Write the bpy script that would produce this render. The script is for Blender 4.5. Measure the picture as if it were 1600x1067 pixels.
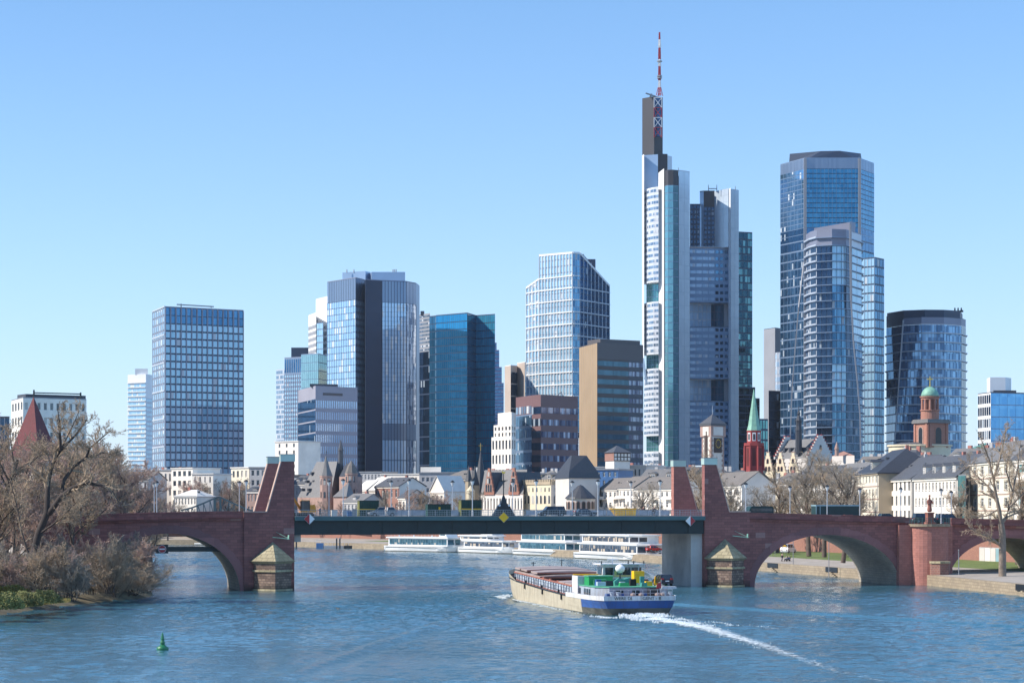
import bpy,math,random
import numpy as np
from mathutils import Vector,Matrix

for o in list(bpy.data.objects):
 bpy.data.objects.remove(o)
SC=bpy.context.scene
COL=SC.collection
R=math.radians
FPX,HC,YH=3415.0,13.8,795.0 # focal length (photo pixels), eye height above water, horizon row

# ------------------------------------------------------------------ camera, sky, sun
cd=bpy.data.cameras.new('camera')
cam=bpy.data.objects.new('camera',cd)
COL.objects.link(cam)
cam.location=(0,0,HC)
cam.rotation_euler=(R(90),0,0)
cd.sensor_width=36.0
cd.lens=36.0*FPX/1600.0
cd.shift_y=(YH-533.5)/1600.0
cd.clip_start=0.5
cd.clip_end=20000
SC.camera=cam

SKY_TINT=(0.94,1.49,1.66)
HAZE_C,HAZE_K=(6.1,6.6,7.5),8.5
HAZE_D=0.00003
SUN_EL,SUN_A=40.0,-8.0 # sun stands to the left of the view and a little beyond it
world=bpy.data.worlds.new('World')
SC.world=world
world.use_nodes=True
wn=world.node_tree
for n in list(wn.nodes):
 wn.nodes.remove(n)
sky=wn.nodes.new('ShaderNodeTexSky')
sky.sky_type='NISHITA'
sky.sun_disc=False
sky.sun_elevation=R(SUN_EL)
sky.sun_rotation=R(90-SUN_A)
sky.altitude=100
sky.air_density=0.7
sky.dust_density=0.4
sky.ozone_density=4.0
# cool white balance, and the pale layer of haze that lies along the whole horizon
def wnode(t,op=None):
 n=wn.nodes.new(t)
 if op:n.operation=op
 return n
tint=wnode('ShaderNodeMix');tint.data_type='RGBA';tint.blend_type='MULTIPLY';tint.inputs[0].default_value=1
wn.links.new(sky.outputs[0],tint.inputs[6]);tint.inputs[7].default_value=(*SKY_TINT,1)
tc=wnode('ShaderNodeTexCoord');sp=wnode('ShaderNodeSeparateXYZ');wn.links.new(tc.outputs['Generated'],sp.inputs[0])
ab=wnode('ShaderNodeMath','ABSOLUTE');wn.links.new(sp.outputs[2],ab.inputs[0])
ml=wnode('ShaderNodeMath','MULTIPLY');wn.links.new(ab.outputs[0],ml.inputs[0]);ml.inputs[1].default_value=-HAZE_K
ex=wnode('ShaderNodeMath','EXPONENT');wn.links.new(ml.outputs[0],ex.inputs[0])
mh=wnode('ShaderNodeMath','MULTIPLY');wn.links.new(ex.outputs[0],mh.inputs[0]);mh.inputs[1].default_value=0.97
hz=wnode('ShaderNodeMix');hz.data_type='RGBA'
wn.links.new(mh.outputs[0],hz.inputs[0]);wn.links.new(tint.outputs[2],hz.inputs[6]);hz.inputs[7].default_value=(*HAZE_C,1)
bg=wnode('ShaderNodeBackground')
bg.inputs['Strength'].default_value=0.096
wo=wnode('ShaderNodeOutputWorld')
wn.links.new(hz.outputs[2],bg.inputs[0])
wn.links.new(bg.outputs[0],wo.inputs[0])

sd=bpy.data.lights.new('sun','SUN')
sd.energy=4.6
sd.angle=R(0.5)
sd.color=(1.0,0.93,0.84)
sun=bpy.data.objects.new('sun',sd)
COL.objects.link(sun)
SV=Vector((-math.cos(R(SUN_EL))*math.cos(R(SUN_A)),math.cos(R(SUN_EL))*math.sin(R(SUN_A)),math.sin(R(SUN_EL))))
sun.rotation_euler=SV.to_track_quat('Z','Y').to_euler()
sun.location=(-60,100,200)

SC.view_settings.view_transform='Standard'
SC.view_settings.look='None'
SC.view_settings.gamma=1
SC.view_settings.use_curve_mapping=False
SC.view_settings.exposure=0.5
SC.cycles.use_denoising=True
SC.cycles.max_bounces=6
SC.cycles.transparent_max_bounces=12
SC.cycles.volume_bounces=0

# ------------------------------------------------------------------ placing
def PX(px,Y):
 return(px-800.0)/FPX*Y
def PZ(py,Y):
 return HC+(YH-py)/FPX*Y
def P2(px,Y):
 return Vector((PX(px,Y),Y))

# ------------------------------------------------------------------ object helpers
WMAT={}
def tag(o,label=None,cat=None,group=None,kind=None):
 if label:o['label']=label
 if cat:o['category']=cat
 if group:o['group']=group
 if kind:o['kind']=kind
 return o

def thing(name,label,cat,loc=(0,0,0),rz=0.0,group=None):
 o=bpy.data.objects.new(name,None)
 o.empty_display_size=0.5
 COL.objects.link(o)
 o.location=loc
 o.rotation_euler=(0,0,rz)
 WMAT[o.name]=Matrix.Translation(Vector(loc))@Matrix.Rotation(rz,4,'Z')
 return tag(o,label,cat,group)

def copy_tree(root,loc,rz=None,label=None,scale=None):
 def cp(o,par):
  c=o.copy()
  COL.objects.link(c)
  if par is not None:
   c.parent=par
  for ch in KIDS.get(o.name,[]):
   cp(ch,c)
  return c
 r=cp(root,None)
 r.location=loc
 if rz is not None:r.rotation_euler=(0,0,rz)
 if scale:r.scale=scale
 if label:r['label']=label
 return r
KIDS={}
def adopt(o,parent):
 o.parent=parent
 KIDS.setdefault(parent.name,[]).append(o)

def auto_uv(me):
 nl=len(me.loops)
 if not nl:return
 co=np.empty(len(me.vertices)*3);me.vertices.foreach_get('co',co);co=co.reshape(-1,3)
 vi=np.empty(nl,dtype=np.int32);me.loops.foreach_get('vertex_index',vi)
 npo=len(me.polygons)
 nr=np.empty(npo*3);me.polygons.foreach_get('normal',nr);nr=nr.reshape(-1,3)
 tot=np.empty(npo,dtype=np.int32);me.polygons.foreach_get('loop_total',tot)
 ln=np.repeat(nr,tot,axis=0)
 p=co[vi]
 hz=np.hypot(ln[:,0],ln[:,1])
 flat=hz<0.25
 hs=np.where(hz<1e-6,1,hz)
 tx,ty=-ln[:,1]/hs,ln[:,0]/hs
 u=np.where(flat,p[:,0],p[:,0]*tx+p[:,1]*ty)
 v=np.where(flat,p[:,1],p[:,2]/np.where(flat,1,np.maximum(hz,.25)))
 uv=me.uv_layers.new(name='UVMap')
 uv.data.foreach_set('uv',np.stack([u,v],1).ravel())

class MB:
 def __init__(self):
  self.v,self.f,self.m=[],[],[]
 def face(self,pts,m=0):
  n=len(self.v)
  self.v+=[tuple(p) for p in pts]
  self.f.append(tuple(range(n,n+len(pts))))
  self.m.append(m)
 def hexa(self,b,t,m=0):
  n=len(self.v);k=len(b)
  self.v+=[tuple(p) for p in b]+[tuple(p) for p in t]
  self.f.append(tuple(n+i for i in reversed(range(k))));self.m.append(m)
  self.f.append(tuple(n+k+i for i in range(k)));self.m.append(m)
  for i in range(k):
   j=(i+1)%k
   self.f.append((n+i,n+j,n+k+j,n+k+i));self.m.append(m)
 def box(self,x0,x1,y0,y1,z0,z1,m=0):
  self.hexa([(x0,y0,z0),(x1,y0,z0),(x1,y1,z0),(x0,y1,z0)],
                  [(x0,y0,z1),(x1,y0,z1),(x1,y1,z1),(x0,y1,z1)],m)
 def bar(self,a,b,w,h,m=0,up=(0,0,1)):
  a,b=Vector(a),Vector(b)
  d=(b-a).normalized();up=Vector(up)
  if abs(d.dot(up))>.99:up=Vector((0,1,0))
  s=d.cross(up).normalized()*(w/2);u=s.cross(d).normalized()*(h/2)
  self.hexa([a-s-u,a+s-u,a+s+u,a-s+u],[b-s-u,b+s-u,b+s+u,b-s+u],m)
 def prism(self,poly,z0,z1,m=0):
  self.hexa([(p[0],p[1],z0) for p in poly],[(p[0],p[1],z1) for p in poly],m)
 def frustum(self,poly0,z0,poly1,z1,m=0):
  self.hexa([(p[0],p[1],z0) for p in poly0],[(p[0],p[1],z1) for p in poly1],m)
 def pyramid(self,poly,z0,apex,m=0):
  k=len(poly);n=len(self.v)
  self.v+=[(p[0],p[1],z0) for p in poly]+[tuple(apex)]
  self.f.append(tuple(n+i for i in reversed(range(k))));self.m.append(m)
  for i in range(k):
   self.f.append((n+i,n+(i+1)%k,n+k));self.m.append(m)
 def tube(self,a,b,r0,r1=None,n=8,m=0,cap=True):
  a,b=Vector(a),Vector(b)
  if r1 is None:r1=r0
  d=(b-a).normalized()
  up=Vector((0,0,1)) if abs(d.z)<.9 else Vector((1,0,0))
  s=d.cross(up).normalized();t=s.cross(d)
  k=len(self.v)
  for c,r in((a,r0),(b,r1)):
   for i in range(n):
    an=2*math.pi*i/n
    self.v.append(tuple(c+s*(math.cos(an)*r)+t*(math.sin(an)*r)))
  for i in range(n):
   j=(i+1)%n
   self.f.append((k+i,k+j,k+n+j,k+n+i));self.m.append(m)
  if cap:
   self.f.append(tuple(k+i for i in reversed(range(n))));self.m.append(m)
   self.f.append(tuple(k+n+i for i in range(n)));self.m.append(m)
 def path(self,pts,r,n=6,m=0):
  for a,b in zip(pts[:-1],pts[1:]):
   self.tube(a,b,r,r,n,m)
 def lathe(self,cx,cy,prof,n=16,m=0,ph=0.0):
  k=len(self.v)
  for r,z in prof:
   for i in range(n):
    an=ph+2*math.pi*i/n
    self.v.append((cx+math.cos(an)*r,cy+math.sin(an)*r,z))
  for a in range(len(prof)-1):
   for i in range(n):
    j=(i+1)%n
    self.f.append((k+a*n+i,k+a*n+j,k+(a+1)*n+j,k+(a+1)*n+i));self.m.append(m)
  self.f.append(tuple(k+i for i in reversed(range(n))));self.m.append(m)
  e=k+(len(prof)-1)*n
  self.f.append(tuple(e+i for i in range(n)));self.m.append(m)
 def mesh(self,name,mats,M=None,smooth=False):
  me=bpy.data.meshes.new(name)
  v=self.v
  if M is not None:
   a=np.array(v,dtype=float).reshape(-1,3)
   Mn=np.array(M)
   v=(a@Mn[:3,:3].T+Mn[:3,3]).tolist()
  me.from_pydata(v,[],self.f)
  if not isinstance(mats,(list,tuple)):mats=[mats]
  for x in mats:me.materials.append(x)
  if len(mats)>1:
   me.polygons.foreach_set('material_index',self.m)
  if smooth:
   me.polygons.foreach_set('use_smooth',[True]*len(me.polygons))
  me.update()
  auto_uv(me)
  return me
 def build(self,name,mats,parent=None,world=True,smooth=False,kind=None,loc=None,rz=0.0):
  M=None
  if parent is not None and world:
   M=WMAT[parent.name].inverted()
  me=self.mesh(name,mats,M,smooth)
  o=bpy.data.objects.new(name,me)
  COL.objects.link(o)
  if parent is not None:
   adopt(o,parent)
   if loc is None and parent.name in WMAT:WMAT[o.name]=WMAT[parent.name]
  if loc is not None:o.location=loc
  if rz:o.rotation_euler=(0,0,rz)
  if kind:o['kind']=kind
  return o

def inst(name,me,parent,loc,rz=0.0,scale=None):
 o=bpy.data.objects.new(name,me)
 COL.objects.link(o)
 if parent is not None:adopt(o,parent)
 o.location=loc
 o.rotation_euler=(0,0,rz)
 if scale:o.scale=scale
 return o

# ------------------------------------------------------------------ materials
def new_mat(name):
 m=bpy.data.materials.new(name)
 m.use_nodes=True
 nt=m.node_tree
 for n in list(nt.nodes):nt.nodes.remove(n)
 out=nt.nodes.new('ShaderNodeOutputMaterial')
 b=nt.nodes.new('ShaderNodeBsdfPrincipled')
 nt.links.new(b.outputs[0],out.inputs[0])
 return m,nt,b
def mixc(nt,fac,a,b):
 n=nt.nodes.new('ShaderNodeMix');n.data_type='RGBA'
 for k,s in((0,fac),(6,a),(7,b)):
  if isinstance(s,bpy.types.NodeSocket):nt.links.new(s,n.inputs[k])
  elif k==0:n.inputs[0].default_value=s
  else:n.inputs[k].default_value=(*s[:3],1)
 return n.outputs[2]
def math_n(nt,op,a,b=None):
 n=nt.nodes.new('ShaderNodeMath');n.operation=op
 for k,s in((0,a),(1,b)):
  if s is None:continue
  if isinstance(s,bpy.types.NodeSocket):nt.links.new(s,n.inputs[k])
  else:n.inputs[k].default_value=s
 return n.outputs[0]
def noise(nt,vec,scale,detail=3,rough=.55):
 n=nt.nodes.new('ShaderNodeTexNoise');n.inputs['Scale'].default_value=scale
 n.inputs['Detail'].default_value=detail;n.inputs['Roughness'].default_value=rough
 if vec is not None:nt.links.new(vec,n.inputs['Vector'])
 return n.outputs['Fac']
def coord(nt,which='Object',scale=None):
 t=nt.nodes.new('ShaderNodeTexCoord')
 o=t.outputs[which]
 if scale:
  mp=nt.nodes.new('ShaderNodeMapping');mp.inputs['Scale'].default_value=scale
  nt.links.new(o,mp.inputs[0]);o=mp.outputs[0]
 return o
def ramp(nt,fac,a,b):
 n=nt.nodes.new('ShaderNodeMapRange');n.inputs[1].default_value=a;n.inputs[2].default_value=b
 nt.links.new(fac,n.inputs[0]);return n.outputs[0]
def sc3(c,k):return tuple(min(1,x*k) for x in c[:3])

def mat(name,col,rough=.7,metal=0.0,var=.18,scale=.35,bump=0.0,bscale=4.0,rnd=0.0):
 m,nt,b=new_mat(name)
 v=coord(nt)
 f=noise(nt,v,scale,5)
 f=ramp(nt,f,.3,.7)
 c=mixc(nt,f,sc3(col,1-var),sc3(col,1+var))
 if rnd:
  oi=nt.nodes.new('ShaderNodeObjectInfo')
  c=mixc(nt,math_n(nt,'MULTIPLY',oi.outputs['Random'],rnd),c,sc3(col,.45))
 nt.links.new(c,b.inputs['Base Color'])
 b.inputs['Roughness'].default_value=rough
 b.inputs['Metallic'].default_value=metal
 if bump:
  bp=nt.nodes.new('ShaderNodeBump');bp.inputs['Strength'].default_value=bump
  bp.inputs['Distance'].default_value=.1
  nt.links.new(noise(nt,v,bscale,4),bp.inputs['Height']);nt.links.new(bp.outputs[0],b.inputs['Normal'])
 return m

def blockmat(name,c1,c2,mortar,bw,bh,ms=.02,rough=.85,stain=.35,sscale=.12,light=None,bump=.5,var_scale=2.0,tide=0):
 """coursed stone, brick, tile or slate: courses in metres through the auto UV"""
 m,nt,b=new_mat(name)
 uv=coord(nt,'UV')
 br=nt.nodes.new('ShaderNodeTexBrick')
 br.offset=.5;br.squash=1
 br.inputs['Scale'].default_value=1
 br.inputs['Brick Width'].default_value=bw;br.inputs['Row Height'].default_value=bh
 br.inputs['Mortar Size'].default_value=ms;br.inputs['Mortar Smooth'].default_value=.3
 br.inputs['Bias'].default_value=0
 br.inputs['Color1'].default_value=(*c1,1);br.inputs['Color2'].default_value=(*c2,1)
 br.inputs['Mortar'].default_value=(*mortar,1)
 nt.links.new(uv,br.inputs['Vector'])
 ob=coord(nt)
 c=br.outputs['Color']
 f=ramp(nt,noise(nt,ob,sscale,6,.65),.42,.72)
 c=mixc(nt,math_n(nt,'MULTIPLY',f,stain),c,sc3(c1,.35))
 f2=ramp(nt,noise(nt,ob,var_scale,3),.3,.75)
 c=mixc(nt,math_n(nt,'MULTIPLY',f2,.22),c,sc3(c2,1.5))
 if light:
  # a few pale replacement stones: cells picked by a second, coarser block grid
  sx=nt.nodes.new('ShaderNodeSeparateXYZ');nt.links.new(uv,sx.inputs[0])
  cx=math_n(nt,'FLOOR',math_n(nt,'DIVIDE',sx.outputs[0],bw*1.5));cy=math_n(nt,'FLOOR',math_n(nt,'DIVIDE',sx.outputs[1],bh*2))
  cb=nt.nodes.new('ShaderNodeCombineXYZ');nt.links.new(cx,cb.inputs[0]);nt.links.new(cy,cb.inputs[1])
  wnz=nt.nodes.new('ShaderNodeTexWhiteNoise');wnz.noise_dimensions='2D';nt.links.new(cb.outputs[0],wnz.inputs['Vector'])
  g=math_n(nt,'GREATER_THAN',wnz.outputs['Value'],.985)
  c=mixc(nt,math_n(nt,'MULTIPLY',g,.5),c,light)
 if tide: # wet, algae-dark stone near the waterline and a pale rim above it
  sz=nt.nodes.new('ShaderNodeSeparateXYZ');nt.links.new(ob,sz.inputs[0])
  zz=math_n(nt,'ADD',sz.outputs[2],math_n(nt,'MULTIPLY',noise(nt,ob,.8,4),1.6))
  c=mixc(nt,math_n(nt,'MULTIPLY',ramp(nt,zz,2.2,1.1),.75),c,(.018,.02,.014))
 nt.links.new(c,b.inputs['Base Color'])
 b.inputs['Roughness'].default_value=rough
 bp=nt.nodes.new('ShaderNodeBump');bp.inputs['Strength'].default_value=bump;bp.inputs['Distance'].default_value=.04
 h=math_n(nt,'SUBTRACT',math_n(nt,'MULTIPLY',noise(nt,ob,3.5,4),.6),br.outputs['Fac'])
 nt.links.new(h,bp.inputs['Height']);nt.links.new(bp.outputs[0],b.inputs['Normal'])
 return m

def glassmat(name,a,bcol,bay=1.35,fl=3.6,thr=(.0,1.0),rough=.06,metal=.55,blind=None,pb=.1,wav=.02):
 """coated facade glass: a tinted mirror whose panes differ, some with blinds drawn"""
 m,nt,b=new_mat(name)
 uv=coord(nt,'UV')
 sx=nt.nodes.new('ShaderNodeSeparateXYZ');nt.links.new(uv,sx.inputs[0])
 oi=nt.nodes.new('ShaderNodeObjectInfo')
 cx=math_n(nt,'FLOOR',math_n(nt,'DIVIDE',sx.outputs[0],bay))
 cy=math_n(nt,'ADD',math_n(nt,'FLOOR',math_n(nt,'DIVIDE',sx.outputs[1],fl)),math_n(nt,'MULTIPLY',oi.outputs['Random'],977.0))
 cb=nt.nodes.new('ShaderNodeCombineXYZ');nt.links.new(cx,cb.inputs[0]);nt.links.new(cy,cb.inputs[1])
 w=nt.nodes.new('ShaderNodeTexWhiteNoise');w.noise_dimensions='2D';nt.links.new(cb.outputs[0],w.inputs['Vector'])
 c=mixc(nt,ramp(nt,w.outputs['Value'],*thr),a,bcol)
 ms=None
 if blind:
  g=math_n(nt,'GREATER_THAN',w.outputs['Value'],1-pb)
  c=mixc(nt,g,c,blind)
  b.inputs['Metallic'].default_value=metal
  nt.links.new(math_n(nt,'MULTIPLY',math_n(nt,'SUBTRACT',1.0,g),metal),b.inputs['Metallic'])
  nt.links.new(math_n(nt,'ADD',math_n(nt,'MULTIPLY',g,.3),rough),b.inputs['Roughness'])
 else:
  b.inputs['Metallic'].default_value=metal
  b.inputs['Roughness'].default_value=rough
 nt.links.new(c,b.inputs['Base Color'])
 if wav:
  bp=nt.nodes.new('ShaderNodeBump');bp.inputs['Strength'].default_value=wav*10;bp.inputs['Distance'].default_value=.05
  ge=nt.nodes.new('ShaderNodeNewGeometry')
  nt.links.new(noise(nt,ge.outputs['Position'],.35,2),bp.inputs['Height']);nt.links.new(bp.outputs[0],b.inputs['Normal'])
 return m

M={}
M['sandstone']=blockmat('red_sandstone',(.35,.135,.118),(.22,.088,.080),(.13,.065,.062),1.2,.48,.025,stain=.6,light=(.42,.27,.24),tide=1)
M['sandstone_red']=blockmat('warm_red_sandstone',(.44,.185,.15),(.35,.145,.115),(.2,.1,.085),1.0,.42,.018,stain=.3)
M['cutwater']=blockmat('weathered_block_stone',(.34,.24,.18),(.13,.085,.07),(.05,.04,.035),.75,.42,.035,tide=1,stain=.6,sscale=.5,light=(.4,.36,.28),bump=1.0)
M['cap_stone']=blockmat('mossy_cap_stone',(.46,.40,.26),(.30,.26,.16),(.12,.10,.07),1.2,.8,.04,stain=.5,sscale=.6,bump=.9)
M['quay_stone']=blockmat('quay_stone',(.36,.29,.20),(.26,.21,.15),(.13,.11,.08),1.1,.5,.03,stain=.45,sscale=.35)
M['brick_wall']=blockmat('retaining_brick',(.36,.17,.12),(.28,.13,.10),(.25,.18,.15),.5,.22,.015,stain=.25)
M['concrete']=mat('concrete',(.50,.48,.45),.85,0,.25,.25,.2)
M['white']=mat('white_render',(.80,.745,.67),.8,0,.10,.25)
M['cream']=mat('cream_render',(.66,.58,.42),.8,0,.08,.15)
M['tan']=mat('tan_render',(.42,.34,.24),.8,0,.1,.15)
M['grey_render']=mat('grey_render',(.42,.42,.43),.8,0,.1,.15)
M['pale']=mat('pale_plaster',(.60,.56,.52),.8,0,.1,.15)
M['slate']=blockmat('slate_roof',(.095,.10,.115),(.075,.08,.092),(.045,.045,.055),.5,.35,.02,rough=.6,stain=.2)
M['slate_light']=blockmat('light_slate_roof',(.20,.195,.195),(.165,.16,.16),(.09,.09,.09),.5,.35,.02,rough=.65,stain=.25)
M['slate_dark']=blockmat('dark_slate_roof',(.045,.05,.065),(.035,.04,.052),(.02,.02,.03),.5,.35,.02,rough=.5,stain=.2)
M['roof_brown']=blockmat('brown_grey_roof',(.20,.18,.165),(.165,.15,.14),(.09,.08,.075),.5,.35,.02,stain=.25)
M['frame_white']=mat('white_frame',(.75,.75,.75),.5,0,.03)
M['dark_metal']=mat('dark_metal',(.03,.035,.04),.45,.3,.15)
M['black']=mat('black_paint',(.012,.014,.018),.4,0,.1)
M['grey_metal']=mat('grey_metal',(.30,.31,.33),.45,.5,.12)
M['light_metal']=mat('pale_metal',(.55,.57,.6),.4,.4,.1)
M['copper']=mat('green_copper',(.20,.40,.31),.6,.1,.2,.8)
M['green_steel']=mat('green_bridge_steel',(.007,.020,.022),.45,0,.25,.6)
M['green_steel_l']=mat('green_rail_steel',(.05,.12,.13),.4,0,.15)
M['truss']=mat('truss_steel',(.045,.09,.11),.5,.1,.15)
M['redpaint']=mat('red_paint',(.42,.03,.035),.45,0,.1)
M['whitepaint']=mat('white_paint',(.8,.8,.8),.4,0,.05)
M['yellow']=mat('yellow_paint',(1.0,.52,.01),.4,0,.1)
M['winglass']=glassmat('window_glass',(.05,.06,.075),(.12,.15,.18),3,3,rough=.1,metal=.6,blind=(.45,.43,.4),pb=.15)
M['lampglass']=mat('lamp_glass',(.7,.72,.72),.25,0,.05)
# ------------------------------------------------------------------ water and ground
def watermat():
 m,nt,b=new_mat('river_water')
 g=nt.nodes.new('ShaderNodeNewGeometry')
 def mp(s,rz=0.0):
  q=nt.nodes.new('ShaderNodeMapping');q.inputs['Scale'].default_value=s;q.inputs['Rotation'].default_value=(0,0,rz)
  nt.links.new(g.outputs['Position'],q.inputs[0]);return q.outputs[0]
 n0=noise(nt,mp((2.6,2.0,1),.1),1.0,3,.6)
 bp=nt.nodes.new('ShaderNodeBump');bp.inputs['Strength'].default_value=1.0;bp.inputs['Distance'].default_value=.12
 nt.links.new(n0,bp.inputs['Height']);nt.links.new(bp.outputs[0],b.inputs['Normal'])
 c=mixc(nt,ramp(nt,noise(nt,mp((.01,.02,1)),1.0,3),.35,.65),(.02,.085,.11),(.04,.145,.21))
 nt.links.new(c,b.inputs['Base Color'])
 b.inputs['Roughness'].default_value=.06
 b.inputs['IOR'].default_value=2.8
 return m
M['water']=watermat()
# real waves: a random sea from a tile of summed ripples, finer near the eye than beyond the bridge
def wave_tile(n,L,seed=3):
 g=np.random.default_rng(seed)
 k=np.fft.fftfreq(n,L/n)*2*np.pi;kx,ky=np.meshgrid(k,k);kk=np.hypot(kx,ky);kk[0,0]=1
 lam=2*np.pi/kk
 amp=np.exp(-((np.log(lam)-np.log(2.6))/.75)**2)/kk**1.0*(.35+.65*np.abs(np.cos(np.arctan2(ky,kx)-1.25))**2)
 amp[0,0]=0
 f=np.fft.ifft2(amp*(g.normal(size=(n,n))+1j*g.normal(size=(n,n)))).real
 gx=(np.roll(f,-1,0)-f)/(L/n)
 return f/gx.std()*WAVE_SLOPE
WAVE_SLOPE=.076
def patch_fn(x,y):
 p=np.sin(x*.045+1.3*np.sin(y*.021))*np.sin(y*.035+.9*np.sin(x*.03+2))+.5*np.sin(x*.11+y*.05)*np.sin(y*.08-x*.04+1)
 lee=1-.5*np.exp(-((y-372-.24*(x+37))/26.0)**2)
 return np.clip(.92+.6*p,.22,1.55)*lee
def grid_mesh(x0,x1,y0,y1,st,tile,L):
 xs=np.arange(x0,x1+1e-6,st);ys=np.arange(y0,y1+1e-6,st);n=tile.shape[0];q=L/n
 ix=np.round(xs/q).astype(int)%n;iy=np.round(ys/q).astype(int)%n
 X_,Y_=np.meshgrid(xs,ys);Z_=tile[np.ix_(iy,ix)]*patch_fn(X_,Y_)
 # the barge's own waves: two arms opening from the bow, and a ruffled track astern
 fx,fy=math.sin(-.2079),math.cos(-.2079);bx,by=16.3+fx*62,285.4+fy*62
 a_=-((X_-bx)*fx+(Y_-by)*fy);l_=np.abs((X_-bx)*fy-(Y_-by)*fx);ar=l_-2.5-.34*a_
 Z_=Z_+np.where(a_>0,.34*np.exp(-(ar/3.2)**2)*np.cos(ar*1.5)*np.exp(-a_/120.0)+.22*np.exp(-((l_-.12*(a_-62))/2.0)**2)*np.sin(a_*.9)*np.exp(-np.abs(a_-62)/40.0)*(a_>62),0)
 nx,ny=len(xs),len(ys);i=np.arange(nx*ny).reshape(ny,nx)
 F_=np.stack([i[:-1,:-1],i[:-1,1:],i[1:,1:],i[1:,:-1]],-1).reshape(-1,4)
 return np.stack([X_,Y_,Z_],-1).reshape(-1,3),F_
tl=wave_tile(256,96.0)
va,fa=grid_mesh(-93,93,150,363,.375,tl,96.0)
vb,fb=grid_mesh(-225,93,363,903,.75,tl,96.0)
o4=[(-2500,-600),(1500,-600),(1500,150),(-2500,150),(-2500,903),(-225,903),(-225,150),(1500,903),(93,150),(93,903),(-2500,2500),(1500,2500),(-93,150),(-93,363),(-225,363)]
vc=np.array([(x,y,0) for x,y in o4],float);n1_,n2_=len(va),len(va)+len(vb)
fc=np.array([(0,1,2,3),(3,6,5,4),(8,2,7,9),(4,7,11,10),(6,12,13,14)])+n2_
V_=np.concatenate([va,vb,vc]);F_=np.concatenate([fa,fb+n1_,fc]).astype(np.int32)
me=bpy.data.meshes.new('river_water');me.vertices.add(len(V_));me.vertices.foreach_set('co',V_.ravel())
me.loops.add(F_.size);me.loops.foreach_set('vertex_index',F_.ravel());me.polygons.add(len(F_))
me.polygons.foreach_set('loop_start',np.arange(0,F_.size,4,dtype=np.int32));me.polygons.foreach_set('use_smooth',np.ones(len(F_),bool))
me.materials.append(M['water']);me.update(calc_edges=True);me.validate()
o=bpy.data.objects.new('river_water',me);COL.objects.link(o);tag(o,kind='structure')

QUAY=[(100,200),(88,300),(80.6,344),(74.3,400),(68,436),(54.6,491),(37,554),(30,590),(0,672),(-40,742),(-76,792),
  (-113,841),(-140,850),(-208,889),(-400,1000),(-1200,1300)]
WALL=[(190,200),(150,330),(122,400),(101,461),(82,550),(57,622),(26,700),(-22,772),(-60,815),(-98,866),(-132,880),(-200,915),(-390,1030),(-1190,1330)]
ZQ,ZC=1.9,6.6
M['paving']=mat('promenade_paving',(.34,.30,.26),.9,0,.2,.3,.2)
M['grassy']=mat('lawn',(.11,.15,.035),.95,0,.35,.6,.4,12)
M['asphalt']=mat('asphalt',(.06,.06,.062),.9,0,.2,.5,.2,8)
M['citygr']=mat('city_ground',(.16,.155,.15),.9,0,.2,.05)
# lower promenade as a strip between quay edge and retaining wall
def strip(pa,pb,n=60):
 def res(p):
  P=[Vector(q) for q in p];L=[0]
  for a,b in zip(P[:-1],P[1:]):L.append(L[-1]+(b-a).length)
  out=[]
  for i in range(n):
   t=L[-1]*i/(n-1)
   for k in range(len(P)-1):
    if t<=L[k+1]+1e-6:
     out.append(P[k].lerp(P[k+1],(t-L[k])/(L[k+1]-L[k])));break
  return out
 return res(pa),res(pb)
def off(P,d):
 out=[]
 for i,p in enumerate(P):
  a=Vector(P[max(0,i-1)]);b=Vector(P[min(len(P)-1,i+1)])
  t=(b-a).normalized()
  out.append((p[0]+t.y*d,p[1]-t.x*d))
 return out
qi=off(QUAY,.9)
mb=MB()
for a,b,c,d in zip(QUAY[:-1],QUAY[1:],qi[1:],qi[:-1]):
 mb.face([(a[0],a[1],-1.5),(a[0],a[1],ZQ),(b[0],b[1],ZQ),(b[0],b[1],-1.5)])
 mb.face([(a[0],a[1],ZQ),(d[0],d[1],ZQ+.05),(c[0],c[1],ZQ+.05),(b[0],b[1],ZQ)])
tag(mb.build('quay_wall',M['quay_stone']),kind='structure')
# promenade, then lawn near the wall
qa,wa=QUAY,WALL
ql,wl=strip(off(QUAY,.9),WALL,80)
mid=[q.lerp(w_,.45) for q,w_ in zip(ql,wl)]
mb=MB()
for i in range(79):
 mb.face([(*ql[i],ZQ+.05),(*mid[i],ZQ+.35),(*mid[i+1],ZQ+.35),(*ql[i+1],ZQ+.05)])
tag(mb.build('promenade',M['paving']),kind='structure')
mb=MB()
for i in range(79):
 if i<26:mb.face([(*mid[i],ZQ+.35),(*wl[i],ZQ+.9),(*wl[i+1],ZQ+.9),(*mid[i+1],ZQ+.35)])
tag(mb.build('riverside_lawn',M['grassy']),kind='structure')
mb=MB()
for i in range(26,79):mb.face([(*mid[i],ZQ+.35),(*wl[i],ZQ+.9),(*wl[i+1],ZQ+.9),(*mid[i+1],ZQ+.35)])
tag(mb.build('riverside_path',M['paving']),kind='structure')
mb=MB()
wo_=off(WALL,.7)
for a,b,c,d in zip(WALL[:-1],WALL[1:],wo_[1:],wo_[:-1]):
 mb.face([(a[0],a[1],1.0),(a[0],a[1],ZC+.8),(b[0],b[1],ZC+.8),(b[0],b[1],1.0)])
 mb.face([(a[0],a[1],ZC+.8),(d[0],d[1],ZC+.8),(c[0],c[1],ZC+.8),(b[0],b[1],ZC+.8)])
 mb.face([(d[0],d[1],ZC+.8),(d[0],d[1],ZC-.2),(c[0],c[1],ZC-.2),(c[0],c[1],ZC+.8)])
rw=mb.build('retaining_wall',M['brick_wall'])
tag(rw,'red brick retaining wall behind the riverside lawn, seen through the right arches','wall')
mb=MB()
W0=off(WALL,.6)
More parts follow.
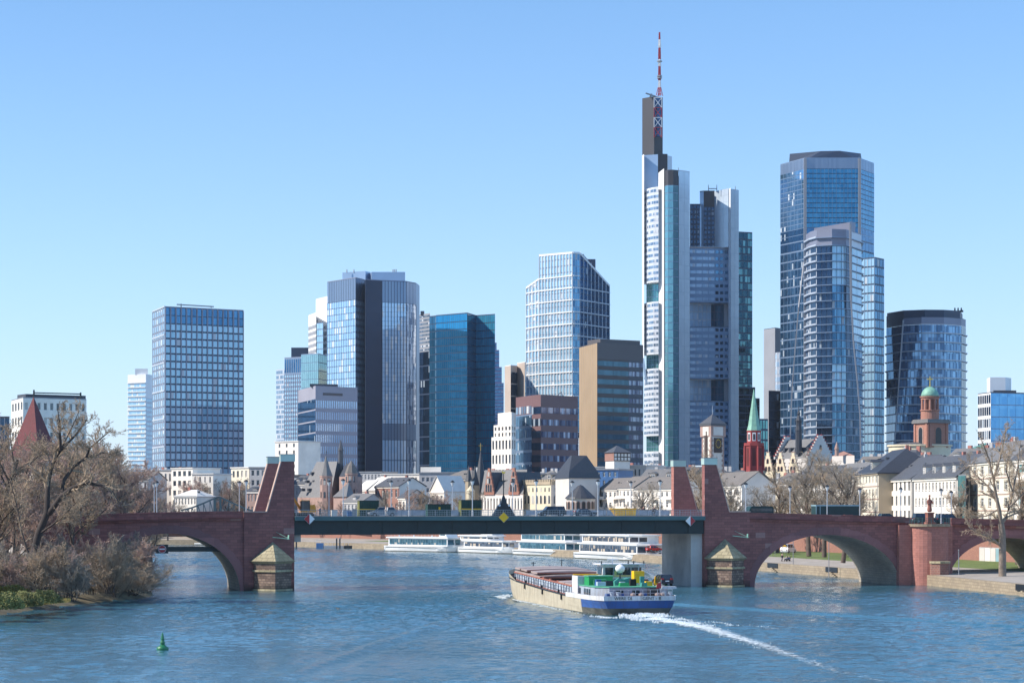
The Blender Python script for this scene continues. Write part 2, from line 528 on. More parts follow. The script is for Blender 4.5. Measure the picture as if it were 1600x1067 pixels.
for a,b in zip(W0[:-1],W0[1:]):
 mb.face([(a[0],a[1],ZC),(a[0]+3500,a[1]+1500,ZC),(b[0]+3500,b[1]+1500,ZC),(b[0],b[1],ZC)])
mb.face([(3690,1700,ZC),(9000,9000,ZC),(-3000,9000,ZC),(2310,2830,ZC)])
mb.face([(W0[-1][0],W0[-1][1],ZC),(2310,2830,ZC),(-3000,9000,ZC),(-6000,9000,ZC),(-6000,3200,ZC)])
tag(mb.build('city_ground',M['citygr']),kind='structure')

# left bank: a low wooded island
LB=[(-62,150),(-64,230),(-66,262),(-66.5,277),(-64,296),(-61,314),(-56,335),(-56,350),(-60,372),(-66,400),(-75,440),(-90,500),(-130,600),(-400,760)]
M['soil']=mat('bank_soil',(.12,.10,.06),.95,0,.4,.5,.6,6)
inn=[(x-6,y+(4 if i<8 else-6)) for i,(x,y) in enumerate(LB)]
inn2=[(-160 if x>-150 else x-40,y) for x,y in LB]
mb=MB()
random.seed(5)
for i in range(len(LB)-1):
 z=lambda k:1.5+.5*math.sin(k*2.3)
 a,b,c,d=LB[i],LB[i+1],inn[i+1],inn[i]
 mb.face([(a[0],a[1],-.5),(d[0],d[1],z(i)),(c[0],c[1],z(i+1)),(b[0],b[1],-.5)][::-1])
 e,f=inn2[i+1],inn2[i]
 mb.face([(d[0],d[1],z(i)),(f[0],f[1],4.0),(e[0],e[1],4.0),(c[0],c[1],z(i+1))][::-1])
 mb.face([(f[0],f[1],4.0),(-3500,f[1],5),(-3500,e[1],5),(e[0],e[1],4.0)][::-1])
tag(mb.build('left_bank',M['soil']),kind='structure')
# ------------------------------------------------------------------ the old bridge, in its own frame: s along, t across, z up
BA=math.atan2(.233,.972)
BO=Vector((-37.0,371.0,0))
BM=Matrix.Translation(BO)@Matrix.Rotation(BA,4,'Z')
def BW(s,t,z):return BM@Vector((s,t,z))
def bs(px,t=0.0):
 k=(px-800)/FPX
 ox,oy=BO.x-.233*t,BO.y+.972*t
 return(k*oy-ox)/(.972-.233*k)
def bz(py,s,t=0.0):return HC+(YH-py)/FPX*(BO.y+.972*t+.233*s)
WID=19.0
bridge=thing('stone_bridge','long red sandstone arch bridge with green steel centre span crossing the river','bridge',tuple(BO),BA)
def topz(s): # top of the masonry (deck level); the parapet stands on it
 if s<0:return 12.35-.012*(-8.5-s)-.0004*max(0,-s-8)**2
 return 12.1-.026*max(0,s-81.5)
ARCH={'left':[(-21.2,12.0,9.7),(-50.5,12.5,8.9)],'right':[(96.5,13.9,9.15),(131.9,12.0,8.5),(162,12.5,8.0)]}
def masonry(s0,s1,arches,name):
 mb=MB()
 S=set(np.linspace(s0,s1,60).tolist())
 for c,a,h in arches:
  for q in np.linspace(-math.pi/2,math.pi/2,41):S.add(c+a*math.sin(q))
 S=sorted(x for x in S if s0<=x<=s1)
 def bot(s,side):
  for c,a,h in arches:
   if abs(s-c)<a-1e-6:return h*math.sqrt(max(0,1-((s-c)/a)**2))
   if abs(abs(s-c)-a)<1e-6 and((side<0)==(s>c)):return 0.0
  return-1.5
 for x0,x1 in zip(S[:-1],S[1:]):
  b0,b1=bot(x0,1),bot(x1,-1)
  mid=bot((x0+x1)/2,0)
  if mid<=-1.4:b0=b1=-1.5
  t0,t1=topz(x0),topz(x1)
  mb.face([(x0,0,b0),(x1,0,b1),(x1,0,t1),(x0,0,t0)])
  mb.face([(x1,WID,b1),(x0,WID,b0),(x0,WID,t0),(x1,WID,t1)])
  mb.face([(x0,0,t0),(x1,0,t1),(x1,WID,t1),(x0,WID,t0)])
  mb.face([(x0,WID,b0),(x1,WID,b1),(x1,0,b1),(x0,0,b0)],1)
 for c,a,h in arches: # pier flanks below water
  for s in(c-a,c+a):
   mb.face([(s,0,-1.5),(s,WID,-1.5),(s,WID,0),(s,0,0)],0)
 for s in(s0,s1):
  mb.face([(s,0,-1.5),(s,WID,-1.5),(s,WID,topz(s)),(s,0,topz(s))])
 return mb.build(name,[M['sandstone'],M['vault']],bridge,world=False)
M['vault']=blockmat('vault_stone',(.48,.42,.34),(.36,.31,.25),(.2,.17,.14),.9,.5,.03,stain=.45,sscale=.25)
masonry(-70,-8.5,ARCH['left'],'arch_wall')
masonry(81.5,190,ARCH['right'],'arch_wall')
# voussoirs, one by one, 5 cm proud of the wall
vm=M['vous']=blockmat('voussoir_stone',(.36,.155,.145),(.2,.095,.095),(.1,.05,.05),9,9,.001,stain=.5)
for c,a,h in ARCH['left'][:1]+ARCH['right'][:2]:
 n=44
 for i in range(n):
  q0=math.pi*i/n;q1=math.pi*(i+1)/n
  dep=1.35+(.12 if i%2 else 0)
  pts=[]
  for q,r in((q0,0),(q0,dep),(q1,dep),(q1,0)):
   s=c-(a+r)*math.cos(q);z=(h+r)*math.sin(q)
   pts.append((s,z))
  g=.025
  cx=sum(p[0] for p in pts)/4;cz=sum(p[1] for p in pts)/4
  pts=[(cx+(p[0]-cx)*(1-g),cz+(p[1]-cz)*(1-g)) for p in pts]
  mb=MB()
  pr=-.05-.03*((i*7)%3)/2
  mb.hexa([(p[0],.02,p[1]) for p in pts][::-1],[(p[0],pr,p[1]) for p in pts][::-1])
  mb.build('voussoir',vm,bridge,world=False)
# string course and parapet with coping
def parapet(sa,sb,t,name='parapet'):
 n=max(1,int((sb-sa)/6))
 for i in range(n):
  a=sa+(sb-sa)*i/n;b=sa+(sb-sa)*(i+1)/n
  mb=MB();w0,w1=(-.12,.40) if t==0 else(WID-.40,WID+.05)
  mb.hexa([(a,w0,topz(a)),(b,w0,topz(b)),(b,w1,topz(b)),(a,w1,topz(a))],
    [(a,w0,topz(a)+.92),(b,w0,topz(b)+.92),(b,w1,topz(b)+.92),(a,w1,topz(a)+.92)])
  mb.build(name,M['sandstone'],bridge,world=False)
  mb=MB();e=.015
  mb.hexa([(a+e,w0-.1,topz(a)+.92),(b-e,w0-.1,topz(b)+.92),(b-e,w1+.1,topz(b)+.92),(a+e,w1+.1,topz(a)+.92)],
    [(a+e,w0-.1,topz(a)+1.1),(b-e,w0-.1,topz(b)+1.1),(b-e,w1+.1,topz(b)+1.1),(a+e,w1+.1,topz(a)+1.1)])
  mb.build('coping',M['sandstone'],bridge,world=False)
  mb=MB()
  mb.hexa([(a,w0-.06,topz(a)-.5),(b,w0-.06,topz(b)-.5),(b,w1+.06,topz(b)-.5),(a,w1+.06,topz(a)-.5)],
    [(a,w0-.42,topz(a)-.1),(b,w0-.42,topz(b)-.1),(b,w1+.1,topz(b)-.1),(a,w1+.1,topz(a)-.1)])
  if t==0:mb.build('string_course',M['sandstone'],bridge,world=False)
for sa,sb in((-70,-8.6),(81.6,111.5),(120.5,190)):
 parapet(sa,sb,0)
for sa,sb in((-70,-8.6),(81.6,190)):
 parapet(sa,sb,1)
for s in(-23.5,-45,100.5,140):
 mb=MB();mb.box(s-.8,s+.8,-.16,.5,topz(s)-.1,topz(s)+1.18)
 mb.build('pilaster',M['sandstone'],bridge,world=False)
# road surface on the masonry
mb=MB()
for sa,sb in((-70,-8.6),(81.6,190)):
 for i in range(20):
  a=sa+(sb-sa)*i/20;b=sa+(sb-sa)*(i+1)/20
  mb.face([(a,3.5,topz(a)+.02),(b,3.5,topz(b)+.02),(b,WID-3.5,topz(b)+.02),(a,WID-3.5,topz(a)+.02)])
mb.build('roadway',M['asphalt'],bridge,world=False)

# gateway pylons: a block over each river pier, and a tall slab leaning back from the span
def pylon(s_in,sgn,t0,t1,ztop,mtl,zblk):
 """s_in = edge facing the span; sgn = direction away from the span"""
 A=s_in;blk=8.5
 e=lambda d:A+sgn*d
 prof=[(0,-1.5),(blk,-1.5),(blk,zblk),(4.6,zblk),(2.2,ztop),(0,ztop)]
 p=[(e(d),z) for d,z in prof]
 if sgn<0:p=p[::-1]
 mb=MB()
 mb.hexa([(s,t0,z) for s,z in p],[(s,t1,z) for s,z in p])
 return mb,p
for(s_in,sgn,zf,zb,tf,tb_) in((0.0,-1,21.85,21.85,711.5,716),(73.1,1,21.65,21.65,0,0)):
 for(t0,t1,mt,zt) in((-.35,1.15,M['sandstone'],zf),(17.6,19.1,M['sandstone_red'],zb)):
  root=bridge
  mb,p=pylon(s_in,sgn,t0,t1,zt,mt,13.25)
  pl=mb.build('pylon',mt,bridge,world=False)
  # pale coping on the leaning edge and block shoulder
  mb=MB();e=lambda d:s_in+sgn*d
  mb.bar((e(2.25),(t0+t1)/2,zt-.0),(e(4.65),(t0+t1)/2,13.3),t1-t0+.12,.16)
  mb.bar((e(4.6),(t0+t1)/2,13.33),(e(8.6),(t0+t1)/2,13.33),t1-t0+.14,.16)
  mb.build('pylon_coping',M['cap_light'] if 'cap_light' in M else M.setdefault('cap_light',mat('pale_coping',(.5,.36,.3),.8)),bridge,world=False)
  # greenish lantern box on top
  mb=MB();a,b=sorted((e(-.12),e(2.35)))
  mb.box(a,b,t0-.12,t1+.12,zt+.003,zt+1.15)
  cap=mb.build('pylon_lantern',M.setdefault('lantern',mat('lantern_glass',(.42,.55,.50),.3,.2,.12)),bridge,world=False)
  mb=MB();mb.box(a-.05,b+.05,t0-.18,t1+.18,zt+1.15,zt+1.25)
  mb.build('lantern_rim',M['grey_metal'],cap,world=False)
# body of the two river piers under the blocks (between the pylons)
for a,b in((-8.5,-.02),(73.12,81.5)):
 mb=MB();mb.box(a,b,1.15,17.6,-1.5,12.3);mb.build('pier',M['sandstone'],bridge,world=False)
# concrete abutment of the steel span against the right pier
mb=MB();mb.box(71.0,73.08,1.0,18.2,-1.5,9.4)
mb.build('bearing_pier',M['concrete'],bridge,world=False)
mb=MB();mb.box(.02,1.3,1.0,18.2,8.2,9.4);mb.build('bearing_pier',M['concrete'],bridge,world=False)

# cutwaters with mossy half-cone caps
def cutwater(cx,w,zc=4.6,zt=8.25):
 def ring(k,dz):
  pts=[(-w,0),(-w*.97,-1.0),(-.05,-4.3),(w*.97,-1.0),(w,0)]
  return[(cx+x*k,(y-.35)*k-.35*(1-k) if y else-.36) for x,y in pts]
 mb=MB()
 mb.frustum(ring(.86,0),-1.5,ring(.9,0),zc)
 body=mb.build('cutwater',M['cutwater'],bridge,world=False)
 mb=MB();mb.prism(ring(.94,0),0.0,.35);mb.prism(ring(.96,0),3.2,3.55)
 mb.build('stone_band',M['cap_stone'],body,world=False)
 mb=MB();mb.frustum(ring(.9,0),zc+.002,ring(1.06,0),zc+.4)
 r=ring(1.06,0);n=4
 ap=(cx,-.36,zt)
 for i in range(n):
  mb.face([(*r[i],zc+.4),(*r[i+1],zc+.4),ap])
 mb.build('cutwater_cap',M['cap_stone'],bridge,world=False)
cutwater(-3.7,3.6)
cutwater(76.9,3.7,4.7,8.5)
# little projecting bronze arrows above the cutwater caps
for cx in(-2.2,79.6):
 mb=MB();mb.bar((cx-1.6,-1.3,9.05),(cx+1.2,-2.0,8.75),.12,.12);mb.bar((cx-.9,-.4,9.9),(cx+.8,-1.9,8.95),.05,.05)
 mb.bar((cx+.9,-2.0,8.7),(cx+1.05,-1.7,9.4),.25,.05)
 mb.tube((cx,-1.6,8.9),(cx,-.3,8.9),.05,.05,6)
 mb.build('wall_arm',M['copper'],bridge,world=False)

# bastion with a statue on the right bank
bc=115.9
mb=MB()
r=3.55
pts=[(bc-r,.3),(bc-r,-.6)]+[(bc+r*math.cos(q),-.6+2.9*math.sin(q)) for q in np.linspace(math.pi,2*math.pi,15)[1:-1]]+[(bc+r,-.6),(bc+r,.3)]
mb.prism(pts,-1.5,10.6)
mb.build('bastion',M['sandstone_red'],bridge,world=False)
mb=MB();big=[(bc+(x-bc)*1.1,y*1.09 if y<0 else y) for x,y in pts]
mb.prism(big,10.62,11.1);mb.build('bastion_cornice',M['quay_stone'],bridge,world=False)
mb=MB();mb.box(bc-6.0,bc-3.5,-.9,.3,-1.5,10.9);mb.build('buttress',M['sandstone_red'],bridge,world=False)
mb=MB();mb.box(bc+3.5,bc+4.5,-.8,.3,-1.5,10.9);mb.build('buttress',M['sandstone_red'],bridge,world=False)
pl=[(bc-1.0,-2.9),(bc-1.4,-4.6),(bc-.3,-6.0),(bc+1.3,-6.0),(bc+2.2,-4.6),(bc+1.9,-2.4)]
mb=MB();mb.prism(pl,-1.5,4.0);mb.build('cutwater',M['brickish'] if 'brickish' in M else M.setdefault('brickish',blockmat('footing_brick',(.30,.13,.10),(.20,.10,.085),(.3,.25,.2),.6,.35,.03,stain=.5,sscale=.5)),bridge,world=False)
mb=MB();mb.prism([(bc+.4+(x-bc-.4)*1.07,y*1.03) for x,y in pl],4.003,4.4);mb.build('cutwater_cap',M['cap_stone'],bridge,world=False)
# railing on the bastion
mb=MB()
rp=[(x,y) for x,y in big if y<0]
rp=[(bc-7.5,-.05)]+rp+[(bc+4.6,-.05)]
for(x,y) in rp:mb.tube((x*.97+bc*.03,y*.93,11.1),(x*.97+bc*.03,y*.93,12.2),.04,.04,5)
for zz in(11.5,11.85,12.2):
 mb.path([(x*.97+bc*.03,y*.93,zz) for x,y in rp],.035,5)
mb.build('bastion_railing',M['green_steel_l'],bridge,world=False)

# ------------------------------------------------------------------ steel centre span
S0,S1=0.03,73.0
ZD=12.45
mb=MB();mb.box(S0,S1,-.1,.25,9.55,ZD-.45);mb.build('main_girder',M['green_steel'],bridge,world=False)
mb=MB();mb.box(S0,S1,WID-.25,WID+.1,9.55,ZD-.45);mb.build('main_girder',M['green_steel'],bridge,world=False)
mb=MB();mb.box(S0,S1,-.25,.4,9.42,9.549);mb.build('girder_flange',M['green_steel'],bridge,world=False)
mb=MB();mb.box(S0,S1,-.9,WID+.9,ZD-.448,ZD-.02);mb.build('deck',M['green_steel'],bridge,world=False)
mb=MB();mb.box(S0,S1,-1.08,-.902,ZD-.62,ZD+.06);mb.build('edge_beam',M['green_steel_l'],bridge,world=False)
mb=MB();mb.box(S0,S1,3.0,WID-3.0,ZD-.019,ZD+.0);mb.build('roadway',M['asphalt'],bridge,world=False)
mb=MB();mb.box(S0,S1,-.9,2.99,ZD-.019,ZD+.12);mb.box(S0,S1,WID-2.99,WID+.9,ZD-.019,ZD+.12);mb.build('footway',M['paving'],bridge,world=False)
for i in range(5):
 mb=MB();t=3+3.25*i;mb.box(S0,S1,t-.15,t+.15,10.2,ZD-.45);mb.build('inner_girder',M['green_steel'],bridge,world=False)
for i in range(12):
 mb=MB();s=3+i*6.1;mb.box(s,s+.25,.26,WID-.26,10.4,11.3);mb.build('cross_beam',M['green_steel'],bridge,world=False)
for i in range(12):
 mb=MB();s=3+i*6.1;mb.box(s,s+.05,-.20,-.105,9.56,11.71);mb.build('stiffener',M['green_steel'],bridge,world=False)
# railings with mesh panels: posts, rails and wires, both edges
M['mesh_w']=mat('galvanised',(.5,.52,.54),.4,.6,.1)
for t in(-.85,WID+.85):
 mb=MB();mb.box(S0,S1,t-.05,t+.05,ZD+1.15,ZD+1.23);mb.build('handrail',M['grey_metal'],bridge,world=False)
 mb=MB()
 for k in range(int(73/.3)):
  s=S0+.05+k*.3;mb.box(s,s+.025,t-.012,t+.012,ZD+.2,ZD+1.12)
 for z in(.18,.5,.8):mb.box(S0,S1,t-.015,t+.015,ZD+z,ZD+z+.03)
 o=mb.build('railing_bars',M['mesh_w'],bridge,world=False);o['kind']='stuff'
 for i in range(37):
  mb=MB();s=.3+i*2.0;mb.box(s,s+.07,t-.05,t+.05,ZD+.05,ZD+1.16);mb.build('rail_post',M['grey_metal'],bridge,world=False)
# pale construction barrier boards along the far footway
M['hoard']=mat('barrier_board',(.55,.53,.55),.7,0,.2,.8)
k=0
s=11.0
while s<70:
 if not(30.5<s<42):
  ordn=['first','second','third','fourth','fifth','sixth','seventh','eighth','ninth','tenth','eleventh','twelfth','thirteenth','fourteenth','fifteenth','sixteenth','seventeenth','eighteenth','nineteenth','twentieth']
  t_=thing('barrier_board','pale waist high barrier board on the steel span, %s from the left'%ordn[min(k,19)],'barrier',tuple(BW(s,16.2,ZD+.12)),BA,'barrier boards on the bridge')
  mb=MB();mb.box(0,2.9,-.03,.03,.1,.98);mb.build('board',M['hoard'],t_,world=False)
  for x in(.3,2.5):
   mb=MB();mb.box(x,x+.15,-.25,.25,0,.1);mb.build('foot',M['dark_metal'],t_,world=False)
  k+=1
 s+=3.05

# navigation boards
def diamond(px,py,cols,label,sz=.62):
 s=bs(px,-1.2);z=bz(py,s,-1.2)
 r_=thing('navigation_board',label,'navigation sign',tuple(BW(s,-1.2,z)),BA)
 mb=MB()
 h=sz*1.42
 for sg,c in((-1,0),(1,1)):
  p=[(0,-h),(sg*h,0),(0,h)]
  if sg<0:p=p[::-1]
  mb.hexa([(x,-.06,z_) for x,z_ in p][::-1],[(x,-.02,z_) for x,z_ in p][::-1],c)
 mb.build('board',[M[cols[0]],M[cols[1]]],r_,world=False)
 e=h*1.08
 mb=MB();p=[(0,-e),(e,0),(0,e),(-e,0)]
 mb.hexa([(x,-.018,z_) for x,z_ in p],[(x,.02,z_) for x,z_ in p]);mb.build('backing',M['grey_metal'],r_,world=False)
 mb=MB();mb.box(-.06,.06,.021,.14,-.3,.3);mb.build('bracket',M['grey_metal'],r_,world=False)
diamond(483.5,810.5,('redpaint','whitepaint'),'red and white diamond board at the left end of the steel span')
diamond(787,808,('yellow','yellow'),'yellow diamond navigation board at the middle of the steel span')
diamond(1078.5,813.5,('whitepaint','redpaint'),'white and red diamond board at the right end of the steel span')
# barred passage under the left arch: a pipe beam with a no-entry board
mb=MB();zb=bz(858,-20);mb.box(-33.0,-10.2,2.0,2.7,zb-.42,zb+.42)
pb=mb.build('pipe_beam',M['green_steel'],bridge,world=False)
s=bs(253.5,1.8);z=bz(857.5,s,1.8)
r_=thing('no_entry_sign','round red no-entry board with a white bar hung on the beam under the left arch','sign',tuple(BW(s,1.8,z)),BA)
mb=MB();mb.box(-1.05,1.0,-.03,.15,-.72,.78);mb.build('backing',M['black'],r_,world=False)
def disc(r,y0,y1,n=24):
 m_=MB();m_.hexa([(r*math.cos(a),y1,r*math.sin(a)) for a in np.linspace(0,2*math.pi,n,False)],[(r*math.cos(a),y0,r*math.sin(a)) for a in np.linspace(0,2*math.pi,n,False)]);return m_
disc(.66,-.05,-.031).build('rim',M['whitepaint'],r_,world=False)
disc(.60,-.07,-.051).build('disc',M['redpaint'],r_,world=False)
mb=MB();mb.box(-.47,.47,-.09,-.071,-.11,.11);mb.build('bar',M['whitepaint'],r_,world=False)
# ------------------------------------------------------------------ buildings
PANES={}
def pane_mesh(w,h,style,mt,fr=None):
 key=(round(w,2),round(h,2),style,mt.name,fr.name if fr else '')
 if key in PANES:return PANES[key]
 mb=MB()
 if style=='panel': # a slab of glass, origin at bottom left, facing -Y
  mb.box(0,w,-.10,0.0,0,h)
  me=mb.mesh('pane',mt)
 else:
  mb.box(0,w,.0,.04,0,h,0)
  f=min(.09,w*.09)
  for x in((0,f),(w-f,w)):mb.box(x[0],x[1],-.06,-.001,0,h,1)
  for z in((0,f),(h-f,h)):mb.box(f,w-f,-.06,-.001,z[0],z[1],1)
  if style=='cross':
   mb.box(w/2-f*.5,w/2+f*.5,-.05,-.001,f,h-f,1)
   mb.box(f,w/2-f*.5-.001,-.05,-.001,h*.66,h*.66+f,1);mb.box(w/2+f*.5+.001,w-f,-.05,-.001,h*.66,h*.66+f,1)
  me=mb.mesh('window',[mt,fr or M['frame_white']])
 PANES[key]=me
 return me

class Bld:
 def __init__(self,name,label,cat,c0,z0=ZC,group=None):
  self.root=thing(name,label,cat,(c0[0],c0[1],z0),0,group)
  self.o=Vector((c0[0],c0[1],z0));self.z0=z0
  self.walls={};self.pn=[];self.fin={};self.loose={}
 def wall(self,key):return self.walls.setdefault(key,MB())
 def plain(self,p0,p1,z0,z1,mt='white',part='wall'):
  z0=z0 if hasattr(z0,'__len__') else(z0,z0);z1=z1 if hasattr(z1,'__len__') else(z1,z1)
  self.wall((part,mt)).face([(*p0,z0[0]),(*p1,z0[1]),(*p1,z1[1]),(*p0,z1[0])])
 def punched(self,p0,p1,z0,z1,cols,rows,wf=.5,hf=.55,mt='white',style='cross',glass='winglass',frame=None,depth=.28,zoff=.22,margin=0.0,part='wall',sill=None,arch=False,name='window'):
  p0,p1=Vector(p0),Vector(p1);L=(p1-p0).length
  d=(p1-p0)/L;n=Vector((d.y,-d.x));rz=math.atan2(d.y,d.x)
  mg=margin*L;bay=(L-2*mg)/cols;fl=(z1-z0)/rows
  w=bay*wf;h=fl*hf
  mb=self.wall((part,mt))
  def q(u0,u1,a,b,dep0=0,dep1=0):
   A=p0+d*u0-n*dep0;B=p0+d*u1-n*dep1
   mb.face([(A.x,A.y,a),(B.x,B.y,a),(B.x,B.y,b),(A.x,A.y,b)])
  u=0.0
  for c in range(cols):
   a=mg+bay*c+(bay-w)/2;b=a+w
   q(u,a,z0,z1);u=b
   zz=z0
   for r in range(rows):
    s=z0+fl*r+fl*zoff;t=s+h
    q(a,b,zz,s);zz=t
    q(a,a,s,t,0,depth);q(b,b,s,t,depth,0)
    A=p0+d*a;B=p0+d*b;Ai=A-n*depth;Bi=B-n*depth
    mb.face([(A.x,A.y,s),(B.x,B.y,s),(Bi.x,Bi.y,s),(Ai.x,Ai.y,s)])
    mb.face([(Ai.x,Ai.y,t),(Bi.x,Bi.y,t),(B.x,B.y,t),(A.x,A.y,t)])
    me=pane_mesh(w,h,style,M[glass],M[frame] if frame else None)
    self.pn.append((w*h*max(.05,-n.y),name,me,Vector((Ai.x,Ai.y,s)),rz))
    if sill:
     S=A+n*.14;T=B+n*.14
     self.wall(('window_sills',sill)).hexa([(A.x,A.y,s-.16),(S.x,S.y,s-.16),(T.x,T.y,s-.16),(B.x,B.y,s-.16)],[(A.x,A.y,s-.02),(S.x,S.y,s-.02),(T.x,T.y,s-.02),(B.x,B.y,s-.02)])
   q(a,b,zz,z1)
  q(u,L,z0,z1)
 def curtain(self,p0,p1,z0,z1,bays,rows,glass,g=1,hf=.8,mw=.12,fin=None,find=.25,finw=.25,mt='grey_metal',zoff=.0,name='window_pane',top=None,part='wall',skip=None):
  p0,p1=Vector(p0),Vector(p1);L=(p1-p0).length
  d=(p1-p0)/L;n=Vector((d.y,-d.x));rz=math.atan2(d.y,d.x)
  T=top or(lambda u:z1)
  self.wall((part,mt)).face([(*p0,z0),(*p1,z0),(*p1,T(L)),(*p0,T(0))])
  bay=L/bays;fl=(z1-z0)/rows;G=M[glass]
  for r in range(rows):
   s=z0+fl*(r+zoff)+fl*(1-hf)*.5;h=fl*hf
   for c in range(0,bays,g):
    k=min(g,bays-c)
    u0=c*bay+mw/2;u1=(c+k)*bay-mw/2
    if skip and skip((u0+u1)/2/L,(s+h/2-z0)/(z1-z0)):continue
    A=p0+d*u0+n*.003
    if top:
     h0,h1=min(s+h,T(u0)-.2),min(s+h,T(u1)-.2)
     if h0<=s or h1<=s:continue
     if h0<s+h-1e-3 or h1<s+h-1e-3:
      B=p0+d*u1+n*.003;e=n*.1
      self.loose.setdefault((name,glass),MB()).hexa([(A.x,A.y,s),(A.x+e.x,A.y+e.y,s),(B.x+e.x,B.y+e.y,s),(B.x,B.y,s)][::-1],
       [(A.x,A.y,h0),(A.x+e.x,A.y+e.y,h0),(B.x+e.x,B.y+e.y,h1),(B.x,B.y,h1)][::-1])
      continue
    me=pane_mesh(u1-u0,h,'panel',G)
    self.pn.append(((u1-u0)*h*max(.05,-n.y),name,me,Vector((A.x,A.y,s)),rz))
  if fin:
   fm=self.fin.setdefault(fin,MB())
   for c in range(bays+1):
    u=c*bay;A=p0+d*max(0,u-finw/2);B=p0+d*min(L,u+finw/2)
    C=B+n*find;D=A+n*find
    fm.hexa([(*A,z0),(*D,z0),(*C,z0),(*B,z0)][::-1],[(*A,T(u)),(*D,T(u)),(*C,T(u)),(*B,T(u))][::-1])
 def bands(self,p0,p1,z0,z1,rows,bh,mt,dep=.3,zoff=0.0,name='floor_band',stuff=False):
  p0,p1=Vector(p0),Vector(p1);d=(p1-p0).normalized();n=Vector((d.y,-d.x));fl=(z1-z0)/rows
  for r in range(rows+1):
   z=z0+fl*r+zoff
   A,B=p0+n*.004,p1+n*.004;C,D=p1+n*dep,p0+n*dep
   mb=MB();mb.hexa([(*A,z),(*D,z),(*C,z),(*B,z)][::-1],[(*A,z+bh),(*D,z+bh),(*C,z+bh),(*B,z+bh)][::-1])
   mb.build(name,M[mt],self.root)
 def roof(self,poly,z,mt='grey_metal',thick=.4,name='roof'):
  mb=MB();mb.prism(poly,z,z+thick);mb.build(name,M[mt],self.root)
 def box(self,poly,z0,z1,mt,name='roof_box',parent=None):
  mb=MB();mb.prism(poly,z0,z1);return mb.build(name,M[mt],parent or self.root)
 def finish(self):
  for(part,mt),mb in self.walls.items():
   mb.build(part,M[mt],self.root)
  for mt,mb in self.fin.items():
   mb.build('mullions',M[mt],self.root,kind='stuff')
  for(name,g),mb in self.loose.items():
   mb.build(name,M[g],self.root,kind='stuff')
  self.pn.sort(key=lambda t:-t[0])
  byn={}
  for t in self.pn:byn.setdefault(t[1],[]).append(t)
  for name,L in byn.items():
   for t in L[:298]:
    inst(name,t[2],self.root,t[3]-self.o,t[4])
   rest=L[298:]
   if rest: # past the first 300: one joined part, real geometry
    vs,fs,mi,mats,uvs=[],[],[],[],[]
    base=0
    for t in rest:
     me=t[2];R3=Matrix.Translation(t[3]-self.o)@Matrix.Rotation(t[4],4,'Z')
     for m_ in me.materials:
      if m_ not in mats:mats.append(m_)
     a=np.empty(len(me.vertices)*3);me.vertices.foreach_get('co',a);a=a.reshape(-1,3)
     Rn=np.array(R3);vs.append(a@Rn[:3,:3].T+Rn[:3,3])
     for p in me.polygons:
      fs.append([base+i for i in p.vertices]);mi.append(mats.index(me.materials[p.material_index]))
     base+=len(a)
    me=bpy.data.meshes.new(name+'s')
    me.from_pydata(np.concatenate(vs).tolist(),[],fs)
    for m_ in mats:me.materials.append(m_)
    me.polygons.foreach_set('material_index',mi);me.update();auto_uv(me)
    o=bpy.data.objects.new(name+'s',me);COL.objects.link(o);adopt(o,self.root);o['kind']='stuff'
  return self.root
def back(pts,dep=30,k=.0):
 """close a footprint: two far corners, roughly behind the left and right silhouette corners"""
 a,b=Vector(pts[-1]),Vector(pts[0])
 sh=(b-a)*.05
 y1=max(a.y,b.y)+dep
 return[a*(y1/a.y)+sh,b*(y1/b.y)-sh]
# ------------------------------------------------------------------ the towers
GL=lambda k,*a,**kw:M.setdefault(k,glassmat(k,*a,**kw))
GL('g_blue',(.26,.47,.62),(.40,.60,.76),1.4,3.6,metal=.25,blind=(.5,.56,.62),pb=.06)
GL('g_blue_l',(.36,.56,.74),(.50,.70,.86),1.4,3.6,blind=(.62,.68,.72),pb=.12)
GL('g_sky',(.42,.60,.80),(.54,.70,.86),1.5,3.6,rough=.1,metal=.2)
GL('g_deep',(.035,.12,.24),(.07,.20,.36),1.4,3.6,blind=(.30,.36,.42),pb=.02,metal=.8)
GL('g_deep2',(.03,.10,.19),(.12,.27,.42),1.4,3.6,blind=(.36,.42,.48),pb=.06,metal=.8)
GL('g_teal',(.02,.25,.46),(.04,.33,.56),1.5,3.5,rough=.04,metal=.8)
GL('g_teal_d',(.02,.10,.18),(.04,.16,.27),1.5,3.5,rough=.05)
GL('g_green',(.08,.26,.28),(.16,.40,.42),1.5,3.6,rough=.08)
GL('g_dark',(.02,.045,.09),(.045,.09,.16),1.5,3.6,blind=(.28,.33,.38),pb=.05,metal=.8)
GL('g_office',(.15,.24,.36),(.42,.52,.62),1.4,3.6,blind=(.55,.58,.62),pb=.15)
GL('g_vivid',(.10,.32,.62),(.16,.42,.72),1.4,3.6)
for k,c,r_,me_ in(('clad_violet',(.22,.24,.32),.5,.2),('clad_pale',(.50,.55,.62),.45,.2),('clad_navy',(.035,.055,.10),.5,.2),('clad_blue',(.22,.30,.42),.4,.4),
                   ('clad_white',(.78,.79,.80),.5,.0),('clad_dark',(.07,.075,.095),.55,.2),('clad_gold',(.38,.275,.17),.6,.0),('clad_brown',(.075,.06,.06),.6,.1),
                   ('clad_red',(.16,.085,.085),.6,.0),('conc_tan',(.46,.38,.32),.85,0),('clad_steelblue',(.30,.42,.58),.35,.5),('clad_lilac',(.30,.30,.36),.6,.0),('clad_char',(.10,.09,.095),.6,.1),('clad_grey',(.30,.31,.34),.6,.1)):
 M[k]=mat(k,c,r_,me_,.08,.06)
W='office tower'
def poly(*pts):return[P2(a,b) for a,b in pts]

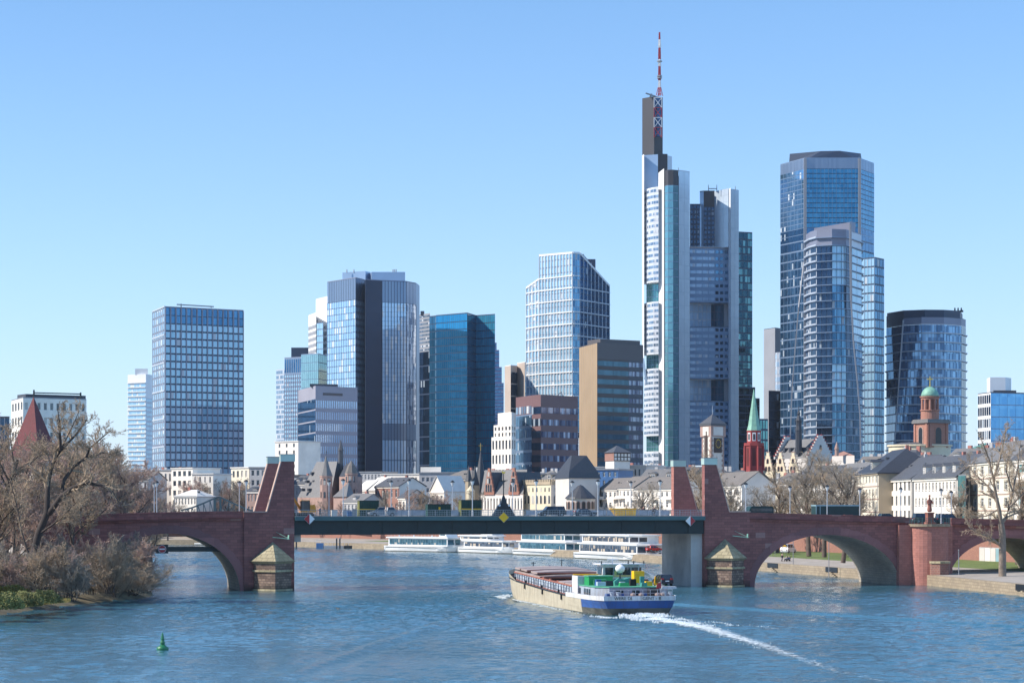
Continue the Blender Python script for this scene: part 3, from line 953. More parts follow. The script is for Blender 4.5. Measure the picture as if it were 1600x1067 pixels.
# --- 1 gridded tower on the left
Y=1150
b=Bld('office_tower','tall gridded blue glass tower standing alone left of the bridge gateway',W,P2(310,Y))
pp=poly((239,1178),(258,1148),(380.5,1170));zt=PZ(480,1148);zb=PZ(742,1148)
zm=PZ(505,1148)
b.curtain(pp[1],pp[2],zb,zm,15,20,'g_blue',g=1,hf=.78,mw=.7,fin='clad_violet',finw=.55,find=.5,mt='clad_navy')
b.curtain(pp[1],pp[2],zm,zt,15,2,'g_deep',g=1,hf=.9,mw=1.0,fin='clad_violet',finw=.75,find=.5,mt='clad_navy')
b.curtain(pp[0],pp[1],zb,zt,6,22,'g_blue_l',g=1,hf=.75,mw=.8,fin='clad_pale',finw=.8,find=.4,mt='clad_violet')
b.bands(pp[0],pp[1],zb,zt,6,.7,'clad_pale',.45)
bk=back(pp,30)
for a,c in((pp[2],bk[0]),(bk[0],bk[1]),(bk[1],pp[0])):b.plain(a,c,zb,zt,'clad_violet')
b.plain(pp[1],pp[2],ZC-1,zb,'clad_violet');b.plain(pp[0],pp[1],ZC-1,zb,'clad_violet')
b.roof(pp+bk,zt,'clad_violet',.5)
q=poly((277,1152),(334,1158),(334,1168),(277,1166))
mb=MB();mb.bar((*P2(276,1150),zt+1.6),(*P2(334,1156),zt+1.0),.7,.6);mb.bar((*P2(283,1152),zt+.4),(*P2(283,1152),zt+2.2),.5,.5);mb.bar((*P2(330,1156),zt+.4),(*P2(330,1156),zt+1.4),.5,.5)
mb.build('cleaning_gantry',M['grey_metal'],b.root)
b.finish()

# --- 2 slender white residential tower
b=Bld('residential_tower','slender white residential tower with glass balconies left of the gridded tower','residential tower',P2(218,1900))
pp=poly((199.5,1900),(228,1890),(238.5,1905));zb=ZC-2;zt=PZ(598,1890);z2=PZ(585,1890)
b.curtain(pp[0],pp[1],zb,zt,2,30,'g_blue_l',hf=.62,mw=.5,mt='clad_white')
b.curtain(pp[1],pp[2],zb,PZ(622,1895),1,26,'g_blue',hf=.55,mw=1.4,mt='clad_pale')
b.plain(pp[1],pp[2],PZ(622,1895),z2,'clad_white');b.plain(pp[0],pp[1],zt,z2,'clad_white')
b.bands(pp[0],pp[1],zb,zt,30,.5,'clad_white',1.2,name='balcony_slab')
bk=back(pp,18)
for a,c in((pp[2],bk[0]),(bk[0],bk[1]),(bk[1],pp[0])):b.plain(a,c,zb,z2,'clad_white')
b.roof(pp+bk,z2,'clad_white');b.box(poly((211,1895),(231,1895),(231,1905),(211,1905)),z2+.4,PZ(576,1895),'clad_white')
b.finish()

# --- 3 white hotel with dark roof band
b=Bld('hotel_building','white flat roofed hotel block with dark roof band behind the left trees','hotel',P2(75,760))
pp=poly((18,775),(36,755),(135,768));zt=PZ(622,755);zb=ZC
b.punched(pp[0],pp[1],zb,zt,4,9,.6,.55,'white',style='frame');b.punched(pp[1],pp[2],zb,zt,10,9,.5,.5,'white',style='frame')
bk=back(pp,20)
for a,c in((pp[2],bk[0]),(bk[0],bk[1]),(bk[1],pp[0])):b.plain(a,c,zb,zt)
b.roof(pp+bk,zt,'grey_metal',.4)
b.box(poly((27,765),(40,758),(134,770),(130,782),(30,780)),zt+.4,PZ(617,765),'clad_dark','roof_storey')
mb=MB();mb.bar((*P2(53,758),PZ(613.5,758)),(*P2(127,768),PZ(615.5,768)),.4,.4);mb.tube((*P2(53,758),zt+.4),(*P2(53,758),PZ(609,758)),.35,.3,6);mb.tube((*P2(126,768),zt+.4),(*P2(126,768),PZ(613,768)),.35,.3,6)
mb.build('cleaning_crane',M['green_steel'],b.root);b.finish()
# --- far left sliver building
b=Bld('apartment_block','dark glass block at the far left edge behind the bare trees','building',P2(5,820))
pp=poly((-30,820),(15,820));zt=PZ(652,820);b.curtain(pp[0],pp[1],ZC,zt,6,10,'g_dark',mt='clad_dark',fin='clad_grey');bk=back(pp,15)
for a,c in((pp[1],bk[0]),(bk[0],bk[1]),(bk[1],pp[0])):b.plain(a,c,ZC,zt,'clad_dark')
b.roof(pp+bk,zt,'clad_dark');b.finish()

# --- 4 two slim towers
b=Bld('office_tower','slim pale tower with stacked window bays, leftmost of the central cluster',W,P2(439,1700))
pp=poly((431.5,1700),(445,1690));zt=PZ(577,1690);b.curtain(pp[0],pp[1],ZC,zt,3,30,'g_office',hf=.62,mw=.5,mt='clad_pale');bk=back(pp,12)
for a,c in((pp[1],bk[0]),(bk[0],bk[1]),(bk[1],pp[0])):b.plain(a,c,ZC,zt,'clad_pale')
b.roof(pp+bk,zt,'clad_pale');b.finish()
b=Bld('office_tower','grey violet slab tower with fine windows and a dark box on its roof',W,P2(465,1600))
pp=poly((444.5,1600),(472,1590),(488,1620));zt=PZ(558,1590);b.curtain(pp[0],pp[1],ZC,zt-12,8,34,'g_blue',hf=.5,mw=.8,mt='clad_blue',fin='clad_violet',finw=.5)
b.curtain(pp[0],pp[1],zt-12,zt,8,1,'g_deep',hf=.8,mw=.9,mt='clad_blue');b.plain(pp[1],pp[2],ZC,zt,'clad_violet');bk=back(pp,18)
for a,c in((pp[2],bk[0]),(bk[0],bk[1]),(bk[1],pp[0])):b.plain(a,c,ZC,zt,'clad_violet')
b.roof(pp+bk,zt,'clad_violet');b.box(poly((455,1600),(486,1600),(486,1612),(455,1612)),zt+.4,PZ(543,1600),'clad_navy');b.finish()

# --- 5 white stepped tower
b=Bld('office_tower','bright white stepped tower rising behind the twin glass tower',W,P2(495,1450))
for k,(x0,x1,py,dy) in enumerate(((482,494,489,0),(493.5,513,462,6))):
 pp=poly((x0,1462+dy),(x1,1440+dy));zt=PZ(py,1440);bk=back(pp,16)
 # the face turned to the sun
 b.bands(pp[0],pp[1],PZ(560,1440),PZ(512,1440),5,2.2,'clad_grey',.12)
 for a,c in((pp[0],pp[1]),(pp[1],bk[0]),(bk[0],bk[1]),(bk[1],pp[0])):b.plain(a,c,ZC,zt,'clad_white')
 b.roof(pp+bk,zt,'clad_white')
pp=poly((495,1425),(505,1420));
b.curtain(pp[0],pp[1],ZC,PZ(504,1420),3,30,'g_blue',mt='clad_blue');bk=back(pp,8)
for a,c in((pp[1],bk[0]),(bk[0],bk[1]),(bk[1],pp[0])):b.plain(a,c,ZC,PZ(504,1420),'clad_navy')
b.roof(pp+bk,PZ(504,1420),'clad_navy')
b.finish()

# --- 6 pale green glass block
b=Bld('office_block','pale green glass block in front of the white stepped tower','office block',P2(490,1330))
pp=poly((470.5,1330),(497.5,1322),(512,1340));zt=PZ(553,1322)
b.curtain(pp[0],pp[1],ZC,zt,9,20,'g_green_l' if 'g_green_l' in M else(GL('g_green_l',(.28,.48,.54),(.34,.55,.6),1.4,3.6),'g_green_l')[1],hf=.93,mw=.15,mt='clad_blue');b.curtain(pp[1],pp[2],ZC,zt,5,20,'g_green',hf=.9,mw=.15,mt='clad_navy');bk=back(pp,18)
for a,c in((pp[2],bk[0]),(bk[0],bk[1]),(bk[1],pp[0])):b.plain(a,c,ZC,zt,'clad_navy')
b.roof(pp+bk,zt,'clad_blue');b.finish()

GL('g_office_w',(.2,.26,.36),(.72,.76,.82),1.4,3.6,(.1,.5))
# --- 7 the twin glass tower
b=Bld('office_tower','broad twin tower with grey ribbed crown, blue glass wings and a dark central slab',W,P2(583,1250))
zb=ZC;zc1=PZ(467,1235);zt1=PZ(433.5,1235);zc2=PZ(471,1225);zt2=PZ(437,1225)
L0,L1,L2=P2(511.5,1262),P2(556,1238),P2(570,1250)
b.curtain(L0,L1,zb,zc1,12,34,'g_blue_l',g=2,hf=.86,mw=.2,mt='clad_blue',fin='clad_steelblue',finw=.3)
b.curtain(L1,L2,zb,zc1,4,34,'g_sky',g=1,hf=.6,mw=.9,mt='clad_blue')
for A,B,n in((L0,L1,12),(L1,L2,5)):
 b.curtain(A,B,zc1,zt1,n,1,'g_violet' if 'g_violet' in M else(GL('g_violet',(.20,.27,.38),(.24,.31,.42),1.4,50,rough=.3),'g_violet')[1],hf=.97,mw=.3,mt='clad_navy')
D0,D1,D2=P2(570,1256),P2(571,1226),P2(597,1231)
b.plain(L2,D0,zb,zt1,'clad_navy');b.plain(D0,D1,zb,zt2,'clad_navy');b.plain(D1,D2,zb,zt2,'clad_slabdark' if 'clad_slabdark' in M else(M.__setitem__('clad_slabdark',mat('dark_stone_cladding',(.03,.042,.08),.6,.0,.12,.08)),'clad_slabdark')[1])
R1,R2,R3=P2(635,1236),P2(650,1246),P2(655.5,1262)
zmech=PZ(661,1225);zm2=PZ(679,1225)
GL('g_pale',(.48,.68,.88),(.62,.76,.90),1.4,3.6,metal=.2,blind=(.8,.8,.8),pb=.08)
for(A,B,n,gl) in((D2,R1,8,'g_pale'),(R1,R2,3,'g_office_w')):
 b.curtain(A,B,zb,zmech-9,n,4,gl,g=1,hf=.93,mw=.36,mt='clad_blue',fin='clad_slabdark',finw=.24)
 b.curtain(A,B,zmech-9,zmech,n,1,'g_violet',hf=.97,mw=.3,mt='clad_navy')
 b.curtain(A,B,zmech,zc2,n,26,gl,g=1,hf=.93,mw=.36,mt='clad_blue',fin='clad_slabdark',finw=.24)
 b.curtain(A,B,zc2,zt2,max(3,n),1,'g_violet',hf=.97,mw=.3,mt='clad_navy')
b.plain(R2,R3,zb,zt2,'clad_blue')
bk=[P2(655,1290),P2(512,1290)]
for a,c in((R3,bk[0]),(bk[0],bk[1]),(bk[1],L0)):b.plain(a,c,zb,zt2-1,'clad_navy')
b.roof([L0,L1,L2,D0]+[P2(571,1290),P2(512,1290)],zt1,'clad_violet');b.roof([D1,D2,R1,R2,R3,P2(655,1289),P2(573,1289)],zt2,'clad_violet')
b.box(poly((535,1260),(571,1252),(579,1258),(579,1275),(535,1275)),zt1+.4,PZ(424.5,1255),'clad_steelblue','penthouse')
b.box(poly((574,1262),(581,1250),(633,1250),(633,1268),(578,1272)),zt2+.4,PZ(425,1250),'clad_steelblue','penthouse')
mb=MB()
for x in(614,616.5,619):mb.tube((*P2(x,1256),PZ(427,1256)),(*P2(x,1256),PZ(421,1256)),.35,.35,6)
for x in(542,553):mb.tube((*P2(x,1256),PZ(426,1256)),(*P2(x,1256),PZ(421,1256)),.4,.3,6)
mb.build('chimney_pipes',M['grey_metal'],b.root)
b.finish()

# --- 8 office block before it
b=Bld('office_block','grey violet office block with long window rows in front of the twin tower','office block',P2(512,1050))
pp=poly((466,1085),(493,1045),(558.5,1060));zt=PZ(604,1045);zw=PZ(622,1045)
b.punched(pp[1],pp[2],ZC,zw,19,11,.48,.66,'clad_lilac',style='panel',glass='g_sky',depth=.05,zoff=.15)
b.plain(pp[1],pp[2],zw,zt,'clad_lilac')
b.curtain(pp[0],pp[1],ZC,zw,4,11,'g_deep',g=4,hf=.86,mw=.3,mt='clad_lilac');b.plain(pp[0],pp[1],zw,zt,'clad_lilac')
bk=back(pp,25)
for a,c in((pp[2],bk[0]),(bk[0],bk[1]),(bk[1],pp[0])):b.plain(a,c,ZC,zt,'clad_lilac')
b.roof(pp+bk,zt,'clad_lilac');b.box(poly((484,1050),(528,1054),(528,1070),(490,1070)),zt+.4,PZ(599.5,1050),'clad_dark')
A,B=Vector(pp[1]),Vector(pp[2]);d_=(B-A).normalized();n_=Vector((d_.y,-d_.x))
mb=MB();mb.prism([A+d_*4.2+n_*.12,A+d_*4.2,A+d_*15.5,A+d_*15.5+n_*.12][::-1],PZ(617,1045),PZ(613,1045));mb.build('louvre',M['clad_char'],b.root)
b.finish()

# --- 9 teal glass tower
b=Bld('office_tower','folded teal mirror glass tower right of the twin tower',W,P2(715,1180))
zt=PZ(490,1170);zb=ZC
pts=[P2(671,1190),P2(730,1168),P2(744,1184),P2(773.5,1176)]
rows=27
q0,q1,q2,q3=pts[0],pts[0].lerp(pts[1],.17),pts[0].lerp(pts[1],.24),pts[1]
n_=(q3-q0).normalized();n_=Vector((n_.y,-n_.x));q1b,q2b=q1+n_*1.6,q2+n_*1.6
b.curtain(q0,q1,zb,zt,4,rows,'g_teal_d',g=2,hf=.9,mw=.12,mt='clad_navy')
b.curtain(q1,q2b,zb,zt,2,rows,'g_sky',g=1,hf=.8,mw=.2,mt='clad_navy')
b.curtain(q2b,q3,zb,zt,16,rows,'g_teal',g=4,hf=.9,mw=.12,mt='clad_navy',fin='clad_navy',finw=.16,find=.13)
pts=[q0,q1,q2b,q3]+pts[2:]
b.curtain(pts[3],pts[4],zb,zt,6,rows,'g_teal_d',g=3,hf=.9,mw=.12,mt='clad_navy')
GL('g_teal_l',(.03,.22,.36),(.05,.30,.46),1.5,3.5,metal=.3)
b.curtain(pts[4],pts[5],zb,zt,9,rows,'g_teal_l',g=3,hf=.9,mw=.12,mt='clad_navy',fin='clad_navy',finw=.14,find=.13)
bk=[P2(772,1215),P2(672,1215)]
for a,c in((pts[5],bk[0]),(bk[0],bk[1]),(bk[1],pts[0])):b.plain(a,c,zb,zt,'clad_navy')
b.roof(pts+bk,zt,'clad_navy');b.finish()
# --- grey slab sharing its left flank
b=Bld('office_tower','narrow slab tower with grey upper floors wedged between twin tower and teal tower',W,P2(664,1220))
pp=poly((655.5,1222),(672,1212));zs=PZ(549,1215);zt=PZ(491,1215)
b.curtain(pp[0],pp[1],ZC,zs,4,12,'g_dark',g=2,hf=.9,mt='clad_navy');b.curtain(pp[0],pp[1],zs,zt,4,10,'g_office',g=4,hf=.45,mt='clad_grey');bk=back(pp,10)
for a,c in((pp[1],bk[0]),(bk[0],bk[1]),(bk[1],pp[0])):b.plain(a,c,ZC,zt,'clad_grey')
b.roof(pp+bk,zt,'clad_grey');b.box(poly((657,1218),(663,1218),(663,1222),(657,1222)),zt,PZ(486,1218),'clad_dark');b.finish()
# --- 10 stepped violet tower behind
b=Bld('office_tower','distant stepped violet tower peeking out right of the teal tower',W,P2(778,1900))
M['clad_far']=mat('far_violet_cladding',(.16,.18,.32),.5,.2,.1,.05)
for x1,py in((776,536),(780,548),(784,575),(787,600)):
 pp=poly((768,1900-(x1-776)),(x1,1900-(x1-776)));zt=PZ(py,1900);bk=back(pp,14-(x1-776)*.5)
 b.curtain(pp[0],pp[1],ZC,zt,3,40,'g_deep',g=3,hf=.5,mw=.3,mt='clad_far',find=.2)
 for a,c in((pp[1],bk[0]),(bk[0],bk[1]),(bk[1],pp[0])):b.plain(a,c,ZC,zt,'clad_far')
 b.roof(pp+bk,zt,'clad_far')
b.finish()
# --- 11 concrete twin
b=Bld('office_tower','pale concrete twin shaft tower between the teal and white gridded towers',W,P2(804,1500))
for x0,x1,x2,py in((788.5,798,808,571),(808,820,823,566)):
 pp=poly((x0,1512),(x1,1500),(x2,1506));zt=PZ(py,1500);bk=back(pp,14)
 b.plain(pp[0],pp[1],ZC,zt,'conc_tan');b.curtain(pp[1],pp[2],ZC,zt-4,3,12,'g_dark',g=3,hf=.9,mt='conc_tan')
 b.plain(pp[1],pp[2],zt-4,zt,'conc_tan')
 for a,c in((pp[2],bk[0]),(bk[0],bk[1]),(bk[1],pp[0])):b.plain(a,c,ZC,zt,'conc_tan')
 b.roof(pp+bk,zt,'clad_white')
b.finish()
# --- 12 white punched block
b=Bld('office_block','white stepped office block with square windows beside the brown tower','office block',P2(788,1000))
for x0,x1,x2,py,ya,rw,cl in((768,799,806,683,992,5,6),(771.5,799,806,664,996,7,5),(778,799,806,645,1002,8,4)):
 pp=poly((x0,ya+14),(x1,ya),(x2,ya+10));zt=PZ(py,ya);zl=ZC if py==683 else PZ({664:683,645:664}[py],ya);bk=back(pp,14)
 if py==645:b.plain(pp[0],pp[1],zl,zt);b.plain(pp[1],pp[2],zl,zt)
 else:
  b.punched(pp[0],pp[1],zl,zt,cl,{683:6,664:2}[py],.55,.62,'white',style='frame',glass='g_dark',frame='clad_dark',depth=.6,zoff=.2)
  b.punched(pp[1],pp[2],zl,zt,2,{683:6,664:2}[py],.6,.62,'white',style='frame',glass='g_dark',frame='clad_dark',depth=.6,zoff=.2)
 for a,c in((pp[2],bk[0]),(bk[0],bk[1]),(bk[1],pp[0])):b.plain(a,c,zl,zt)
 b.roof(pp+bk,zt,'white')
b.finish()
# --- 13 brown-red block
b=Bld('office_block','reddish brown office block with dark window bands beside the gold faced tower','office block',P2(855,1020))
pp=poly((806,1035),(831,1015),(845,1008),(903,1026));zt=PZ(618,1010)
zl=PZ(646,1010)
b.curtain(pp[0],pp[1],ZC,zl,3,9,'g_deep2',g=3,hf=.78,mt='clad_blue');b.curtain(pp[0],pp[1],zl,zt-4,6,1,'g_office',hf=.8,mw=.9,mt='clad_red');b.plain(pp[0],pp[1],zt-4,zt,'clad_red')
b.curtain(pp[1],pp[2],ZC,zt-4,3,10,'g_dark',g=3,hf=.6,mt='clad_red');b.plain(pp[1],pp[2],zt-4,zt,'clad_red')
b.curtain(pp[2],pp[3],ZC,zt-4,12,10,'g_dark2' if 'g_dark2' in M else(GL('g_dark2',(.05,.06,.12),(.28,.32,.42),1.2,3.6,(.3,1),blind=(.45,.47,.55),pb=.12),'g_dark2')[1],g=2,hf=.48,mw=.5,mt='clad_red');b.plain(pp[2],pp[3],zt-4,zt,'clad_red')
bk=back(pp,25)
for a,c in((pp[3],bk[0]),(bk[0],bk[1]),(bk[1],pp[0])):b.plain(a,c,ZC,zt,'clad_red')
b.roof(pp+bk,zt,'clad_red')
mb=MB();mb.bar((*P2(870,1020),zt),(*P2(877,1020),PZ(612,1020)),.4,.4);mb.bar((*P2(877,1020),PZ(612,1020)),(*P2(880,1020),zt),.4,.4);mb.build('roof_rig',M['grey_metal'],b.root)
b.finish()

# --- 14 white gridded tower with sloping shoulders
b=Bld('office_tower','white gridded glass tower with sloping shoulders in the centre of the skyline',W,P2(885,1250))
zb=ZC;Y0=1235
A0,A1,A2,A3,A4=P2(823,1262),P2(843,1248),P2(895,1228),P2(905.5,1230),P2(952,1258)
zL=PZ(450,1262);zL1=PZ(436,1248);zT0=PZ(399.5,1248);zT1=PZ(395,1228);zR=PZ(447,1258)
L=(A1-A0).length
b.curtain(A0,A1,zb,zL1,4,34,'g_blue_l',hf=.84,mw=.5,mt='clad_pale',fin='clad_white',finw=.6,find=.6,top=lambda u,L=L:zL+(zL1-zL)*u/L)
b.curtain(A1,A2,zb,zT0,11,40,'g_blue',hf=.86,mw=.4,mt='clad_blue',fin='clad_white',finw=.42,find=.5,top=lambda u,L=(A2-A1).length:zT0+(zT1-zT0)*min(1,u/L))
b.curtain(A2,A3,zb,zT1,3,40,'g_deep2',g=3,hf=.9,mw=.15,mt='clad_blue',fin='clad_steelblue',finw=.2,find=.12)
L=(A4-A3).length;L3=L*.0
b.curtain(A3,A4,zb,zT1,8,40,'g_deep',hf=.88,mw=.4,mt='clad_navy',fin='clad_pale',finw=.4,find=.4,top=lambda u,L=L:zT1+(zR-zT1)*max(0,(u/L-.12)/.88))
fl=(zT0-zb)/40
for i in range(2,12):
 z=PZ({2:680,3:660,4:640,5:620,6:600,7:580,8:560}.get(i,540),1240)
for j in range(16):
 z=PZ(714-j*18.6,1240)
 for A,B,zz in((A0,A1,zL),(A1,A2,zT0),(A2,A3,zT1),(A3,A4,zR)):
  if z<zz:
   b.bands(A,B,z,z+1,1,.55,'clad_white' if A is not A3 else 'clad_pale',.62) if False else None
   d_=(B-A).normalized();n_=Vector((d_.y,-d_.x))*.64
   mb=MB();mb.prism([A+n_*.02,A+n_,B+n_,B+n_*.02][::-1],z,z+.6);mb.build('grid_band',M['clad_white' if A is not A3 else 'clad_pale'],b.root)
bk=[P2(951,1288),P2(824,1288)]
b.plain(A4,bk[0],zb,(zR,zR),'clad_blue');b.plain(bk[0],bk[1],zb,zL,'clad_blue');b.plain(bk[1],A0,zb,zL,'clad_blue')
mb=MB();B1,B4=P2(843,1284),P2(908,1284)
mb.face([(*A1,zT0),(*A2,zT1),(*A3,zT1),(*B4,zT1),(*B1,zT0)]);mb.face([(*A3,zT1),(*A4,zR),(*bk[0],zR),(*B4,zT1)])
mb.face([(*A1,zL1),(*A1,zT0),(*B1,zT0),(*B1,zL1)]);mb.face([(*A0,zL),(*A1,zL1),(*B1,zL1),(*bk[1],zL)])
mb.build('roof',M['clad_pale'],b.root)
mb=MB()
for a,z0_,c,z1_ in((A0,zL,A1,zL1),(A1,zT0,A2,zT1),(A2,zT1,A3,zT1),(A3,zT1,A4,zR)):mb.bar((*a,z0_),(*c,z1_),.9,1.1)
mb.bar((*A1,zL1),(*A1,zT0),.9,.9)
mb.build('roof_edge',M['clad_white'],b.root)
b.box(poly((912,1262),(930.5,1262),(930.5,1275),(912,1275)),zR,PZ(405,1262),'clad_navy','lift_core')
b.finish()

# --- 15 gold flanked tower
b=Bld('office_tower','dark banded tower with a sunlit gold stone flank and a flat tan roof box',W,P2(955,1080))
pp=poly((905,1100),(933,1068),(1005,1086));zt=PZ(536,1068);zw=PZ(560,1068)
b.plain(pp[0],pp[1],ZC,zt,'clad_gold')  # sun and shade put into the cladding: gold lit flank, dark brown front
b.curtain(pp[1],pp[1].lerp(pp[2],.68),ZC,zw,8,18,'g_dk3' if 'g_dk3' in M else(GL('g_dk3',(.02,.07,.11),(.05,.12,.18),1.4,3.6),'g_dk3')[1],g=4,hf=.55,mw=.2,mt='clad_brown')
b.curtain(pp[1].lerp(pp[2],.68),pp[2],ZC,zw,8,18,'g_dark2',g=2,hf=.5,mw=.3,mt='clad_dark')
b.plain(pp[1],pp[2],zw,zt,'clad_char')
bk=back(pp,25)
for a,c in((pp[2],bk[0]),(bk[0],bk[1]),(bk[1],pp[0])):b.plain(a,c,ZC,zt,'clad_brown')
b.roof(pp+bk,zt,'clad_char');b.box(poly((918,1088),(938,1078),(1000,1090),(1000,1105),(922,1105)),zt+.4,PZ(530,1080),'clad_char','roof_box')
mb=MB();d_=(pp[1]-pp[0]).normalized();n_=Vector((d_.y,-d_.x));L=(pp[1]-pp[0]).length
for i in range(1,8):
 a=pp[0]+d_*(L*i/8);mb.prism([a+n_*.02,a+n_*.08,a+d_*.15+n_*.08,a+d_*.15+n_*.02][::-1],ZC,zt)
mb.build('cladding_joints',M['conc_tan'],b.root);b.finish()
# --- 16 the bank tower with the antenna
Y=1330
b=Bld('office_tower','tallest white and teal tower with dark core and red and white antenna mast',W,P2(1078,Y))
zb=ZC
def seg(name,pts,z0,z1,mt,depth=14):
 bk_=back(pts,depth)
 for a,c in zip(pts[:-1],pts[1:]):b.plain(a,c,z0,z1,mt,name)
 for a,c in((pts[-1],bk_[0]),(bk_[0],bk_[1]),(bk_[1],pts[0])):b.plain(a,c,z0,z1,mt,name)
 b.roof(pts+bk_,z1,mt,.3,'roof')
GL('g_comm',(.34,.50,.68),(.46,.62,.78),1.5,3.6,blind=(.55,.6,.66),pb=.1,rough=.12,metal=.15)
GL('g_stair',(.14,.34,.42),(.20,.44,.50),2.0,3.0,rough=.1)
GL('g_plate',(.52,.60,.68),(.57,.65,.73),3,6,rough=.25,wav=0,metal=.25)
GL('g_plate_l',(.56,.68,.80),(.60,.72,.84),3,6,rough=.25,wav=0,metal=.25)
M['bank_white']=mat('bank_white_panel',(.80,.81,.82),.45,0,.04)
M['bank_band']=mat('bank_band_panel',(.56,.60,.66),.5,0,.06)
M['bank_grey']=mat('bank_grey_panel',(.42,.45,.50),.5,.1,.06)
M['core_grey']=mat('core_grey_panel',(.045,.045,.055),.6,.1,.15,.04)
# dark core with mast
seg('core',poly((1003.5,1345),(1022,1338),(1035.5,1342)),PZ(243,1340),PZ(152.5,1340),'core_grey',10)
seg('core_upper',poly((1004,1340),(1028,1336)),PZ(300,1338),PZ(243,1338),'clad_steelblue',12)
seg('core_vent',poly((1028,1336),(1043,1337)),PZ(300,1338),PZ(242,1338),'core_grey',12)
seg('core_edge',poly((1043,1338),(1050,1342)),PZ(300,1338),PZ(244,1338),'clad_pale',12)
mb=MB();mb.prism(poly((1021.5,1333),(1034.5,1335),(1034.5,1336),(1021.5,1336)),PZ(214,1335),PZ(153,1335));mb.build('lattice_backing',M['g_dark'],b.root)
mb=[MB(),MB()]
x0,x1=1022,1034
for i in range(4):
 ya,yb=153+i*15.5,153+(i+1)*15.5
 m_=MB()
 m_.bar((*P2(x0,1331),PZ(ya,1331)),(*P2(x1,1331),PZ(ya,1331)),.35,.35)
 m_.bar((*P2(x0,1331),PZ(yb,1331)),(*P2(x1,1331),PZ(ya,1331)),.28,.28);m_.bar((*P2(x0,1331),PZ(ya,1331)),(*P2(x1,1331),PZ(yb,1331)),.35,.35)
 for x in(x0,x1):m_.bar((*P2(x,1331),PZ(ya,1331)),(*P2(x,1331),PZ(yb,1331)),.4,.4)
 m_.build('lattice_bay',M[('whitepaint','redpaint')[i%2]],b.root)
# mast: alternating sections
ms=[(150,137,'redpaint',2.6),(137,126,'whitepaint',1.8),(126,104,'redpaint',1.8),(104,93,'whitepaint',1.8),(93,75,'redpaint',1.7),(75,62,'whitepaint',1.7),(62,51,'redpaint',1.0)]
mx,my=P2(1030.5,1342)
for ya,yb,c,r in ms:
 m_=MB();za,zz=PZ(ya,1342),PZ(yb,1342);n=max(2,int((zz-za)/3))
 r*=.58;rr=(r*1.1 if ya==150 else r*.62,r*.62)
 for k in range(4):
  an=k*math.pi/2+.4
  m_.bar((mx+rr[0]*1.4*math.cos(an),my+rr[0]*1.4*math.sin(an),za),(mx+rr[1]*math.cos(an),my+rr[1]*math.sin(an),zz),.3,.3)
 for j in range(n):
  z0_,z1_=za+(zz-za)*j/n,za+(zz-za)*(j+1)/n
  for k in range(4):
   a1,a2=k*math.pi/2+.4,(k+1)*math.pi/2+.4
   m_.bar((mx+r*.62*math.cos(a1),my+r*.62*math.sin(a1),z0_),(mx+r*.62*math.cos(a2),my+r*.62*math.sin(a2),z1_),.22,.22)
 m_.tube((mx,my,za),(mx,my,zz),.22,.2,6)
 m_.build('mast_section',M[c],b.root)
mb=MB()
for y_ in(97,120,123):mb.lathe(mx,my,[(1.6,PZ(y_,1342)),(1.6,PZ(y_-1.5,1342))],8)
mb.build('antenna_ring',M['grey_metal'],b.root)
mb=MB();mb.bar((*P2(1009,1338),PZ(146,1338)),(*P2(1024,1340),PZ(151,1340)),.9,.7);mb.bar((*P2(1016,1340),PZ(152,1340)),(*P2(1018,1340),PZ(147,1340)),1,1);mb.build('cleaning_crane',M['grey_metal'],b.root)
# white edge fin on the left
mb=MB();mb.prism(poly((1003.2,1338),(1006.3,1334),(1006.3,1344),(1003.2,1346)),PZ(560,1338),PZ(243,1338));mb.build('edge_fin',M['bank_white'],b.root)
mb=MB();mb.hexa([(*P2(1008.5,1334),PZ(600,1338)),(*P2(1012,1333),PZ(600,1338)),(*P2(1012,1344),PZ(600,1338)),(*P2(1008.5,1346),PZ(600,1338))],
 [(*P2(1003.2,1338),PZ(559.5,1338)),(*P2(1006.3,1334),PZ(559.5,1338)),(*P2(1006.3,1344),PZ(559.5,1338)),(*P2(1003.2,1346),PZ(559.5,1338))]);mb.build('edge_fin',M['clad_steelblue'],b.root)
# curved banded office wing, cut by sky gardens
cv=[P2(1006.5,1339),P2(1013,1331.5),(P2(1021,1326.5)),P2(1029,1324)]
zones=[(727,706,'f',2),(706,680,'g',0),(680,577,'f',12),(577,553,'g',0),(553,473,'f',9),(473,441,'g',0),(441,295,'f',16)]
for ya,yb,kd,n in zones:
 za,zz=PZ(ya,1330),PZ(yb,1330)
 if kd=='f':
  for i,(A,B) in enumerate(zip(cv[:-1],cv[1:])):
   b.curtain(A,B,za,zz,2,n,'g_office',g=1,hf=.46,mw=.35,mt='bank_band')
  b.roof(cv+[P2(1029,1342),P2(1007,1342)],zz,'bank_white',.3,'floor_slab');
  mb=MB();mb.prism(cv+[P2(1029,1342),P2(1007,1342)],za-.32,za-.02);mb.build('floor_slab',M['bank_white'],b.root)
 else:
  A,B=P2(1010,1339),P2(1029,1334)
  b.curtain(A,B,za,zz,5,3,'g_green',hf=.9,mw=.3,mt='clad_steelblue')
b.plain(P2(1006.5,1339),P2(1006.5,1346),zb,PZ(295,1330),'bank_white')
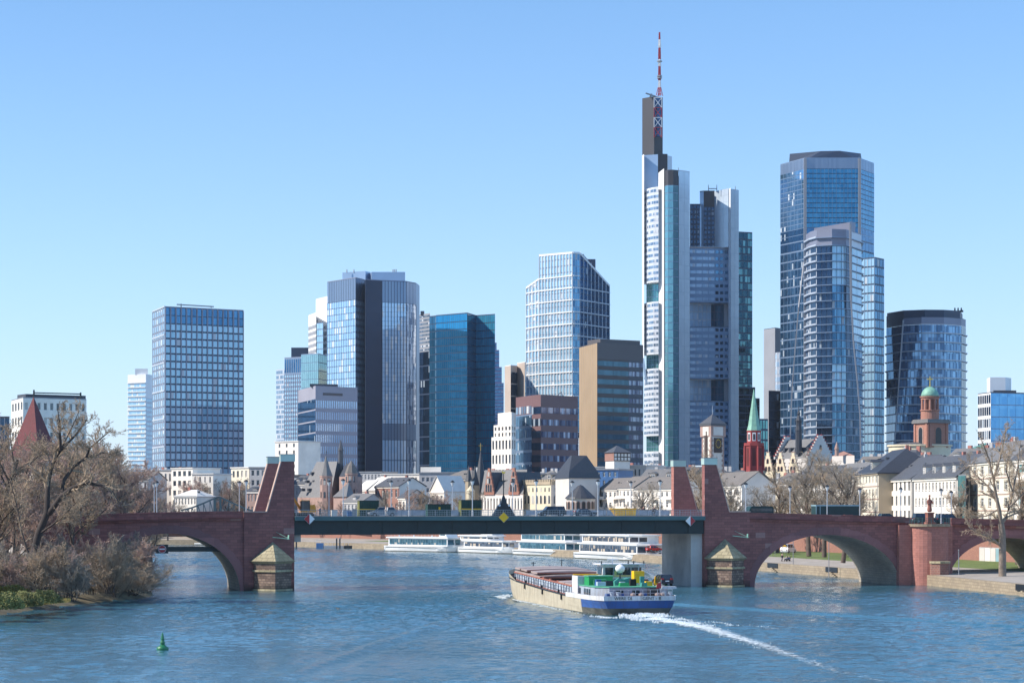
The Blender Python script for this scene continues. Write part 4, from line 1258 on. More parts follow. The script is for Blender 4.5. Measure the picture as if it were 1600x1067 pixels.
# bright pier, glass stair, pale plates
seg('pier',poly((1028.5,1336),(1037.5,1318)),zb,PZ(267,1325),'bank_white',6)
st=[P2(1037.5,1319),P2(1044,1315),P2(1052,1314.5),P2(1060,1317)]
zs=PZ(290,1316)
for A,B in zip(st[:-1],st[1:]):
 b.curtain(A,B,zb,zs,2,44,'g_stair',g=2,hf=.9,mw=.15,mt='clad_blue')
 b.plain(A,B,zs,PZ(267,1316),'core_grey')
b.roof(st+[P2(1060,1330),P2(1037.5,1330)],PZ(267,1316),'core_grey')
A,B=P2(1060.5,1317),P2(1077.5,1323)
b.curtain(A,B,zb,PZ(268,1320),2,26,'g_plate',hf=.985,mw=.12,mt='clad_blue',name='cladding_panel')
b.plain(B,P2(1077.5,1338),zb,PZ(268,1320),'clad_steelblue');b.plain(P2(1077.5,1338),P2(1060,1338),zb,PZ(268,1320),'clad_steelblue')
b.roof([A,B,P2(1077.5,1338),P2(1060.5,1338)],PZ(268,1320),'bank_grey',.4)
# main office face with sky gardens
A,B=P2(1077.6,1334),P2(1138.5,1337)
for ya,yb,kd,n in[(727,626,'f',10),(626,592,'g',3),(592,510,'f',8),(510,473,'g',3),(473,388,'f',8)]:
 za,zz=PZ(ya,1335),PZ(yb,1335)
 if kd=='f':
  C=A.lerp(B,.64);
  b.curtain(A,C,za,zz,8,n,'g_comm',g=2,hf=.45,mw=.5,mt='clad_panelblue' if 'clad_panelblue' in M else(M.__setitem__('clad_panelblue',mat('blue_grey_panel',(.22,.33,.48),.5,.0,.06)),'clad_panelblue')[1])
  b.curtain(C,B,za,zz,6,n,'g_deep2',g=2,hf=.45,mw=1.0,mt='clad_panelblue')
  d_=(B-A).normalized();
 else:
  A2_,B2_=P2(1077.6,1343),P2(1138.5,1346)
  b.curtain(A2_.lerp(B2_,0),A2_.lerp(B2_,.55),za,zz,5,n,'g_comm',hf=.9,mw=.3,mt='bank_grey')
  b.curtain(A2_.lerp(B2_,.55),A2_.lerp(B2_,.88),za,zz,4,n,'g_teal_d',hf=.9,mw=.3,mt='clad_navy')
  b.plain(A2_.lerp(B2_,.88),B2_,za,zz,'bank_grey')
  mb=MB();mb.prism([A,B,B2_,A2_],za-.5,za-.02);mb.build('garden_floor',M['bank_grey'],b.root)
  mb=MB();mb.prism([A,B,B2_,A2_],zz+.02,zz+.3);mb.build('garden_ceiling',M['bank_grey'],b.root)
# dark upper recesses, blue slab, right wing
b.curtain(P2(1078,1345),P2(1093.5,1345),PZ(388,1340),PZ(318,1340),3,9,'g_dark',hf=.6,mw=.8,mt='clad_navy')
b.roof(poly((1078,1345),(1093.5,1345),(1093.5,1355),(1078,1355)),PZ(318,1340),'clad_navy')
seg('blue_slab',poly((1093.5,1346),(1099.5,1342)),PZ(388,1340),PZ(299,1340),'clad_steelblue',10)
b.curtain(P2(1099.5,1343),P2(1116.5,1343),PZ(388,1340),PZ(322,1340),3,9,'g_dark',hf=.6,mw=.8,mt='clad_navy')
b.plain(P2(1099.5,1343),P2(1116.5,1343),PZ(322,1340),PZ(298,1340),'core_grey')
b.roof(poly((1093.5,1345),(1099.5,1343),(1116.5,1343),(1116.5,1355),(1093.5,1355)),PZ(298,1340),'core_grey')
b.curtain(P2(1116.5,1343),P2(1138.5,1330),PZ(388,1337),PZ(297,1337),3,9,'g_plate',hf=.985,mw=.1,mt='clad_blue',name='cladding_panel')
seg('edge_fin',poly((1138.3,1332),(1141.5,1326)),zb,PZ(296,1330),'bank_white',8)
A,B=P2(1141.6,1326),P2(1154.3,1330)
b.curtain(A,B,zb,PZ(297,1328),2,26,'g_plate',hf=.985,mw=.12,mt='clad_blue',name='cladding_panel')
b.plain(B,P2(1154,1355),zb,PZ(297,1328),'clad_steelblue');b.plain(P2(1154,1355),P2(1116,1355),zb,PZ(297,1328),'clad_steelblue')
b.roof(poly((1117,1343),(1139,1331),(1142,1326.5),(1154,1331),(1154,1355),(1117,1355)),PZ(297,1328),'bank_grey')
mb=MB()
for x in(1107,1120):mb.tube((*P2(x,1348),PZ(298,1348)),(*P2(x,1348),PZ(289,1348)),.3,.2,5)
mb.bar((*P2(1107,1348),PZ(295,1348)),(*P2(1120,1348),PZ(295,1348)),.5,.5)
for x in(1043,1060,1149):mb.tube((*P2(x,1325),PZ(268 if x<1100 else 297,1325)),(*P2(x,1325),PZ(262 if x<1100 else 291,1325)),.25,.15,5)
mb.build('roof_aerials',M['grey_metal'],b.root)
b.roof([P2(1077.6,1334),P2(1138.5,1337),P2(1138.5,1356),P2(1077.6,1356)],PZ(388,1340),'bank_grey')
b.finish()

# --- 17 dark green glass slab and lower neighbours
b=Bld('office_tower','thin dark green glass tower right behind the antenna tower',W,P2(1167,1420))
GL('g_lines',(.01,.05,.08),(.12,.26,.28),1.6,3.6,(.55,1),rough=.05,metal=.8)
for x0,x1,py in((1153,1175.5,363),(1153,1180,606),(1153,1187,624)):
 pp=poly((x0,1420-(x1-1175)),(x1,1424-(x1-1175)));zt=PZ(py,1420);bk=back(pp,10)
 b.curtain(pp[0],pp[1],ZC,zt,6,max(12,int((zt-ZC)/4.6)),'g_lines',g=2,hf=.8,mw=.3,mt='clad_navy')
 for a,c in((pp[1],bk[0]),(bk[0],bk[1]),(bk[1],pp[0])):b.plain(a,c,ZC,zt,'clad_navy')
 b.roof(pp+bk,zt,'clad_navy')
b.finish()
b=Bld('office_block','teal framed glass block low between the antenna tower and the dark tall tower','office block',P2(1190,1150))
pp=poly((1178,1150),(1200,1154));zt=PZ(655,1150);bk=back(pp,14)
b.curtain(pp[0],pp[1],ZC,zt,5,10,'g_green',hf=.8,mw=.5,mt='clad_navy')
for a,c in((pp[1],bk[0]),(bk[0],bk[1]),(bk[1],pp[0])):b.plain(a,c,ZC,zt,'clad_navy')
b.roof(pp+bk,zt,'clad_navy');b.finish()
# --- 18 grey slab
b=Bld('office_tower','plain grey slab tower with rounded glass stair left of the tallest dark tower',W,P2(1208,1500))
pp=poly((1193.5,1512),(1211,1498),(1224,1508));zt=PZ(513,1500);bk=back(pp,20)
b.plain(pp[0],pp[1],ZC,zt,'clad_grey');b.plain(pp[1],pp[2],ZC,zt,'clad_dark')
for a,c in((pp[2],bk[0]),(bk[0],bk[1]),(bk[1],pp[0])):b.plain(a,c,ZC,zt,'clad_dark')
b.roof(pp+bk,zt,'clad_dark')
st=[P2(1211.5,1496),P2(1214,1491),P2(1219,1490),P2(1223,1494)]
for A,B in zip(st[:-1],st[1:]):b.curtain(A,B,ZC,PZ(552,1495),1,22,'g_comm',hf=.6,mw=.4,mt='clad_pale')
b.roof(st+[P2(1223,1504),P2(1212,1504)],PZ(552,1495),'clad_pale');b.finish()
b=Bld('office_block','black sided block standing before the grey slab tower','office block',P2(1212,1300))
pp=poly((1201,1300),(1224,1306));zt=PZ(611,1300);bk=back(pp,16)
b.curtain(pp[0],pp[1],ZC,zt,6,14,'g_dark',g=6,hf=.9,mw=.2,mt='clad_navy')
for a,c in((pp[1],bk[0]),(bk[0],bk[1]),(bk[1],pp[0])):b.plain(a,c,ZC,zt,'clad_navy')
b.roof(pp+bk,zt,'clad_navy');b.finish()

# --- 19 tall blue tower with crown
b=Bld('office_tower','tall deep blue glass tower with faceted crown, widest on the right of the skyline',W,P2(1292,1280))
zt=PZ(249,1275);zc=PZ(265,1275);zm0=PZ(376,1275);zm1=PZ(357,1275);zn=PZ(392,1275)
A0,A1,A2,A3=P2(1219.5,1296),P2(1258,1272),P2(1343,1272),P2(1365.5,1292)
GL('g_4a',(.10,.26,.42),(.24,.42,.60),1.4,3.7,metal=.8,blind=(.5,.56,.62),pb=.05)
GL('g_4b',(.03,.17,.30),(.06,.25,.40),1.4,3.7,rough=.05,metal=.8)
for A,B,n,g_,gl,mt in((A0,A1,7,1,'g_4a','clad_blue'),(A1,A2,14,2,'g_4b','clad_navy'),(A2,A3,5,1,'g_4b','clad_navy')):
 b.curtain(A,B,zb,zn,n,31,gl if A is not A0 else 'g_deep2',g=g_,hf=.84,mw=.25,mt=mt,fin='clad_steelblue' if A is A0 else 'clad_blue',finw=.16,find=.14)  # lower left face: cast shadow put in as darker glass
 b.curtain(A,B,zn,zm0,n,1,'g_deep',g=g_,hf=.8,mw=.25,mt=mt)
 b.curtain(A,B,zm0,zm1,n,2,'g_deep',g=g_,hf=.9,mw=.2,mt='clad_blue')
 b.curtain(A,B,zm1,zc,n,12,gl,g=g_,hf=.84,mw=.25,mt=mt,fin='clad_steelblue' if A is A0 else 'clad_blue',finw=.16,find=.14)
 b.curtain(A,B,zc,zt,n,1,'g_violet',g=g_,hf=.97,mw=.2,mt='clad_blue')
bk=[P2(1364,1315),P2(1221,1315)]
for a,c in((A3,bk[0]),(bk[0],bk[1]),(bk[1],A0)):b.plain(a,c,zb,zt,'clad_navy')
b.roof([A0,A1,A2,A3]+bk,zt,'clad_blue')
mb=MB()
c0=poly((1233,1290),(1262,1278),(1338,1278),(1347,1290),(1345,1308),(1235,1308));c1=poly((1234,1290),(1283,1280),(1312,1279),(1345,1289),(1344,1307),(1236,1307))
mb.frustum(c0,zt+.41,c1,PZ(238.5,1285));mb.build('crown',M['clad_navy'],b.root)
for P_,sgn in((A1,-1),(A2,1)):
 mb=MB();v=P_+Vector((0,-.8));mb.prism([v+Vector((-.8,0)),v+Vector((.8,0)),v+Vector((.8,1.2)),v+Vector((-.8,1.2))],zb,zt);mb.build('corner_rail',M['clad_grey'],b.root)
# sculpted foot: slanting corner ridge on the left
for(xa,ya),(xb,yb) in(((1256,410),(1248,480)),((1248,480),(1238,600)),((1238,600),(1234,705))):
 mb=MB();mb.bar((*P2(xa,1266),PZ(ya,1266)),(*P2(xb,1262),PZ(yb,1262)),.6,.6);mb.build('corner_ridge',M['clad_grey'],b.root)
b.finish()
# --- 21 side tower
b=Bld('office_tower','narrow blue glass tower attached right of the balcony tower',W,P2(1370,1240))
pp=poly((1346,1242),(1366.5,1236),(1381.5,1246));zl=PZ(404,1240);bk=back(pp,18)
b.curtain(pp[0],pp[1],ZC,zl,4,30,'g_blue',g=1,hf=.82,mw=.3,mt='clad_navy',fin='clad_blue',finw=.25)
b.curtain(pp[1],pp[2],ZC,zl,4,30,'g_deep2',g=1,hf=.8,mw=.4,mt='clad_navy')
for a,c in((pp[2],bk[0]),(bk[0],bk[1]),(bk[1],pp[0])):b.plain(a,c,ZC,zl,'clad_navy')
b.roof(pp+bk,zl,'clad_navy');b.finish()

# --- 20 balcony tower with flared foot
b=Bld('residential_tower','dark blue balcony tower with rounded left edge coloured sunlit white in front of the tall tower','residential tower',P2(1305,1180))
zb=ZC;zt=PZ(362,1180)
def ctl(z): # px corners as a function of height: the foot flares to the right
 py=YH-(z-HC)/1180*FPX
 k=min(1,max(0,(py-470)/190.0));k=k*k*(3-2*k)
 return[1259.5,1266,1276,1300,1322,1331+13*k,1346+2*k]
YY=[1196,1184,1176,1172,1174,1180,1196]
N=37;fl=(zt-zb)/N
mats_=['g_office','g_dark','g_dark','g_deep2','g_dark','g_blue']
for i in range(N):
 z0_=zb+fl*i;z1_=z0_+fl;pc=ctl(z0_)
 pts=[P2(x,y) for x,y in zip(pc,YY)]
 last=i>=N-2
 slab=MB();sl=[p+(p-P2(1303,1200)).normalized()*(1.3) for p in pts]
 slab.prism(sl+[P2(pc[-1],1215),P2(pc[0],1215)],z0_-.1,z0_+.28)
 slab.build('balcony_slab',M['clad_blue'],b.root)
 rim=MB()
 for j in range(2):
  a_,c_=sl[j],sl[j+1];rim.bar((*a_,z0_+.6),(*c_,z0_+.6),.12,.7)
 rim.build('balcony_front',M['clad_pale'],b.root)  # pale fronts on the left facets only: sunlight put into their colour
 for j,(a_,c_) in enumerate(zip(pts[:-1],pts[1:])):
  nb=(1,1,3,3,2,2)[j]
  if last:b.plain(a_,c_,z0_,z1_,'clad_violet' if j<5 else 'clad_pale')
  else:b.curtain(a_,c_,z0_+.3,z1_-.1,nb,1,mats_[j] if(j!=3 or(i//5)%3) else 'g_blue',g=1,hf=.94,mw=.3 if j not in(0,1) else 1.4,mt='clad_navy' if j>1 else 'clad_pale')
b.roof([P2(x,y) for x,y in zip(ctl(zt),YY)]+[P2(1345,1215),P2(1261,1215)],zt,'clad_violet')
# slanting pale pier along the right corner and roof screen
pr=[(1328.5,350),(1330,470),(1334,540),(1340,600),(1344,650),(1345,712)]
for(xa,ya),(xb,yb) in zip(pr[:-1],pr[1:]):
 mb=MB();mb.bar((*P2(xa,1170),PZ(ya,1170)),(*P2(xb,1170),PZ(yb,1170)),1.1 if ya<400 else .6,.8);mb.build('corner_ridge',M['clad_grey'],b.root)
b.box(poly((1328,1178),(1336.5,1184),(1336.5,1200),(1328,1200)),zt,PZ(346.5,1180),'clad_violet','roof_box')
mb=MB();mb.hexa([(*P2(1272,1182),zt+.4),(*P2(1328,1178),zt+.4),(*P2(1328,1190),zt+.4),(*P2(1272,1190),zt+.4)],[(*P2(1272,1182),PZ(356,1180)),(*P2(1328,1178),PZ(348,1180)),(*P2(1328,1190),PZ(348,1180)),(*P2(1272,1190),PZ(356,1180))])
mb.build('roof_screen',M['clad_lilac'],b.root);b.finish()

# --- 22 balcony tower on the right
b=Bld('residential_tower','broad rounded balcony tower right of the tallest pair, with dark flat crown','residential tower',P2(1447,1300))
zt=PZ(497,1290);zcr=PZ(508,1290)
N=22;zb=ZC;fl=(zcr-zb)/N
for i in range(N):
 z0_=zb+fl*i;z1_=z0_+fl
 py=YH-(z0_-HC)/1290*FPX;k=max(0,min(1,(py-500)/200.0))
 x1_=1411.5-15*k**1.3
 c_=[(1385,1312),(x1_,1292),(1440,1284),(1475,1285),(1502,1294),(1509,1306)]
 pts=poly(*c_)
 sl=MB();o_=[p+(p-P2(1447,1320)).normalized()*1.2 for p in pts]
 sl.prism(o_+[P2(1508,1325),P2(1386,1325)],z0_-.05,z0_+.42);sl.build('balcony_slab',M['clad_pale'],b.root)
 for j,(a_,e_) in enumerate(zip(pts[:-1],pts[1:])):
  b.curtain(a_,e_,z0_+.5,z1_-.1,(3,6,7,6,2)[j],1,('g_deep','g_blue_m' if 'g_blue_m' in M else(GL('g_blue_m',(.05,.14,.28),(.26,.44,.66),1.4,3.6,(.2,.9),metal=.4),'g_blue_m')[1],'g_blue_m','g_blue_m','g_dark')[j],g=1,hf=.96,mw=.25,mt='clad_navy')
pts=poly((1385,1312),(1411.5,1292),(1440,1284),(1475,1285),(1502,1294),(1509,1306))
for j,(a_,e_) in enumerate(zip(pts[:-1],pts[1:])):b.plain(a_,e_,zcr,zt if j else zt+3,'clad_violet' if j else 'clad_navy')
b.roof(pts+[P2(1508,1325),P2(1386,1325)],zt,'clad_navy')
cr=poly((1386,1313),(1412,1295),(1445,1290),(1475,1291),(1500,1298),(1504,1322),(1388,1322))
b.box(cr,zt+.41,PZ(485,1295),'clad_navy','crown')
mb=MB()
for x in(1492,1497,1502):mb.tube((*P2(x,1300),PZ(486,1300)),(*P2(x,1300),PZ(481,1300)),.5,.4,6)
mb.bar((*P2(1490,1300),PZ(488,1300)),(*P2(1505,1300),PZ(486,1300)),.8,1.2);mb.build('roof_plant',M['dark_metal'],b.root)
mb=MB();mb.bar((*P2(1411.5,1288),PZ(500,1288)),(*P2(1405,1286),PZ(590,1286)),.8,.8);mb.bar((*P2(1405,1286),PZ(590,1286)),(*P2(1397,1286),PZ(705,1286)),.6,.6);mb.build('corner_ridge',M['clad_grey'],b.root)
b.finish()

# --- 23 blue glass block on the far right
b=Bld('office_block','vivid blue glass block with white rooftop drum at the right edge','office block',P2(1570,1000))
pp=poly((1528,1012),(1548,998),(1625,1008));zt=PZ(614,1000);bk=back(pp,25)
b.curtain(pp[0],pp[1],ZC,zt,6,11,'g_dark',hf=.7,mw=.7,mt='clad_white');b.curtain(pp[1],pp[2],ZC,zt,12,11,'g_vivid',g=2,hf=.92,mw=.12,mt='clad_blue')
for a,c in((pp[2],bk[0]),(bk[0],bk[1]),(bk[1],pp[0])):b.plain(a,c,ZC,zt,'clad_blue')
b.roof(pp+bk,zt,'clad_dark')
mb=MB();cx,cy=P2(1561,1018)
mb.prism([P2(1542,1022),P2(1547,1012)]+[P2(1571,1012),P2(1580,1018),P2(1580,1026)]+[P2(1542,1030)],zt+.4,PZ(590,1015));mb.build('rooftop_drum',M['clad_white'],b.root)
b.box(poly((1552,1004),(1588,1004),(1588,1012),(1552,1012)),zt+.4,PZ(610,1005),'clad_dark','roof_plant');b.finish()
# ------------------------------------------------------------------ old town along the far bank
def house(name,label,A,B,depth,py_eave,rh,floors,cols,wall='white',roof='slate',rtype='gable',ecols=0,dorm=0,cat='house',wf=.46,hf=.56,frame=None,sill=None,chim=1,overh=.35,group=None,style='cross',trim=None,bandm=None,glass='winglass'):
 A,B=P2(*A),P2(*B)
 L=(B-A).length;d=(B-A)/L;n=Vector((-d.y,d.x))
 C,D=B+n*depth,A+n*depth
 ze=PZ(py_eave,B.y)
 b=Bld(name,label,cat,(A+B)/2,ZC,group)
 b.punched(A,B,ZC,ze,cols,floors,wf,hf,wall,style=style,frame=frame,sill=sill,margin=.03,glass=glass)
 if ecols:b.punched(B,C,ZC,ze,ecols,floors,wf*.8,hf,trim or wall,style=style,frame=frame,margin=.08,glass=glass)
 else:b.plain(B,C,ZC,ze,trim or wall)
 b.plain(C,D,ZC,ze,wall);b.plain(D,A,ZC,ze,wall)
 if bandm:
  for r in range(1,floors+1):
   z=ZC+(ze-ZC)*r/floors
   mb=MB();o_=n*-.12;mb.prism([A+o_,B+o_,B-n*.002,A-n*.002],z-.22,z-.02);mb.build('string_course',M[bandm],b.root)
 o=overh
 a0,b0,c0,d0=A-n*o-d*o,B-n*o+d*o,C+n*o+d*o,D+n*o-d*o
 zt=ze+rh;th=.22
 M0,M1=(a0+d0)/2,(b0+c0)/2
 mb=MB()
 def slab(pts):
  mb.hexa([(p[0],p[1],p[2]) for p in pts],[(p[0],p[1],p[2]+th) for p in pts])
 if rtype=='gable':
  slab([(*a0,ze),(*b0,ze),(*M1,zt),(*M0,zt)]);slab([(*M0,zt),(*M1,zt),(*c0,ze),(*d0,ze)])
  g=MB();m1=(B+C)/2;m0=(A+D)/2
  g.face([(*B,ze),(*C,ze),(*m1,zt-.05)]);g.face([(*D,ze),(*A,ze),(*m0,zt-.05)])
  g.build('gable',M[trim or wall],b.root)
 elif rtype=='hip':
  k=min(depth*.5,L*.45);r0,r1=M0+d*k,M1-d*k
  mb.face([(*a0,ze),(*b0,ze),(*r1,zt),(*r0,zt)]);mb.face([(*b0,ze),(*c0,ze),(*r1,zt)]);mb.face([(*c0,ze),(*d0,ze),(*r0,zt),(*r1,zt)]);mb.face([(*d0,ze),(*a0,ze),(*r0,zt)])
  mb.prism([a0,b0,c0,d0],ze-.3,ze-.01)
 elif rtype=='cross': # gables face the river
  m0,m1=(a0+b0)/2,(c0+d0)/2
  slab([(*a0,ze),(*m0,zt),(*m1,zt),(*d0,ze)]);slab([(*m0,zt),(*b0,ze),(*c0,ze),(*m1,zt)])
  g=MB();p0=(A+B)/2;p1=(C+D)/2;g.face([(*A,ze),(*B,ze),(*p0,zt-.05)]);g.face([(*C,ze),(*D,ze),(*p1,zt-.05)]);g.build('gable',M[wall],b.root)
 else:
  mb.prism([a0,b0,c0,d0],ze,ze+max(.3,rh))
 mb.build('roof',M[roof],b.root)
 if rtype!='flat':
  mb=MB();q=-n*.02;mb.prism([A-n*.3-d*.1,B-n*.3+d*.1,B+q,A+q],ze-.55,ze-.12);mb.build('cornice',M[trim if trim and not ecols else 'white'],b.root)
 for i in range(dorm):
  u=L*(i+.75)/(dorm+.5);w=min(1.1,L/dorm*.3);f0=.16
  P_=A+d*u;q0=P_+n*(depth/2*f0);q1=P_+n*(depth/2*.75)
  z0_=ze+rh*f0;zd=z0_+min(2.0,rh*.42)
  mb=MB();mb.prism([q0-d*w,q0+d*w,q1+d*w,q1-d*w],z0_-.2,zd);dm=mb.build('dormer',M[wall],b.root)
  mb=MB();f=q0-n*.25;ap=zd+.7
  mb.face([(*(f-d*(w+.2)),zd),(*(q1-d*(w+.2)),zd),(*q1,ap),(*f,ap)]);mb.face([(*f,ap),(*q1,ap),(*(q1+d*(w+.2)),zd),(*(f+d*(w+.2)),zd)]);mb.face([(*(f-d*(w+.2)),zd),(*f,ap),(*(f+d*(w+.2)),zd)])
  mb.build('dormer_roof',M[roof],dm)
  me=pane_mesh(w*1.5,zd-z0_-.35,'cross',M['winglass'],M['frame_white'])
  inst('dormer_window',me,dm,Vector((*(q0-n*.07-d*w*.75),z0_+.1))-b.o,math.atan2(d.y,d.x))
 rnd=random.Random(int(A.x*10)+cols)
 if rtype in('gable','hip') and L>12: # gutter, downpipes and skylights
  mb=MB();g_=n*-(overh+.1);mb.bar((*(A+g_),ze-.02),(*(B+g_),ze-.02),.18,.14);mb.build('gutter',M['grey_metal'],b.root)
  for u in(.02,.98):
   q=A+d*L*u-n*.12;mb=MB();mb.tube((*q,ZC),(*q,ze-.1),.09,.09,5);mb.build('downpipe',M['grey_metal'],b.root)
  for i in range(int(L/7)):
   f0=.55+.2*rnd.random();q=A+d*L*(.1+.8*rnd.random())+n*depth/2*f0*.9;z=ze+rh*f0*.9
   mb=MB();mb.prism([q-d*.45-n*.5,q+d*.45-n*.5,q+d*.45+n*.2,q-d*.45+n*.2],z-.3,z+.35);mb.build('skylight',M['winglass'],b.root)
 for i in range(chim):
  u=L*(rnd.random()*.8+.1);P_=A+d*u+n*depth*.55
  mb=MB();mb.prism([P_-d*.6-n*.35,P_+d*.6-n*.35,P_+d*.6+n*.35,P_-d*.6+n*.35],zt-1.0,zt+1.0);mb.build('chimney',M['sandstone_red' if rnd.random()<.5 else 'grey_render'],b.root)
 b.A,b.B,b.C,b.D,b.d,b.n,b.ze,b.zt=A,B,C,D,d,n,ze,zt
 b.finish()
 return b
M['cream_l']=mat('pale_cream_render',(.72,.66,.54),.8,0,.06,.15)
M['pink_stone']=mat('pink_stone_trim',(.38,.25,.21),.8,0,.15,.8)
M['brick_red']=blockmat('red_brick_house',(.36,.19,.15),(.30,.15,.12),(.3,.2,.16),.5,.2,.02,stain=.2)
M['copper_teal']=mat('teal_copper_roof',(.06,.28,.26),.6,.1,.15,.5)
M['gold']=mat('gilded_metal',(.75,.5,.08),.3,.8,.1)
M['timber']=mat('dark_timber',(.06,.04,.035),.8,0,.2)
M['white_roof']=mat('pale_sheet_roof',(.62,.60,.57),.8,0,.1,.3)  # own pale colour of the sheet roofs
M['bluewall']=mat('blue_clad',(.07,.17,.36),.5,.2,.15)
M['win_frame_d']=mat('grey_window_frame',(.25,.25,.25),.6,0,.1)

# right bank row, near to far
house('town_house','white house with sandstone window surrounds behind the large bare tree at the right',(1515.5,492),(1580,455),13,718,4.6,5,5,'cream_l','slate_light','hip',wf=.40,hf=.52,frame='frame_white',sill='pink_stone',chim=2,bandm='pink_stone')
house('town_house','white modern house front with teal shop windows at the right picture edge',(1583,455),(1680,420),13,712,4.5,5,4,'white','slate','gable',wf=.5,hf=.5,chim=1,glass='g_green')
house('town_house','white house with shuttered windows and a row of dormers left of the glass lift',(1427,530),(1496,493),13,745,5.2,4,12,'white','slate','gable',dorm=4,wf=.5,hf=.5,sill='grey_render',chim=2)
house('town_house','white house with tall french windows and a big plain slate roof',(1384,560),(1425,531),16,748,5.6,4,6,'white','slate','gable',ecols=0,wf=.45,hf=.66,chim=1,frame='win_frame_d')
house('town_house','cream house with stone bands, tan end wall and dark hipped roof',(1336,590),(1373,553),17,738,6.3,5,7,'cream_l','slate_dark','hip',ecols=0,trim='tan',wf=.42,hf=.52,bandm='pink_stone',chim=1,dorm=1)
house('town_house','white house with pale slate roof behind the two bare bridge trees',(1292,622),(1335,593),12,748,4.5,4,8,'white','slate_light','gable',dorm=2,chim=1)
house('town_house','white gabled house behind the bare trees, left of the cream house',(1232,650),(1291,620),12,756,5.3,4,10,'white','slate','gable',chim=1)
house('apartment_house','white balcony house with shaded blank gable right of the right gateway',(1068,690),(1159,638),10.5,758,4.0,4,9,'white','roof_brown','gable',ecols=0,chim=0,wf=.55,hf=.5)
# balconies on that house and on the centre row
def balconies(A,B,zs,k,label,grp):
 A,B=P2(*A),P2(*B);d=(B-A).normalized();n=Vector((d.y,-d.x));L=(B-A).length
 return A,d,n,L
for(nm,lab,A_,B_,eave,cl) in(('apartment_house','white apartment house at the left end of the balcony row by the dark steep roof',(936,742),(965,724),764,4),
                              ('apartment_house','white apartment house with diagonal roof edge in the middle of the balcony row',(966,723),(991,708),762,4),
                              ('apartment_house','long white apartment house with brown roof, right end of the balcony row',(992,707),(1064,668),763,9)):
 hb=house(nm,lab,A_,B_,10.5,eave,3.7,4,cl,'white','roof_brown','gable',chim=0,wf=.5,hf=.5)
 L=(hb.B-hb.A).length
 for r in range(1,4):
  z=ZC+(hb.ze-ZC)*r/4
  for c in range(0,cl,3):
   a0=hb.A+hb.d*(L*(c+.15)/cl);a1=hb.A+hb.d*(L*min(cl,c+1.7)/cl)
   mb=MB();mb.prism([a0-hb.n*1.3,a1-hb.n*1.3,a1-hb.n*.01,a0-hb.n*.01],z,z+.15)
   mb.prism([a0-hb.n*1.3,a1-hb.n*1.3,a1-hb.n*1.22,a0-hb.n*1.22],z+.151,z+1.05);mb.build('balcony',M['white'],hb.root)
# glass lift shaft
b=Bld('lift_shaft','glass lift shaft with grey steel frame between two white houses','lift shaft',P2(1504,486))
pp=poly((1497.5,488),(1509,484),(1513.5,489));zt=PZ(742,485);bk=back(pp,3)
b.curtain(pp[0],pp[1],ZC,zt,1,4,'g_green',hf=.93,mw=.3,mt='grey_metal');b.curtain(pp[1],pp[2],ZC,zt,1,4,'g_dark',hf=.93,mw=.2,mt='grey_metal')
for a,c in((pp[2],bk[0]),(bk[0],bk[1]),(bk[1],pp[0])):b.plain(a,c,ZC,zt,'grey_metal')
b.roof(pp+bk,zt,'grey_metal',.2);b.finish()
# teal roofed hall
b=Bld('market_hall','low hall with sloping teal copper roof beside the round church wall','building',P2(1508,640))
pp=poly((1484,650),(1540,640));bk=back(pp,12);z1=PZ(706,640);z0_=PZ(712,640)
for a,c in((pp[0],pp[1]),(pp[1],bk[0]),(bk[0],bk[1]),(bk[1],pp[0])):b.plain(a,c,ZC,z0_,'white')
mb=MB();mb.hexa([(*pp[0],z0_),(*pp[1],z0_),(*bk[0],z0_),(*bk[1],z0_)],[(*pp[0],z0_+.4),(*pp[1],PZ(692,640)),(*bk[0],PZ(692,640)),(*bk[1],z0_+.4)]);mb.build('roof',M['copper_teal'],b.root);b.finish()

# round church with sandstone tower and green dome
Y=700
cx,cy=P2(1437,Y+8)
b=Bld('round_church','oval cream church drum with square sandstone tower, green dome and gold cross','church',(cx,cy))
rr=48.5*Y/FPX
mb=MB();zt=PZ(694,Y)
mb.lathe(cx,cy,[(rr,ZC),(rr,zt-.6),(rr+.5,zt-.5),(rr+.5,zt)],40);mb.build('drum_wall',M['cream'],b.root)
mb=MB();mb.lathe(cx,cy,[(rr-.6,zt+.01),(rr*.6,zt+.8),(.5,zt+1.0)],40);mb.build('drum_roof',M['slate'],b.root)
tw=poly((1427.5,Y+4),(1450,Y-3),(1482,Y+2));tk=back(tw,6);z0_,z1_=zt-1,PZ(661,Y)
for a,c,arch in((tw[0],tw[1],1),(tw[1],tw[2],1),(tw[2],tk[0],0),(tk[0],tk[1],0),(tk[1],tw[0],0)):b.plain(a,c,z0_,z1_,'pink_tower' if 'pink_tower' in M else(M.__setitem__('pink_tower',blockmat('church_sandstone',(.42,.20,.145),(.36,.17,.125),(.25,.14,.11),1.2,.5,.03,stain=.25)),'pink_tower')[1],'tower')
